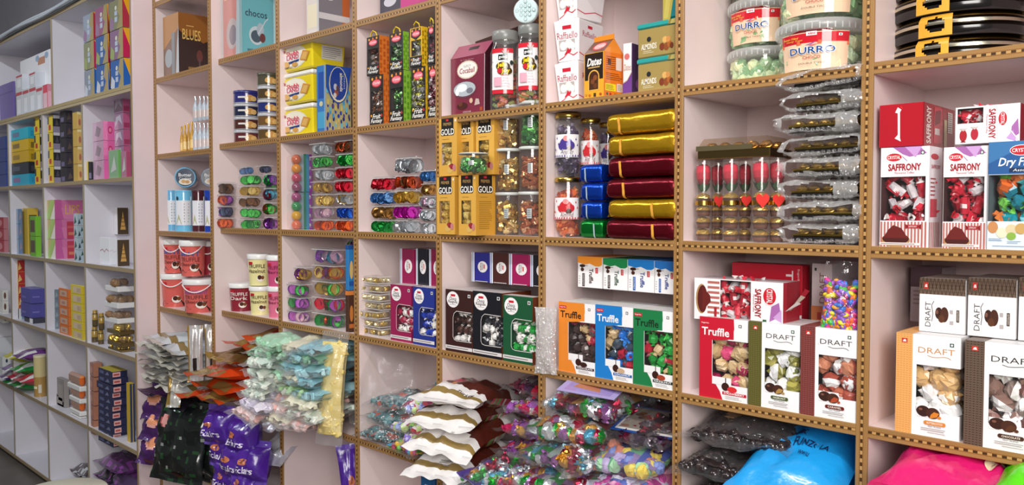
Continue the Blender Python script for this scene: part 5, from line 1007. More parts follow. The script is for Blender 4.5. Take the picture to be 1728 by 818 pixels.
# row 4: tall boxes
for i, (x0, x1, yt, c, l, pal, x2) in enumerate(((752, 797, 487, '3a1c1a', 'dark brown', WS+[('4a2820', 'e8e0d8'), ('3a1c18', None), ('42201a', None)], None), (798, 847, 490, '16161e', 'black', WS+[('24242c', 'e8e8ec'), ('1c1c24', None), ('202028', None)], None), (849, 899, 497, '1a5434', 'dark green', WS+[('1c9a3c', 'e0e8e0'), ('28b048', None), ('189038', None)], 914))):
    x, y, z, w, d, h = fb(x0, x1, yt, ZS[4], .0, x2, .13); choco(f'{l} tall sweet box with a white oval emblem and a sweets window', (x, y, z, w, d, h), c, pal, '6a3018')
for i, (x0, x1, yt, c, l) in enumerate(((796, 826, 425, '2c2c8a', 'deep blue'), (827, 858, 426, '4a2420', 'dark brown'), (859, 893, 428, 'a01c58', 'magenta'), (895, 925, 430, '20202a', 'black'))):
    choco_lying(f'{l} sweet box lying on top of the brown, black and green boxes', x0, x1, yt, 490, c, .05, ZS[4]+.226)
p = at(925, 621, Y=-.02)
bag('bubble_wrap_bag', 'clear bubble wrap pouch hanging over the divider beside the orange truffle box', (p.x-.005, -.012, ZS[4]+.004), .066, .165, .045, 'ffffff', 'bubble', (PI/2, 0, .35), .012, .01, 700, cat='bag')
# row 5: turkey bags and purple sweets
gp = 'white and brown bags with gold seals'
for k, (dx, z, yaw, rx) in enumerate(((.0, .0, .15, 0), (.0, .075, .2, .05), (-.01, .15, .3, -.1), (.0, .225, .25, -.22))):
    def tc(u, v, t, k=k):
        if v < -.05: return 'f0eeec'
        if .02 < v < .075 and t: return '8f7640'
        if v < (.15+.06*math.sin(u*3)): return 'ece8e6'
        if u < .45 and v > .3: return ['b8405a', '6a9a50', 'c8c0b8', '8a3a3c'][int(abs(noise.noise((u*15, v*15, k)))*12) % 4]
        if u > .5 and v > .66: return 'dedad8'
        return 'c87828' if abs(u-.4) < .02 else '4e1e14'
    art = [('t', 'Turkey', .72, .09, .26, .05, '3a2a24', {'b': .01, 's': .2})] if k == 3 else [('fine', .45, .06, .9, .14, 3, '8a8480')] if k == 0 else []
    art += [('t', 'PREMIUM', .8, .8, .34, .08, '4a3a38', {'b': .01})] if k > 1 else []
    bag('sweet_bag', f'white and brown sweet bag with a gold seal, {ordn(k, 4)} of the stack', (-1.89+dx, -.13+.012*k, ZS[5]+.004+z), .25, .33, .085, tc, 'pouch', (rx, R.uniform(-.05, .05), yaw), .03, .012, 710+k, art=art, group=gp, wave=.02, droop=.03, n=(22, 40))
gp = 'clear bags of violet and gold wrapped sweets'
for k in range(5): clear_bag(f'clear bag of violet and gold wrapped sweets, {ordn(k, 5)} beside the brown bags', -1.685, .01+.01*k, ZS[5]+.003+.062*k, .18, .26, .08, 'purple' if k < 4 else 'dark', 720+k, 'twist', .02, 50, (0, R.uniform(-.05, .05), R.uniform(-.1, .1)), gp, core=.78)
for k in range(3): clear_bag(f'clear bag of mixed foil sweets spilling below the brown bags, {ordn(k, 3)}', -1.66+.02*k, -.19, ZS[5]-.045+.045*k, .2, .17, .06, 'foil' if k else 'dark', 730+k, 'twist', .018, 65, (.12, 0, .1), 'clear bags of foil sweets spilling over the edge', 'foil')
b = MB(); b.grid(lambda u, v: (-1.72+.2*u, -.2+.15*v-.02*u, ZS[5]+.09+.02*noise.noise((u*3, v*3, 1))-.03*u), 10, 8, 'a898cc', 'film'); b.grid(lambda u, v: (-1.72+.2*u, -.2+.15*v-.02*u, ZS[5]+.088+.02*noise.noise((u*3, v*3, 1))-.03*u), 10, 8, 'b4a8d4', 'plastic')
tag(b.build('paper_slip'), 'lilac paper slip lying on the spilled foil sweets', 'paper')
bag('sweet_bag', 'dark brown bag under the lowest brown and white bag', (-1.86, -.03, ZS[6]+.34), .26, .2, .045, '3a2018', 'pouch', (0, 0, 0), .02, .01, 740)

# ------------------------------------------------------------------ bay with flared white boxes, jars, foil packs
def flared(label, g, rz=0, lid=True):
    x, y, z, w, d, h = g; t = thing('sweet_box', label, 'box', (x, y, z), rz, 'flared white coconut sweet boxes'); b = MB(); tp = (w*.1, d*.1)
    w0 = w*.83; d0 = d*.83; b.box(-w0/2, w0/2, d*.085, d*.085+d0, 0, h*.93, 'f0ecec', 'card', .001, {'r': 'ece4e6', 'f': 'f4f0f0'}, taper=tp, skip='t')
    F = lambda u, v, o: (-w0/2+u*w0+tp[0]*(2*u-1)*v/.93, d*.085-tp[1]*v/.93-o, v*h)
    b.art(F, [('r', .32, .74, .68, .83, 'c81c34'), ('t', 'Raffaello', .5, .6, .86, .16, 'b03048', {'b': .0}), ('r', .12, .24, .82, .5, 'b8b0ac'), ('e', .3, .36, .15, .1, 'f4f2ee'), ('e', .55, .4, .16, .11, 'eceae4'), ('e', .72, .34, .1, .09, 'f6f4f0'), ('p', [(.3, .14), (.62, .2), (.66, .28), (.55, .26), (.5, .32), (.44, .24)], 'c81c34'), ('l', [(.05, .04), (.3, .1), (.5, .2), (.75, .12), (.95, .18)], .03, 'c81c34'), ('e', .75, .2, .1, .06, 'e8e4e0')], w/h, 'card')
    F = lambda u, v, o: (w0/2+tp[0]*v/.93+o, d*.085-tp[1]*v/.93+u*(d0+2*tp[1]*v/.93), v*h); b.art(F, [('r', .36, .78, .55, .85, 'c81c34'), ('t', 'Raffaello', .45, .64, .6, .13, 'b03048'), ('l', [(.0, .18), (.3, .12), (.7, .2), (1, .16)], .02, 'd04a5a')], d/h, 'card')
    b.build('carton', t)
    m = MB(); q = [(-w/2, -.0, h*.92), (w/2, 0, h*.92), (w/2, d, h*.92), (-w/2, d, h*.92)]; m.box(-w/2-.001, w/2+.001, -.001, d+.001, h*.92, h*.955, 'ece8e8', 'card'); e = [(-w*.44, d*.06, h), (w*.44, d*.06, h), (w*.44, d*.94, h), (-w*.44, d*.94, h)]
    m.box(-w/2+.004, w/2-.004, .004, d-.004, h*.955, h, 'f4f0f0', 'card', taper=(-.006, -.006)); m.build('lid', t)
zb = ZS[2]; hR = .118
x, y, z, w, d, h = fb(926, 981, 112, zb, .03, 1036); w = .082; d = .13
flared('flared white sweet box with red ribbon, lowest of three at the divider', (at(956, 150, Y=.03).x, .03, zb, w, d, hR), .05)
flared('flared white sweet box with red ribbon, middle of three, turned a little', (at(957, 80, Y=.03).x, .028, zb+hR+.001, w, d, hR), .14)
flared('flared white sweet box with red ribbon, topmost of three', (at(954, 20, Y=.03).x, .03, zb+2*hR+.002, w, d, hR), -.02)
flared('flared white sweet box half hidden behind the orange date carton', (at(1046, 110, Y=.13).x, .14, zb, .085, .11, hR), .1)
x, y, z, w, d, h = fb(985, 1020, 92, zb, .0, 1051); hb = at(985, 92, Y=0).z-zb; ht = at(1000, 68, Y=.02).z-zb
t = thing('date_carton', 'orange gable topped date carton in front of the white boxes', 'carton', (x, y, zb), -.06); b = MB(); b.box(-w/2, w/2, 0, d, 0, hb, 'e8862a', 'gloss', 0, {'f': 'f0a830', 'r': 'e87a1c'}, skip='t')
b.quad((-w/2, 0, hb), (w/2, 0, hb), (w/2, d/2, ht), (-w/2, d/2, ht), '6a3a20', 'gloss'); b.quad((w/2, d, hb), (-w/2, d, hb), (-w/2, d/2, ht), (w/2, d/2, ht), 'e8862a', 'gloss')
for s_ in (1, -1): b.add([(s_*w/2, 0, hb), (s_*w/2, d, hb), (s_*w/2, d/2, ht)], [(0, 1, 2) if s_ > 0 else (0, 2, 1)], 'f09030', 'gloss')
b.box(-w/2, w/2, d/2-.001, d/2+.001, ht-.004, ht+.012, 'f08a24', 'gloss'); F, a = faces(w, d, hb)['f']
b.art(F, [('r', .04, .4, .96, .99, '2a1c16'), ('t', 'Dates', .52, .8, .74, .18, 'f4f0e8', {'b': .03, 's': .25}), ('r', .2, .66, .8, .69, 'c8a060'), ('e', .5, .46, .28, .16, 'e8b050'), ('r', .22, .16, .78, .46, 'e8b050'), ('e', .5, .46, .23, .13, '4a2418'), ('r', .27, .18, .73, .46, '4a2c1c'), ('e', .45, .36, .1, .06, '7a4424'), ('e', .58, .44, .1, .06, '8a4c28'), ('e', .58, .26, .1, .06, '6a3a20'), ('r', .5, .02, .62, .1, '3a3430'), ('e', .3, .06, .06, .03, 'c86a28'), ('e', .85, .06, .06, .03, 'b84a20'), ('e', .12, .08, .06, .03, 'd09030')], a, 'gloss')
F, a = faces(w, d, hb)['r']; b.art(F, [('fine', .12, .6, .85, .92, 7, '7a3a10'), ('r', .6, .62, .9, .9, 'e8dcd0'), ('r', .2, .72, .34, .85, '4a2010'), ('fine', .1, .38, .9, .55, 4, '8a4210'), ('r', .06, .14, .6, .3, 'f0dc20'), ('fine', .1, .16, .56, .28, 4, '6a5a10'), ('r', .64, .14, .94, .32, 'e8d8c8'), ('fine', .68, .16, .9, .3, 6, '404040'), ('e', .16, .07, .05, .03, '2a6a3a'), ('e', .32, .07, .05, .03, 'a02c1c'), ('r', .5, .04, .9, .09, 'a84a14')], a, 'gloss')
F = lambda u, v, o: (-w/2+u*w, d/2*v-o, hb+(ht-hb)*v); b.art(F, [('e', .55, .5, .34, .32, 'c02c34'), ('e', .55, .5, .28, .24, 'e8a0a0'), ('t', 'Crystal', .55, .5, .46, .3, 'f4ecec', {'s': .2})], 1, 'gloss'); b.build('carton', t)
x, y, z, w, d, h = fb(1052, 1066, 74, zb, .05, 1075); carton('sweet_box', 'white and purple sweet carton between the date carton and the almond tins', 'box', (x, y, zb, w, .1, h), 'e4e0e2', {'r': '4a2c5c'}, {'f': [('p', [(0, 0), (1, 0), (1, .45), (.5, .3), (0, .25)], '6a3a8a'), ('e', .45, .75, .3, .06, 'c86a6a'), ('t', 'Dates', .5, .55, .8, .12, 'b07c50', {'s': .2}), ('l', [(0, .26), (.5, .31), (1, .46)], .06, 'c8b070')], 'r': [('e', .4, .25, .2, .1, '9a58a8')]}, rz=.1)
al = [('e', .3, .62, .06, .09, '2a2a30'), ('t', 'ALMONDS', .3, .38, .42, .2, 'f0ece0', {'b': .015}), ('fine', .14, .14, .46, .25, 2, 'd8ccb0'), ('e', .66, .3, .07, .13, '7a3a24'), ('e', .78, .28, .07, .13, '8a4a28'), ('e', .74, .52, .07, .11, 'd8a860'), ('e', .86, .36, .06, .12, 'a8602c'), ('e', .83, .52, .06, .1, 'c88a4c'), ('e', .92, .3, .05, .1, '6a3420')]
for k in (0, 1):
    x, y, z, w, d, h = fb(1074, 1140, 112, zb, .02, None, .12); hh = .088
    t = thing('almond_tin', f'rectangular almond tin with a teal lid and gold body, {["lower", "upper"][k]} of two', 'tin', (x, .02, zb+k*(hh+.001)), 0, 'almond tins'); b = MB(); b.box(-w/2+.002, w/2-.002, .002, d, 0, hh*.85, 'a08a50', 'gloss', .003, {'r': '9a8048'}); F = lambda u, v, o: (-w/2+.004+u*(w-.008), .002-o, v*hh*.85); b.art(F, al, 2, 'gloss'); b.build('tin_body', t)
    b = MB(); b.box(-w/2, w/2, 0, d+.002, hh*.85, hh, '2c9a96', 'gloss', .003); F = lambda u, v, o: (-w/2+u*w, -o, hh*(.85+.15*v)); b.art(F, [('r', .82, .1, .98, .95, 'b8a860'), ('p', [(.8, .1), (.86, .1), (.9, .95), (.84, .95)], '8a7c40')], 1, 'gloss'); b.build('lid', t)
x, y, z, w, d, h = fb(1119, 1144, -16, zb+2*(.089)+.001, .03, None, .08)
carton('almond_tin', 'tall teal tin with golden wave stripes standing on the almond tins by the divider', 'tin', (x, .03, z, w, d, .21), '1c7a7c', {'r': '176a6c'}, {'f': [('p', [(0, 0), (.5, 0), (.75, .3), (.6, .62), (.2, .8), (0, .8)], 'b0a04c')] + [('l', [(.08*i, .02), (.2+.08*i, .3), (.1+.08*i, .6), (0, .7)], .025, 'd8c870') for i in range(1, 5)] + [('e', .68, .42, .13, .06, '2a2438'), ('r', .75, .3, .9, .5, '2a2438'), ('t', 'SAPPHIRE', .83, .4, .08, .17, 'e0d8c8', {'r': 2}), ('t', 'ALMONDS', .94, .2, .08, .3, 'd8e0d8', {'r': 2})]}, 'gloss', bev=.006)
# row 3: jars and foil packs
def nutjar(label, p, nm, c1, pal):
    lab = (.3, .66, [('r', 0, 0, 1, 1, 'f0ecec')] + [('p', [(u-.03, v), (u+.03, v), (u, v+.12)], c1) for u, v in ((.12, .8), (.2, .55), (.86, .75), (.92, .5), (.08, .3))] + [('e', .5, .6, .22, .26, c1), ('e', .36, .5, .14, .18, c1), ('e', .66, .52, .14, .18, c1), ('e', .5, .82, .1, .12, 'f09090'), ('e', .6, .35, .09, .14, '4a2c20'), ('t', nm, .54, .22, .46, .26, 'f8f4f4', {'b': .04, 's': .2}), ('t', nm, .54, .22, .43, .22, '40304a' if nm == 'Anjeer' else '7a2018', {'b': .0, 's': .2})] + [('p', [(.04+.08*i, .02), (.10+.08*i, .02), (.07+.08*i, .12)], c1) for i in range(12)], 2.0)
    return jar('nut_jar', label, p, 'clear', 'c8a850', pal, lab, 'twist', .0, .0165, None, 80, 'gloss', lidh=.075, neck=.9)
AN = [('3a2c4a', None), ('5a4a6a', 'b0a8c0'), ('2a2030', None), ('6a5a78', None)]; ALM = [('c84a20', None), ('e06a30', 'e89a60'), ('a03818', None), ('d88050', None)]
p = cy(935, 981, 316, 400, .055, ZS[3]); z1 = ZS[3]+.172
nutjar('gold lidded jar of orange wrapped almond sweets, lower one by the divider', (p[0], p[1], ZS[3], p[3], .170), 'Almond', 'c82c34', ALM)
p = cy(936, 981, 226, 313, .055, z1); nutjar('gold lidded jar of dark violet sweets standing on the orange sweets jar', (p[0], p[1], z1, p[3], .18), 'Anjeer', '4a3a8a', AN)
p = cy(979, 1014, 230, 300, .11, ZS[3]+.172); nutjar('gold lidded jar of orange sweets standing behind the blue foil packs', (p[0], p[1], ZS[3]+.15, p[3], .19), 'Almond', 'c82c34', ALM)
p = cy(1010, 1042, 232, 300, .16, ZS[3]+.172); nutjar('gold lidded dark jar half hidden behind the long foil packs', (p[0], p[1], ZS[3]+.15, p[3], .18), 'Anjeer', '4a3a8a', AN)
carton('carton_box', 'plain dark box carrying the rear jars behind the foil packs', 'box', (-1.37, .13, ZS[3]+.001, .14, .15, .147), '3a2c34')
def foilpack(name, label, g, c, tx, tape_c, seed, group=None, m='foil'):
    x, y, z, w, d, h = g; t = thing(name, label, 'pack', (x, y, z), R.uniform(-.02, .02), group); b = MB(); n = 22; mm = 18
    def S(u, v):
        X = -w/2+w*u; a = 2*PI*v; sx = math.cos(a); sz = math.sin(a); q = 5.; k = (abs(sx)**q+abs(sz)**q)**(-1/q); e = min(1, min(u, 1-u)*w/.012); e = .86+.14*e**.5
        nn = 1+.05*noise.noise((X*14+seed, sx*1.5, sz*1.5))+.02*noise.noise((X*45+seed, sx*3, sz*3))
        return (X, d/2+d/2*sx*k*e*nn, max(.001, h/2+h/2*sz*k*e*nn))
    b.grid(S, n, mm, c, m, True)
    for u, sg in ((0, -1), (1, 1)):            # folded ends
        ring = [S(u, j/mm) for j in range(mm)]; vs = ring + [(sg*(w/2+.002), d*.5, h*.5)]
        b.add(vs, [((j+1) % mm, j, mm) if sg > 0 else (j, (j+1) % mm, mm) for j in range(mm)], c, m)
        b.add([(sg*(w/2+.003), d*.05, h*.1), (sg*(w/2+.003), d*.95, h*.1), (sg*(w/2+.006), d*.7, h*.55), (sg*(w/2+.006), d*.3, h*.55)], [(0, 1, 2, 3)], c, m)
    b.build('wrapper', t)
    b = MB(); b.grid(lambda u, v: (lambda p: (p[0], d/2+(p[1]-d/2)*1.02, h/2+(p[2]-h/2)*1.03))(S(tx+(.018 if w > .15 else .03)*(u-.5)*2+.012*math.sin(v*3), .42+.34*v)), 2, 12, tape_c, 'gloss', True); b.build('tape_strip', t)
    return t
gp = 'long foil wrapped packs'; zt = ZS[3]
for k, c in enumerate(('redd', 'gold', 'redd', 'redd', 'gold', 'gold')):
    yt = [379, 351, 321, 291, 260, 230][k]; x, y, z, w, d, h = fb(1021, 1138, yt, zt, -.01, None, .1); w -= .006
    hh = [.052, .052, .054, .056, .056, .056][k]
    foilpack('foil_pack', f'long {"dark red" if c == "redd" else "gold"} foil pack with a tape strip, {ordn(k, 6)} of six', (x+R.uniform(-.003, .003), -.01+R.uniform(-.004, .008), zt, w, d, hh), '6a0c1c' if c == 'redd' else 'c89a1c', [.72, .68, .27, .2, .2, .2][k], 'e0a040', 750+k, gp); zt += hh+.001
zt = ZS[3]
for k, c in enumerate(('0c7a2c', '1244b8', '1244b8', '1244b8')):
    x0, x1 = [(977, 1015), (978, 1012), (977, 1013), (976, 1012)][k]; x, y, z, w, d, h = fb(x0, x1, [376, 350, 322, 297][k], zt, .012, None, .06); hh = .05
    foilpack('foil_pack', f'small {"green" if not k else "blue"} foil pack with a tape strip' + (', at the bottom of the small packs' if not k else f', {ordn(k-1, 3)} of the blue ones' if k < 3 else ', topmost'), (x, .012+R.uniform(-.005, .005), zt, w, d, hh), c, [.65, .3, .3, .28][k], 'a8b8c0', 760+k, 'small foil wrapped packs'); zt += hh+.001
# row 4: truffle boxes
def logo(u, v): return [('r', u-.1, v-.022, u+.1, v+.022, 'c81c2c'), ('t', 'Sugarika', u, v, .16, .022, 'f4e8e8', {'b': .01})]
def truffle(label, g, c, pal, name, tc, side='e8e4e4', mm='gloss'):
    art = {'f': [('p', [(0, 0), (.50, 0), (.44, .10), (.34, .19), (.27, .28), (.27, .74), (.72, .75), (.72, .98), (.70, 1), (0, 1)], c), ('p', [(.27, .72), (.6, .74), (.7, .8), (.73, .88), (.72, 1), (.27, 1)], c)] + logo(.12, .925) +
           [('t', 'Truffle', .34, .825, .58, .1, tc, {'b': .02}), ('r', .82, .905, .88, .94, '303030'), ('e', .85, .922, .02, .012, 'e8e8e8'), ('p', [(.28, .18), (.68, .18), (.68, .275), (.28, .275)], 'f0eeee'), ('r', .555, .18, .575, .275, '4a2014'), ('e', .56, .165, .08, .05, '3a1a12'), ('e', .70, .14, .1, .035, {'CHOCOLATE': '3a1c14', 'COCONUT': 'c8a888', 'HAZELNUT': 'a84028', 'STRAWBERRY': 'd82c30'}[name]), ('r', .5, .07, .99, .105, {'CHOCOLATE': '3a2018', 'COCONUT': '1c5ca8', 'HAZELNUT': '1c2a22', 'STRAWBERRY': 'c8102c'}[name]), ('t', name, .74, .088, .42, .024, 'f4f0f0', {'b': .02}), ('fine', .56, .015, .96, .06, 3, 'b8b4b4')],
           't': [('p', [(0, 0), (.7, 0), (.6, 1), (0, 1)], 'd8d4d0')]}
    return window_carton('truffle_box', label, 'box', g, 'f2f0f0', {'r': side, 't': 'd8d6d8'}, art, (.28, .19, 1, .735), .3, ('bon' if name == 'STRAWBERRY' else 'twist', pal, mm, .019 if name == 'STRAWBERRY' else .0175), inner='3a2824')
KR = ('c8ac80', None)
TP = {'CHOCOLATE': [('3a2a28', None), KR, ('a01c34', 'd04050'), ('5a4a48', None)], 'COCONUT': [('1c6cc8', '58a0e8'), KR, ('2a80d8', None), ('b01c34', None), ('3a4a58', None)], 'HAZELNUT': [('1c8a34', '50c858'), KR, ('b01c34', 'd87080'), ('28a040', None)], 'STRAWBERRY': [('b01c50', 'd84878'), KR, ('c8a878', 'd8c09a'), ('a0184a', None)]}
for i, (x0, x1, yt, c, nm, tc) in enumerate(((943, 1004, 508, 'e8882a', 'CHOCOLATE', '2a1c14'), (1005, 1068, 513, '1c7cc8', 'COCONUT', 'f4f4f4'), (1069, 1138, 520, '1c7a44', 'HAZELNUT', '14301c'))):
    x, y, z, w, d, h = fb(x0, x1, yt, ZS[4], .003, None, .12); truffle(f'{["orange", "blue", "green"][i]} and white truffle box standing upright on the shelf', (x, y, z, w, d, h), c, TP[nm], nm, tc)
def truffle_side(label, x0, x1, yt, c, nm, Y, zb, tc):
    x, y, _, w, d, h = fb(x0, x1, yt, zb, Y, None, .16)
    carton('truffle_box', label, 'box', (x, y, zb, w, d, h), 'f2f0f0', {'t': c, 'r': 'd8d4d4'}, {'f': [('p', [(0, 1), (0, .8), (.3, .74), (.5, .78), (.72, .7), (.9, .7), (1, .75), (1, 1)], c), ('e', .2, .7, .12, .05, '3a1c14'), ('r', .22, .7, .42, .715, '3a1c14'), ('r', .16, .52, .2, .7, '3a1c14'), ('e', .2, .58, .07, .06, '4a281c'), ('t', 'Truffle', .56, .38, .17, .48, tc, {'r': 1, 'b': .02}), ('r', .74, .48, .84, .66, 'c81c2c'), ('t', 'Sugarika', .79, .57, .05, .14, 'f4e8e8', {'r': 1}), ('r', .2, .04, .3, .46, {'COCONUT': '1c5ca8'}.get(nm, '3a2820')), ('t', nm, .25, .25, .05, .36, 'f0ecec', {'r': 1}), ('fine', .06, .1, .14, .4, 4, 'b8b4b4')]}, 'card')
zb = ZS[4]+.236
for i, (x0, x1, yt, c, nm, tc) in enumerate(((975, 1016, 432, 'f0942c', 'CHOCOLATE', '3a2018'), (1018, 1059, 435, '1c8a4c', 'HAZELNUT', '1c4a2c'), (1060, 1104, 437, '2080d0', 'COCONUT', '1c3c8a'), (1105, 1142, 440, '2a78c8', 'COCONUT', '1c3c8a'))):
    truffle_side(f'{["orange topped", "green topped", "blue topped", "blue topped"][i]} white truffle box lying on its side, {["first", "second", "third", "last"][i]} of the upper row', x0, x1, yt, c, nm, .055, zb, tc)
# row 5: clear bags of wrapped sweets
gp = 'clear bags of wrapped sweets in the two pile cubby'; z = ZS[5]
L_ = [(-1.42, -.15, -.02, .27, 'foil', 'lowest at the outer side'), (-1.42, -.16, .05, .27, 'foil', 'second at the outer side'), (-1.415, -.14, .12, .26, 'foil', 'third at the outer side'), (-1.415, -.11, .185, .26, 'foil', 'fourth at the outer side'), (-1.40, -.06, .25, .26, 'foil', 'topmost at the outer side'),
      (-1.25, -.1, -.015, .24, 'pink', 'lowest at the divider side'), (-1.245, -.1, .055, .24, 'pink', 'second at the divider side'), (-1.245, -.07, .125, .24, 'pastel', 'third at the divider side'), (-1.25, -.02, .19, .24, 'dark', 'at the rear, divider side')]
for k, (x, y, dz, w_, p, l) in enumerate(L_): clear_bag(f'clear bag of {dict(foil="shiny foil", dark="dark red and violet", pink="pink and white", pastel="pastel printed")[p]} sweets, {l}', x, y, z+dz+.003, w_, .3, .098, p, 770+k, 'bon' if p in ('pink', 'pastel') else 'ball' if k % 2 else 'twist', .0215, 80, (R.uniform(-.02, .06), R.uniform(-.06, .06), R.uniform(-.12, .12)), gp, 'foil' if p in ('foil', 'dark') else 'card', core=.78)
clear_bag('clear bag of dark foil sweets far back in the two pile cubby', -1.32, .12, z+.2, .34, .18, .1, 'dark', 781, 'twist', .018, 60, (0, 0, 0), None, 'foil')
def card(label, name, x, y, z, w, d, rot, art, c):
    b = MB(); b.box(-w/2, w/2, 0, d, 0, .002, c, 'card'); b.art(lambda u, v, o: (-w/2+u*w, v*d, .002+o), art, w/d, 'gloss'); tag(b.build(name, None, (x, y, z), rot), label, 'card')
card('lilac printed header card lying on the topmost sweet bag', 'header_card', -1.37, -.05, z+.342, .17, .12, (.2, .05, .25), [('r', .1, .1, .9, .9, '9a8ac8'), ('p', [(.2, .3), (.7, .2), (.6, .6), (.3, .7)], 'b8785c')], 'a89cd0')
card('blue edged picture card with a nut pattern leaning on the pastel sweets', 'picture_card', -1.21, -.0, z+.255, .2, .16, (.18, .02, .2), [('r', .05, .05, .95, .95, 'e0dcd8'), ('r', .08, .12, .92, .95, '8a8078')] + [('e', .15+.7*((i*.37) % 1), .2+.65*((i*.61) % 1), .06, .05, ['7a4a2c', 'c8a888', '5a3a2c'][i % 3]) for i in range(16)], '1c4c98')
# row 6
clear_bag('clear bag of foil sweets on the bottom shelf under the two piles', -1.33, -.1, ZS[6]+.32, .36, .26, .05, 'foil', 785, 'twist', .018, 60, (0, 0, 0), None, 'foil')
# ------------------------------------------------------------------ bay with choco tubs, rose tubes, bubble wrapped trays
def durro(label, p, lab=True, tilt=0, seed=0, group='round clear tubs of green wrapped sweets'):
    x, y, z, r, h = p; t = thing('sweet_tub', label, 'tub', (x, y, z), tilt, group)
    b = MB(); b.lathe([(r*.88, 0, 'ffffff'), (r*.9, h*.03, 'ffffff'), (r*.97, h*.78, 'ffffff')], 32, 'clear'); b.build('tub_body', t)
    b = MB(); b.lathe([(r*.97, h*.76, 'ffffff'), (r*1.02, h*.77, 'ffffff'), (r*1.03, h*.90, 'ffffff'), (r*.99, h*.95, 'ffffff'), (r*.9, h*.985, 'ffffff'), (r*.85, h*.97, 'ffffff')], 36, 'milky')
    for k in range(40):
        a = 2*PI*k/40; b.box(-.0012, .0012, 0, .0015, 0, h*.11, 'f4f8f6', 'milky'); 
        m = Matrix.Translation((r*1.025*math.sin(a), -r*1.025*math.cos(a), h*.775)) @ Matrix.Rotation(a, 4, 'Z'); b.v[-8:] = [tuple(m @ Vector(q)) for q in b.v[-8:]]
    b.build('lid', t)
    b = MB(); g = random.Random(seed); sz = .019
    for i in range(78):
        a = g.uniform(-PI, PI); q = r*.93-sz*.8
        if i % 4 == 0: q *= g.random()
        c = g.choice(['a8c89c', '8cb884', 'b8d0a8', '7ca878', 'c8d8a8']); b.sweet('bon', TRS((q*math.sin(a)*.97, -q*math.cos(a)*.97, sz*.8+(h*.74-1.4*sz)*((i*.618) % 1)), rnd_rot(g), sz*g.uniform(.85, 1.1)), c, 'd8e0b0' if g.random() < .2 else None, 'gloss', g)
    b.build('sweets', t, kind='stuff')
    if lab:
        b = MB(); sp = 1.62; F = lambda u, v, o: ((r*(.9+.08*v)+.0012+o)*math.sin((u-.5)*sp), -(r*(.9+.08*v)+.0012+o)*math.cos((u-.5)*sp), h*(.06+.72*v))
        it = [('r', 0, 0, 1, .92, 'e8c8a8'), ('r', 0, .66, 1, .90, 'c81c2c'), ('p', [(.0, .88)] + [(.1+.8*i/10, .88+.13*math.sin(PI*i/10)) for i in range(11)] + [(1, .88)], 'c81c2c'), ('l', [(0, .64), (.3, .67), (.6, .66), (1, .62)], .05, 'e06a4a'), ('r', .42, .83, .56, .93, 'f4eeee'), ('t', 'ABNI', .49, .88, .1, .05, 'c81c2c', {'b': .02}), ('t', 'Butter Filled', .18, .8, .26, .05, 'f0d040', {'s': .3}), ('t', 'Candy Treat', .24, .73, .26, .05, 'f0d040', {'s': .3}), ('r', .84, .79, .89, .85, 'f0eeee'), ('e', .865, .82, .012, .015, '202020'), ('p', [(.4, .6), (.56, .68), (.48, .6)], '8a5aa0'), ('p', [(.46, .6), (.6, .62), (.5, .57)], 'e86a6a'),
              ('t', 'DURRO', .49, .47, .64, .19, 'f8f8fa', {'b': .05}), ('t', 'DURRO', .49, .47, .62, .17, '1c4a8a', {'b': .015}), ('t', 'CHOCO', .49, .29, .24, .07, 'b03a3a', {'b': .015}), ('t', 'DOUBLE TWIST', .49, .15, .36, .045, '5a4a44', {'b': .005})]
        b.art(F, it, sp*r/(h*.72), 'gloss', off=.0004, step=.0004, nx=16); b.build('tub_label', t)
    return t
zb = ZS[1+1]; p = cy(1312, 1459, 58, 128, .11, zb); hD = .122
tilt = face_cam(p[0], p[1], .52)
durro('round clear tub with a red and beige label, lower one in front', (p[0]-.002, .115, zb, p[3], hD), True, tilt, 1)
durro('round clear tub with a red and beige label, upper one in front', (p[0], .115, zb+hD, p[3], hD), True, tilt+.03, 2)
p2 = cy(1233, 1340, 58, 128, .215, zb)
durro('round clear tub of green sweets at the rear, lowest, its label turned away', (p2[0], .22, zb, .088, hD*.86), False, 0, 3)
durro('round clear tub with a red and beige label at the rear, middle of three', (p2[0], .22, zb+hD*.86, .088, hD), True, tilt-.1, 4)
durro('round clear tub with a red and beige label at the rear, topmost of three', (p2[0], .22, zb+hD*1.86, .088, hD), True, tilt-.1, 5)
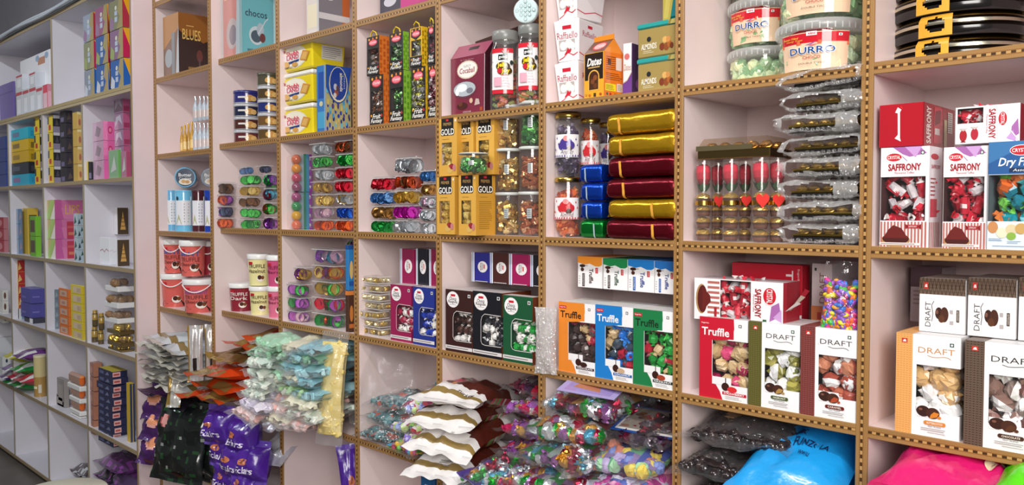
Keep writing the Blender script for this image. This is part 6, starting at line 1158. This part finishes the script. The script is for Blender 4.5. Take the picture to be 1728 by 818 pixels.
# rose tubes
gp = 'clear tubes of gold sweets with a red rose'
def rose_tube(label, p, heart, seed):
    x, y, z, r, h = p; t = thing('rose_tube', label, 'tube', (x, y, z), face_cam(x, y, .9), gp); g = random.Random(seed)
    b = MB(); b.lathe([(r, 0, 'ffffff'), (r, h, 'ffffff')], 20, 'clear'); b.build('tube', t)
    for k in range(4):
        s = MB(); z0 = h*(.01+.148*k)
        s.lathe([(r*.62, z0, '3a2018')] + [(r*(.72+.2*q/3), z0+h*.075*q/3, ['5a3222', '70442e', '4a2a1e', '5a3222'][q]) for q in range(4)], 20, 'card', sm=False); s.build('paper_cup', t)
        s = MB(); s.sphere(TRS((0, 0, z0+h*.085), (0, 0, g.random()), (r*.88, r*.88, h*.06)), 12, 8, 'd8b058', 'foil', .07, g); s.build('gold_sweet', t)
    zr = h*.60
    s = MB()
    for k in range(5): a = k*1.256; s.grid(lambda u, v: (r*.3*math.sin(a)+r*.55*math.sin(a)*v+r*.9*(u-.5)*math.cos(a)*math.sin(PI*v), -r*.3*math.cos(a)-r*.5*math.cos(a)*v+r*.9*(u-.5)*math.sin(a)*math.sin(PI*v), zr+h*.01+h*.12*v), 3, 4, '2a4a24', 'matte')
    s.build('leaf', t)
    s = MB(); s.lathe([(r*.2, zr+h*.07, '3a6a34'), (r*.55, zr+h*.10, '8a1420'), (r*.82, zr+h*.17, 'b01830'), (r*.86, zr+h*.25, 'c81c38'), (r*.78, zr+h*.335, 'd02440'), (r*.6, zr+h*.32, '8a0e20'), (r*.55, zr+h*.35, 'd02440'), (r*.36, zr+h*.335, '8a0e20'), (r*.3, zr+h*.36, 'c81c38'), (r*.12, zr+h*.35, '9a1024')], 16, 'matte'); s.v = [(q[0]*(1+.10*math.sin(3*math.atan2(q[1], q[0])+q[2]*60)), q[1]*(1+.1*math.cos(3*math.atan2(q[1], q[0])+q[2]*50)), q[2]) for q in s.v]; s.build('rose', t)
    s = MB(); s.lathe([(r*1.02, h*.445, 'c8a050'), (r*1.02, h*.50, 'd8b868')], 20, 'gold', cap=False); s.build('gold_band', t)
    if heart:
        s = MB(); ou = [(r*.72*(16*math.sin(a)**3)/16, (13*math.cos(a)-5*math.cos(2*a)-2*math.cos(3*a)-math.cos(4*a))/17*r*1.0+h*.5) for a in [2*PI*i/28 for i in range(28)]]
        f = [(u+r*.25, -r*1.08, v) for u, v in ou]; k2 = [(u+r*.25, -r*1.16, v) for u, v in ou]; n = len(f); s.add(f+k2, [tuple(range(n))[::-1], tuple(range(n, 2*n))] + [(i, (i+1) % n, n+(i+1) % n, n+i) for i in range(n)], 'e02820', 'matte'); s.build('heart', t)
zt = ZS[3]
for i, (x0, x1, Y, ht, l) in enumerate(((1173, 1200, .04, 0, 'front row, first'), (1218, 1247, .04, 0, 'front row, second'), (1268, 1298, .04, 1, 'front row, third'), (1199, 1222, .1, 1, 'rear row, first, with a red heart'), (1245, 1268, .1, 1, 'rear row, second, with a red heart'), (1297, 1324, .07, 1, 'last one, beside the bubble wrapped stack'))):
    p = cy(x0, x1, 270, 400, Y, zt); rose_tube(f'clear tube of gold sweets and a red rose, {l}', (p[0], Y, zt, p[3], .198), ht, i)
p = at(1256, 264, Y=.04); t = thing('sweet_tray', 'clear lidded gold sweet box lying across the rose tubes', 'box', (at(1250, 262, Y=.06).x, .02, zt+.1995), .06); w = .185; d = .13
b = MB(); b.box(-w/2, w/2, 0, d, 0, .022, '8a7448', 'gold', .002); b.build('base', t); b = MB(); b.box(-w/2, w/2, -.001, d, .023, .05, 'f0e8dc', 'clear', .006, taper=(-.006, -.006)); b.box(-w/2-.002, w/2*.55, -.003, -.001, .02, .032, 'd8c898', 'gold'); b.build('lid', t)
b = MB(); g = random.Random(8)
for i in range(10): b.sphere(TRS((-w*.38+w*.19*(i % 5), .035+.06*(i//5), .03), (0, 0, 0), (.016, .016, .012)), 9, 6, 'b8883c', 'foil', .06, g)
b.build('sweets', t, kind='stuff')
# bubble wrapped trays
gp = 'bubble wrapped trays of gold sweets in a tall stack'; zz = ZS[3]+.001
for k in range(8):
    hh = .0475; cx = at(1386, 300, Y=.02).x + .006*math.sin(k*2.2) + .006; w = .178; d = .2; rz = .05*math.sin(k*1.7)
    t = thing('bubble_wrapped_tray', f'bubble wrapped tray of gold sweets, {ordn(k, 8)} of the tall stack', 'tray', (cx, .0+.006*math.cos(k*3), zz), rz, gp)
    b = MB(); b.box(-w*.40, w*.44, .012, d, .004, .016, '1c1a1c', 'gloss', .002); b.box(-w*.40, w*.44, .012, d, .016, .022, 'a8904c', 'gold', .002); b.box(-w*.37, w*.41, .018, d-.01, .022, .036, 'ffffff', 'clear', .004); b.build('tray', t)
    b = MB(); g = random.Random(k+3)
    for i in range(10): b.sphere(TRS((-w*.32+w*.165*(i % 5), .045+.07*(i//5), .026), (0, 0, 0), (.014, .016, .009)), 9, 6, 'c09a4c', 'foil', .06, g)
    b.build('sweets', t, kind='stuff')
    b = MB(); sd = 820+k*5
    def W(u, v, k=k, sd=sd):                    # wrap: a sleeve with loose, lifted front lips
        a = 2*PI*v; X = -w*.5+w*1.0*u; cs, sn = math.cos(a), math.sin(a); q = 4.; m_ = (abs(cs)**q+abs(sn)**q)**(-1/q)
        Y = d*.5+(d*.52)*cs*m_; Z = hh*.5+hh*.47*sn*m_; nn = noise.noise((X*22+sd, cs*3+sd, sn*2)); n2 = noise.noise((X*60+sd, cs*6, sn*6))
        e = max(0, abs(u-.5)*2-.8)/.2
        fl = max(0, -cs); lip = (.5+.5*noise.noise((X*16+sd*1.3, 1.7, sd))) * fl**4
        Z = hh*.5+(Z-hh*.5)*(1-.35*e) + nn*.004+n2*.002 + (.010*lip*(1 if sn > 0 else -.6)) + .006*(u-.5)*math.sin(k*2.)
        return (X*(1+.03*n2)+(-.012*fl*(1 if u < .3 else 0)*abs(nn)*2), Y - lip*.016 + n2*.003, max(.0005, Z))
    gate = MB(); gate.grid(W, 30, 36, 'ffffff', 'bubble', True); keep = []
    for i, f in enumerate(gate.f):             # the sleeve's mouth gapes at the front
        u = (i % 30+.5)/30; v = (i//30+.5)/36; mouth = .062+.05*noise.noise((u*3, sd, k))
        keep.append(not (abs(v-.525-.02*math.sin(u*6+k)) < mouth and .1 < u < .8+.12*math.sin(k*2)))
    b.add(gate.v, [f for f, q in zip(gate.f, keep) if q], 'ffffff', 'bubble', True); b.build('bubble_wrap', t)
    g = random.Random(k+77); b = MB()
    for row in range(3):                       # bubbles of the wrap, on the lower front and the top
        for i in range(14):
            u = .05+.066*i+.033*(row % 2); v = (.60, .655, .36)[row]+g.uniform(-.008, .008)
            if u > .97 or (row == 2 and i % 3 == 0): continue
            q = W(u, v); b.sphere(TRS((q[0], q[1]-.0015, q[2]), (0, 0, 0), (.0058, .0035, .0052)), 9, 6, 'ffffff', 'clear', 0, g, True)
    b.build('bubble', t, kind='stuff')
    zz += hh+.0008
# row 4: truffle, draft, saffron
x, y, z, w, d, h = fb(1181, 1262, 533, ZS[4], .002, None, .12)
truffle('red and white truffle box standing upright beside the olive banded box', (x, y, z, w, d, h), 'c81830', TP['STRAWBERRY'], 'STRAWBERRY', 'f4f0f0', mm='gloss')
DC = {'HAZELNUT': ('6a6430', '4a4820', '4a5a2c'), 'CARAMEL': ('8a4440', '5c2a28', '6a2018'), 'BUTTERSCOTCH': ('e8ac68', 'd89448', 'd8883c'), 'CHOCOLATE': ('6a5648', '44342a', '4a2c20')}
def band(u0, u1, c2, nu_, nv):
    o = []
    for i in range(nu_):
        for j in range(nv): o.append(('e', u0+(u1-u0)*(i+.5)/nu_, (j+.5)/nv, (u1-u0)/nu_*.28, .3/nv, c2))
    return o
def draft(label, g, nm, pal, ink, sz=.02):
    c, c2, pl = DC[nm]; w, h = g[3], g[5]; nv = 44
    fr = {'HAZELNUT': 'b08a50', 'CARAMEL': 'b04a2c', 'BUTTERSCOTCH': 'd8822c', 'CHOCOLATE': '5a3420'}[nm]
    art = {'f': [('r', 0, 0, .265, 1, c)] + [('l', [(.012+.24*i/5, 0), (.012+.24*i/5, 1)], .004, c2) for i in range(6)] + [('e', .036+.048*i, (j+.5)/nv, .014, .3/nv, c2) for i in range(5) for j in range(nv)] + [('r', .09, .905, .18, .95, 'c8342c'), ('p', [(.105, .915), (.165, .915), (.15, .94), (.12, .935)], 'f0e4e0'),
          ('t', 'DRAFT', .635, .85, .56, .055, ink, {'b': -.008}), ('l', [(.5, .80), (.58, .787), (.66, .79), (.76, .80), (.82, .795), (.86, .78)], .008, ink), ('r', .84, .905, .90, .94, '1c4a3a'), ('e', .87, .922, .018, .011, 'e8f0ec'), ('r', .34, .19, .70, .30, 'f4f2f2'),
          ('e', .45, .245, .11, .055, '3a2018'), ('e', .60, .235, .105, .055, '4a281c'), ('e', .41, .262, .03, .012, '7a5040'), ('p', [(.55, .18), (.66, .2), (.7, .24), (.62, .25), (.57, .22)], fr), ('e', .7, .2, .03, .015, fr),
          ('e', .49, .137, .03, .02, pl), ('e', .77, .137, .03, .02, pl), ('r', .49, .117, .77, .157, pl), ('t', nm, .63, .137, .24, .02, 'f0e8d8', {'b': .015}), ('t', 'MILKY TRUFFLES', .63, .104, .2, .014, '504848'), ('fine', .42, .055, .9, .09, 2, '9a9494'), ('fine', .52, .035, .8, .05, 1, '9a9494')],
           't': [('r', 0, 0, .265, 1, c)]}
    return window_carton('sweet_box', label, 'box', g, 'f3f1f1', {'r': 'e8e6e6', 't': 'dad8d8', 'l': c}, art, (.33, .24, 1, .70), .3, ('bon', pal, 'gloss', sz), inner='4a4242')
WP = ('f0eeee', None)
x, y, z, w, d, h = fb(1264, 1350, 541, ZS[4], .001, None, .12)
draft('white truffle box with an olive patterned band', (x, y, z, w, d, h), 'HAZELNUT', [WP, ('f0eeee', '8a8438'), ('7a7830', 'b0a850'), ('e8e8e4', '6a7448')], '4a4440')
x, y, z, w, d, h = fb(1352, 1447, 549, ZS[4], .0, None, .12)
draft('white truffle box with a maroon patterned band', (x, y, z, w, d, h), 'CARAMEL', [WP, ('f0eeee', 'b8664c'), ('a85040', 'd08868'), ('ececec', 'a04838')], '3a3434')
zt4 = at(1172, 536, Y=.03).z
sf_t = [('r', 0, 0, 1, 1, 'f2eef0'), ('p', [(.2, .98), (.6, 1), (.9, .9), (.62, .7), (.45, .78)], 'a868a8'), ('p', [(.5, .98), (.85, .98), (.75, .72), (.6, .75)], 'c89cd0'), ('p', [(.35, .95), (.55, .8), (.6, .96)], '8a4a98'), ('l', [(.55, .8), (.5, .66), (.58, .6)], .03, 'c83c2c')]
def crystal_logo(u, v, s=1., r=0): return [('e', u, v, .16*s, .085*s, 'f8f4f4'), ('e', u, v, .15*s, .075*s, 'c81c2c'), ('t', 'CRYSTAL', u, v, .26*s, .06*s, 'f8f0f0', {'b': .015})] if not r else [('e', u, v, .05*s, .13*s, 'f8f4f4'), ('e', u, v, .043*s, .12*s, 'c81c2c'), ('t', 'CRYSTAL', u, v, .04*s, .2*s, 'f8f0f0', {'b': .015, 'r': 1})]
def heap(u, v, s=1): return [('e', u, v, .3*s, .07*s, 'b08858'), ('e', u, v+.012*s, .28*s, .055*s, '4a1c18'), ('p', [(u-.26*s, v+.02*s), (u+.26*s, v+.02*s), (u+.12*s, v+.12*s), (u-.05*s, v+.15*s), (u-.16*s, v+.1*s)], '6a201c')]
SP = [('c01c30', 'f0e0e0'), ('d02c40', None), ('c81c34', 'e8e0e0'), ('a8182c', None), ('c8c0c4', 'c01c30')]
def saffrony(label, g, x2=None):
    stripes = [('r', .02+.07*i, 0, .055+.07*i, .255, 'b86a60') for i in range(14)]
    art = {'f': [('p', [(.25, 1), (.8, 1), (.95, .93), (.6, .90), (.45, .93)], 'a868a8'), ('p', [(.5, 1), (.85, 1), (.72, .89)], 'c89cd0'), ('l', [(.4, .93), (.55, .86)], .012, '8a4a98')] + [('e', .28, .90, .17, .045, 'f8f4f4'), ('e', .28, .90, .16, .04, 'c81c2c'), ('t', 'CRYSTAL', .28, .90, .27, .035, 'f8f0f0', {'b': .015}), ('r', .83, .92, .9, .955, '2a5a3a'), ('e', .865, .937, .022, .012, 'f0f0f0'), ('t', 'SAFFRONY', .5, .80, .68, .072, 'a01c28', {'b': .03}), ('t', 'Flavoured Toffee', .5, .745, .4, .022, 'b8606a')] +
           stripes + heap(.34, .07) + [('r', .58, .19, .8, .225, 'a8242c'), ('p', [(.54, .18), (.6, .2), (.6, .215), (.53, .235)], '8a1c24'), ('p', [(.86, .18), (.8, .2), (.8, .215), (.86, .235)], '8a1c24'), ('t', 'SAFFRONY', .69, .207, .17, .018, 'f4e0dc'), ('r', .0, .02, .85, .045, 'e8dcd8'), ('fine', .03, .022, .82, .043, 1, '8a8080')],
           'r': [('e', .4, .9, .3, .03, 'c83848'), ('t', 'SAFFRONY', .5, .8, .7, .04, 'b83844', {'b': .02}), ('fine', .1, .5, .5, .7, 5, 'a83840'), ('r', .1, .3, .6, .48, 'c84050')] + [('r', .05+.14*i, 0, .12+.14*i, .25, 'c88880') for i in range(6)]}
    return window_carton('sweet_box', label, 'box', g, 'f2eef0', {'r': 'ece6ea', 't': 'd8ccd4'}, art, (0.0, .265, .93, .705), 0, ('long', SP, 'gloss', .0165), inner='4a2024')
# saffron box lying on its side on the truffle boxes, in the shelf below
def saff_lying(label, g, rz=0):
    x, y, z, w, d, h = g
    art = {'f': [('r', .02+0, 0, .3, 1, 'f2eeee')] + [('r', .16, .04+.12*i, .30, .10+.12*i, 'b86a60') for i in range(8)] + [('e', .09, .5, .07, .36, 'b08858'), ('e', .1, .5, .06, .33, '5a1c1a'), ('p', [(.1, .2), (.2, .45), (.19, .6), (.1, .8)], '6a201c'), ('r', .24, .1, .27, .32, 'a8242c'),
          ('t', 'SAFFRONY', .735, .5, .07, .66, 'a01c28', {'r': 1, 'b': .03}), ('t', 'Flavoured Toffee', .69, .5, .02, .4, 'b8606a', {'r': 1}), ('p', [(.86, .1), (.98, .25), (.96, .55), (.88, .45)], 'a868a8'), ('p', [(.9, .2), (.99, .1), (.985, .4)], 'c89cd0')] + crystal_logo(.86, .68, 1.6, 1) + [('r', .79, .05, .83, .14, '2a5a3a')], 'r': [('r', 0, 0, 1, 1, '9a1c2c'), ('r', .0, 0, .2, 1, 'b02838')]}
    t = window_carton('sweet_box', label, 'box', g, 'f2eef0', {'r': '9a1c2c', 't': 'c8bcc0'}, art, (.31, .02, .655, .98), 0, ('long', SP, 'gloss', .0165), inner='4a2024', rz=rz)
    b = MB()
    for k, (a, c) in enumerate(((.25, 'e8dcd8'), (.55, 'c8b8a8'), (.85, 'b02838'))): b.add([(w/2, .01+.02*k, h*.35), (w/2, .02+.02*k, h*.35), (w/2+.035, .016+.022*k, h*(.55+.13*k)), (w/2+.03, .006+.02*k, h*(.6+.13*k))], [(0, 1, 2, 3)], c, 'card')
    b.build('open_flap', t); return t
x, y, z, w, d, h = fb(1172, 1322, 468, zt4+.001, .012, None, .085); saff_lying('striped white and red toffee box with open end flaps, lying on the truffle boxes', (x, y, z, w, d, h))
x, y, z, w, d, h = fb(1235, 1354, 442, zt4+.001, .13, 1367); carton('truffle_box', 'large red truffle box lying on its side at the rear behind the toffee box', 'box', (x, y, z, w, d, h), 'c01830', {'r': 'b01c2e', 't': '8a1424'}, {'f': [('t', 'Truffle', .83, .52, .1, .75, 'f0e4e4', {'r': 1, 'b': .02}), ('t', 'Sugarika', .95, .8, .035, .26, 'f0d8d8', {'r': 1}), ('p', [(.78, 0), (1, 0), (1, .12), (.9, .1)], 'f0ecec')]})
x, y, z, w, d, h = fb(1370, 1404, 444, zt4+.001, .125, None, .1); carton('sweet_box', 'white truffle box with an orange foot behind the bag of coloured lentils', 'box', (x, y, z, w, d, h), 'c8bcbc', None, {'f': [('t', 'DRAFT', .55, .6, .3, .5, '8a5a50', {'r': 2}), ('l', [(.8, .4), (.86, .6), (.8, .8)], .02, '8a5a50'), ('r', 0, 0, 1, .3, 'c87848'), ('r', .3, .08, .5, .2, 'a8342c'), ('r', .15, .88, .25, .93, '303030')]})
LE = [('e83c8c', None), ('f0a020', None), ('3878d8', None), ('48b848', None), ('a050c0', None), ('f0dc30', None), ('e86030', None), ('8a5ac8', None)]
bag('sweet_bag', 'clear bag of bright coloured chocolate lentils standing on the maroon banded box', (at(1428, 500, Y=.06).x, .045, zt4+.004), .082, .108, .065, 'ffffff', 'film', (PI/2-.25, 0, .1), .04, .01, 880, fill=('lentil', LE, 'gloss', .009, 260))
# row 5: dark dragee bags, blue bags
DK = [('2c2424', None), ('3a2e2c', None), ('241e20', None)]
for k in range(4): clear_bag(f'clear bag of dark chocolate dragees, {ordn(k, 4)} of the stack', -.95+.006*(k % 2), -.10+.025*k, ZS[5]-.0+.083*k+.003, .285, .31, .088, DK, 890+k, 'bean', .0145, 280, (.02, R.uniform(-.04, .04), .08), 'clear bags of dark dragees', 'gloss', .035, .84)
card('brown header card lying on the topmost dark dragee bag', 'header_card', -.945, .07, ZS[5]+.325, .15, .09, (.12, .0, .1), [('e', .4, .5, .1, .16, '3a2018'), ('e', .55, .4, .09, .14, '3a2018'), ('e', .6, .7, .08, .12, '4a2c20')], 'b8906c')
for k in range(3):
    art = [('t', 'FUNZOLA', .6, .45, .34, .09, '1c2c58', {'b': .02}), ('e', .45, .57, .04, .04, '1c2c58'), ('l', [(.38, .53), (.45, .59), (.52, .55)], .02, '1c2c58'), ('l', [(.42, .51), (.46, .59), (.5, .63)], .02, '1c2c58'), ('t', 'wwu', .58, .3, .1, .05, '1c2c58')] if k else []
    bag('sweet_bag', f'bright blue glossy sweet bag, {ordn(k, 3)} of three leaning on the divider', (-.805+[.0, -.012, .008][k], -.11+.02*k, ZS[5]+[.003, .085, .17][k]), .25, .31, .11, '1c9ae0', 'pouch', (.27, .03, .12), .03, .014, 900+k, art=art, group='bright blue sweet bags', wave=.015)

# ------------------------------------------------------------------ last bay
gp = 'black and gold round tins with yellow bands'
p = cy(1512, 1722, 30, 96, .2, ZS[2]); tc_x, tr_ = p[0], p[3]
for k in range(4):
    hh = .047; z = ZS[2]+.001+k*(hh+.0008); t = thing('round_tin', f'wide black round tin with a yellow paper band, {ordn(k, 4)} of the stack', 'tin', (tc_x+.002*(k % 2), .2, z), face_cam(tc_x, .2, 1.) + .03*(k % 2), gp); r = tr_
    b = MB(); b.lathe([(r*.97, 0, '141212'), (r*.99, .003, '141212'), (r*.99, hh*.36, '1a1614')], 56, 'gloss'); b.build('tin_body', t)
    b = MB(); b.lathe([(r*.99, hh*.36, '1c1814'), (r*1.0, hh*.40, '1c1814'), (r*1.0, hh*.52, 'd8d0b8'), (r*1.0, hh*.66, '1c1814'), (r*.985, hh*.78, 'b8944c'), (r*.93, hh*.92, 'c8a458'), (r*.8, hh, '6a5428')], 56, 'gold'); b.build('lid', t)
    b = MB(); a0, a1 = -.62, -.13
    def B(u, v, o=0.0): 
        a = a0+(a1-a0)*u; q = r*1.008+o-(.0 if v < .75 else (v-.75)*r*.25); return (q*math.sin(a), -q*math.cos(a), hh*(.02+.95*min(v, 1)))
    n = 14; m = 10; vs = [B(i/n, j/m) for j in range(m+1) for i in range(n+1)]; fs = []
    for j in range(m):
        for i in range(n):
            if ((i+.5)/n-.52)**2/.085+((j+.5)/m-.52)**2/.11 > 1: fs.append((j*(n+1)+i, j*(n+1)+i+1, (j+1)*(n+1)+i+1, (j+1)*(n+1)+i))
    b.add(vs, fs, 'e0a030', 'card'); b.build('paper_band', t)
# saffron boxes
x, y, z, w, d, h = fb(1487, 1569, 250, ZS[3], .005, 1591); hS = h
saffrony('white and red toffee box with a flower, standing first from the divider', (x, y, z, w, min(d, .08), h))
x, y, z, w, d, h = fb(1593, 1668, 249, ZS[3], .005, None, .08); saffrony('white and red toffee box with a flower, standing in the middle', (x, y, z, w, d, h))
x, y, z, w, d, h = fb(1669, 1770, 240, ZS[3], -.002, None, .08)
DF = [('e06a2c', None), ('1c98a8', '5ac8d0'), ('48b030', None), ('e8803c', None), ('1c7a90', None), ('78c850', None)]
window_carton('sweet_box', 'blue topped dry fruit sweet box at the edge of the frame', 'box', (x, y, z, w, d, h), 'e8eef2', {'r': 'd8e4ea', 't': '2a5a94', 'f': 'dce8f0'}, {'f': [('r', 0, .70, 1, 1, '2a5a94'), ('p', [(0, .8), (.4, .9), (.7, 1), (0, 1)], '3c74a8'), ('e', .56, .915, .2, .05, 'f8f4f4'), ('e', .56, .915, .19, .044, 'c81c2c'), ('t', 'CRYSTAL', .56, .915, .32, .035, 'f8f0f0', {'b': .015}), ('t', 'Dry Fruit', .52, .80, .7, .10, 'f8f8f8', {'b': .015, 's': .25}), ('r', .36, .715, .98, .755, '1c3050'), ('t', 'Assorted', .62, .735, .4, .025, 'f0f0f0', {'s': .2}), ('e', .1, .21, .09, .055, 'c88a58'), ('e', .26, .16, .1, .05, 'e8dcc0'), ('e', .42, .19, .1, .05, 'd8c8a0'), ('e', .42, .13, .08, .035, '8ab048'), ('e', .58, .2, .1, .05, 'c8a060'), ('e', .78, .2, .12, .055, 'e0c898'), ('fine', .03, .08, .3, .11, 2, '6a8ab0'), ('fine', .35, .06, .6, .09, 2, '8aa0b8'), ('fine', .1, .03, .9, .045, 1, '7a90a8')]}, (0, .265, 1, .695), 0, ('twist', DF, 'gloss', .021), inner='5a6a74')
zt3 = ZS[3]+hS+.001
x, y, z, w, d, h = fb(1484, 1560, 178, zt3, .005, 1612); d = min(d, .2)
t = carton('sweet_box', 'red toffee box lying end on with a torn white notch, above the first white one', 'box', (x, y, z, w, d, h), 'a81c28', {'f': 'b01c2a', 'r': 'a01826', 't': 'b8444c'}, {'f': [('p', [(.36, .2), (.5, .12), (.48, .2), (.47, .8), (.5, .86), (.42, .92), (.36, .8), (.42, .78), (.43, .28)], 'f0e8e6'), ('p', [(.47, .92), (.54, .86), (.5, .95)], 'd83030'), ('r', .98, 0, 1, 1, '8a1420')],
     'r': [('t', 'SAFFRONY', .14, .5, .14, .86, 'f0e4e0', {'r': 2, 'b': .03}), ('r', .3, .1, .55, .95, 'c83848'), ('p', [(.32, .5), (.5, .6), (.52, .9), (.34, .85)], '7a1c28'), ('r', .33, .3, .48, .45, 'e8e0dc'), ('r', .62, .05, .72, .7, 'c8c090'), ('r', .74, .4, .9, .9, 'd8d0c8'), ('fine', .75, .42, .89, .88, 9, '404040')]}, 'gloss')
x, y, z, w, d, h = fb(1613, 1722, 182, ZS[3]+hS+.001, .02, None, .1)
window_carton('sweet_box', 'white toffee box lying on its side above the middle white one, toffees printed on it', 'box', (x, y, z, w, d, h), 'f0ecee', {'r': '9a1c2c', 't': 'd0c4cc'}, {'f': [('t', 'SAFFRONY', .58, .5, .11, .8, 'a01c28', {'r': 1, 'b': .03}), ('t', 'Flavoured Toffee', .5, .5, .03, .5, 'b8606a', {'r': 1})] + crystal_logo(.74, .62, 1.5, 1) + [('p', [(.86, .05), (.99, .2), (.97, .6), (.88, .4)], 'a868a8'), ('p', [(.8, .1), (.95, .0), (.9, .3)], 'c89cd0'), ('e', .13, .22, .06, .16, 'a8242c'), ('e', .31, .25, .06, .16, 'b02838'), ('p', [(.06, .42), (.2, .42), (.13, .34)], 'c8bcb8'), ('p', [(.24, .45), (.38, .45), (.31, .37)], 'c8bcb8'), ('p', [(.08, .04), (.18, .04), (.13, .1)], '7a1820'), ('l', [(.86, .3), (.99, .02)], .02, 'e8e0e4')]}, (.03, .55, .44, .96), 0, ('long', SP, 'gloss', .0165), inner='4a2024')
# draft boxes
x, y, z, w, d, h = fb(1513, 1622, 560, ZS[4], .002, None, .12)
draft('white truffle box with an apricot patterned band', (x, y, z, w, d, h), 'BUTTERSCOTCH', [WP, ('f0eeee', 'e0b878'), ('d8b078', None), ('f4f2f0', 'd8a868')], 'c88848', .022); hB = h
x, y, z, w, d, h = fb(1629, 1760, 573, ZS[4], -.004, None, .12)
draft('white truffle box with a dark brown patterned band', (x, y, z, w, d, h), 'CHOCOLATE', [WP, ('f0eeee', '8a6a60'), ('6a4440', 'a07870'), ('f4f2f0', '9a8880')], '2c2828', .022)
def draft_side(label, x0, x1, yt, yb, Y, zb):
    x, y, _, w, d, h = fb(x0, x1, yt, zb, Y, None, .14); c = '6a5648'
    carton('sweet_box', label, 'box', (x, y, zb, w, d, h), 'f2f0f0', {'t': 'b0a49c', 'r': 'dcd8d8'}, {'f': [('r', 0, .70, 1, 1, c)] + [('l', [(i/12, .70+.30*(i % 2)), ((i+1)/12, .70+.30*((i+1) % 2))], .012, '44342a') for i in range(12)] + [('l', [(i/12, 1-.30*(i % 2)), ((i+1)/12, 1-.30*((i+1) % 2))], .012, '44342a') for i in range(12)] + [('l', [(0, .7+.06*j), (1, .7+.06*j)], .007, '44342a') for j in range(1, 5)] + [('r', .1, .80, .2, .92, 'c8342c'), ('p', [(.12, .83), (.18, .83), (.17, .89), (.13, .88)], 'f0e4e0'), ('t', 'DRAFT', .2, .33, .12, .46, '2c2828', {'r': 2, 'b': -.008}), ('l', [(.29, .2), (.31, .35), (.28, .5), (.33, .58)], .012, '2c2828'), ('e', .44, .36, .08, .11, '3a2018'), ('e', .56, .34, .09, .14, '4a281c'), ('e', .5, .26, .07, .07, '5a3420'), ('e', .4, .38, .03, .04, '7a5040'), ('r', .82, .22, .88, .44, '4a3a30'), ('t', 'CHOCOLATE', .85, .33, .03, .18, 'f0e8d8', {'r': 2}), ('fine', .68, .1, .76, .5, 2, 'b0a8a8')]}, 'card')
zu = ZS[4]+hB+.001
x0u = [(1552, 1630), (1634, 1716), (1720, 1800)]
for i, (x0, x1) in enumerate(x0u): draft_side(f'white truffle box with a brown patterned top, above the apricot banded box, {["first", "second", "last"][i]}', x0, x1, 468, 565, .045, zu)
x, y, z, w, d, h = fb(1537, 1590, 450, zu, .19, None, .1); carton('sweet_box', 'dark plum topped box standing at the rear behind the upper truffle boxes', 'box', (x, y, zu, w, d, h), 'a89ca4', None, {'f': [('r', 0, .64, 1, 1, '4a3440'), ('fine', .1, .3, .5, .6, 4, '80787c')]})
# row 5: magenta, dark and green bags
bag('sweet_bag', 'magenta glossy sweet bag lying at the front on the lowest board', (-.47, -.10, ZS[5]+.245), .26, .30, .11, 'd8186c', 'pouch', (.0, .05, .1), .03, .016, 920, art=[('e', .75, .35, .05, .05, 'e0d0b0'), ('e', .85, .42, .05, .05, 'd8c0a8')])
clear_bag('clear bag of dark wine and gold sweets lying behind the magenta bag', -.43, .04, ZS[5]+.272, .32, .25, .085, [('5a2c34', None), ('4a2830', None), ('c8a858', None), ('a02858', None), ('6a3a3c', None)], 921, 'twist', .018, 110, (.1, 0, .05), None, 'gloss', .03)
card('clear header card with dark lettering over the wine coloured sweets', 'header_card', -.41, .08, ZS[5]+.348, .2, .1, (.2, 0, .05), [('t', 'FUNZO', .5, .5, .8, .4, '2a2428', {'b': .0})], '6a5a58')
for k, (x, c) in enumerate(((-.46, '8a1c4c'), (-.25, '4a3a40'))): bag('sweet_bag', f'{["wine red", "dark"][k]} sweet bag at the bottom under the {["magenta", "green"][k]} bag', (x, -.05, ZS[5]+.003), [.26, .17][k], .3, .25, c, 'pouch', (0, 0, 0), .03, .008, 925+k)
bag('sweet_bag', 'bright green glossy sweet bag at the edge of the frame', (-.31, -.09, ZS[5]+.275), .18, .28, .1, '58d010', 'pouch', (.0, .0, .1), .03, .008, 923)
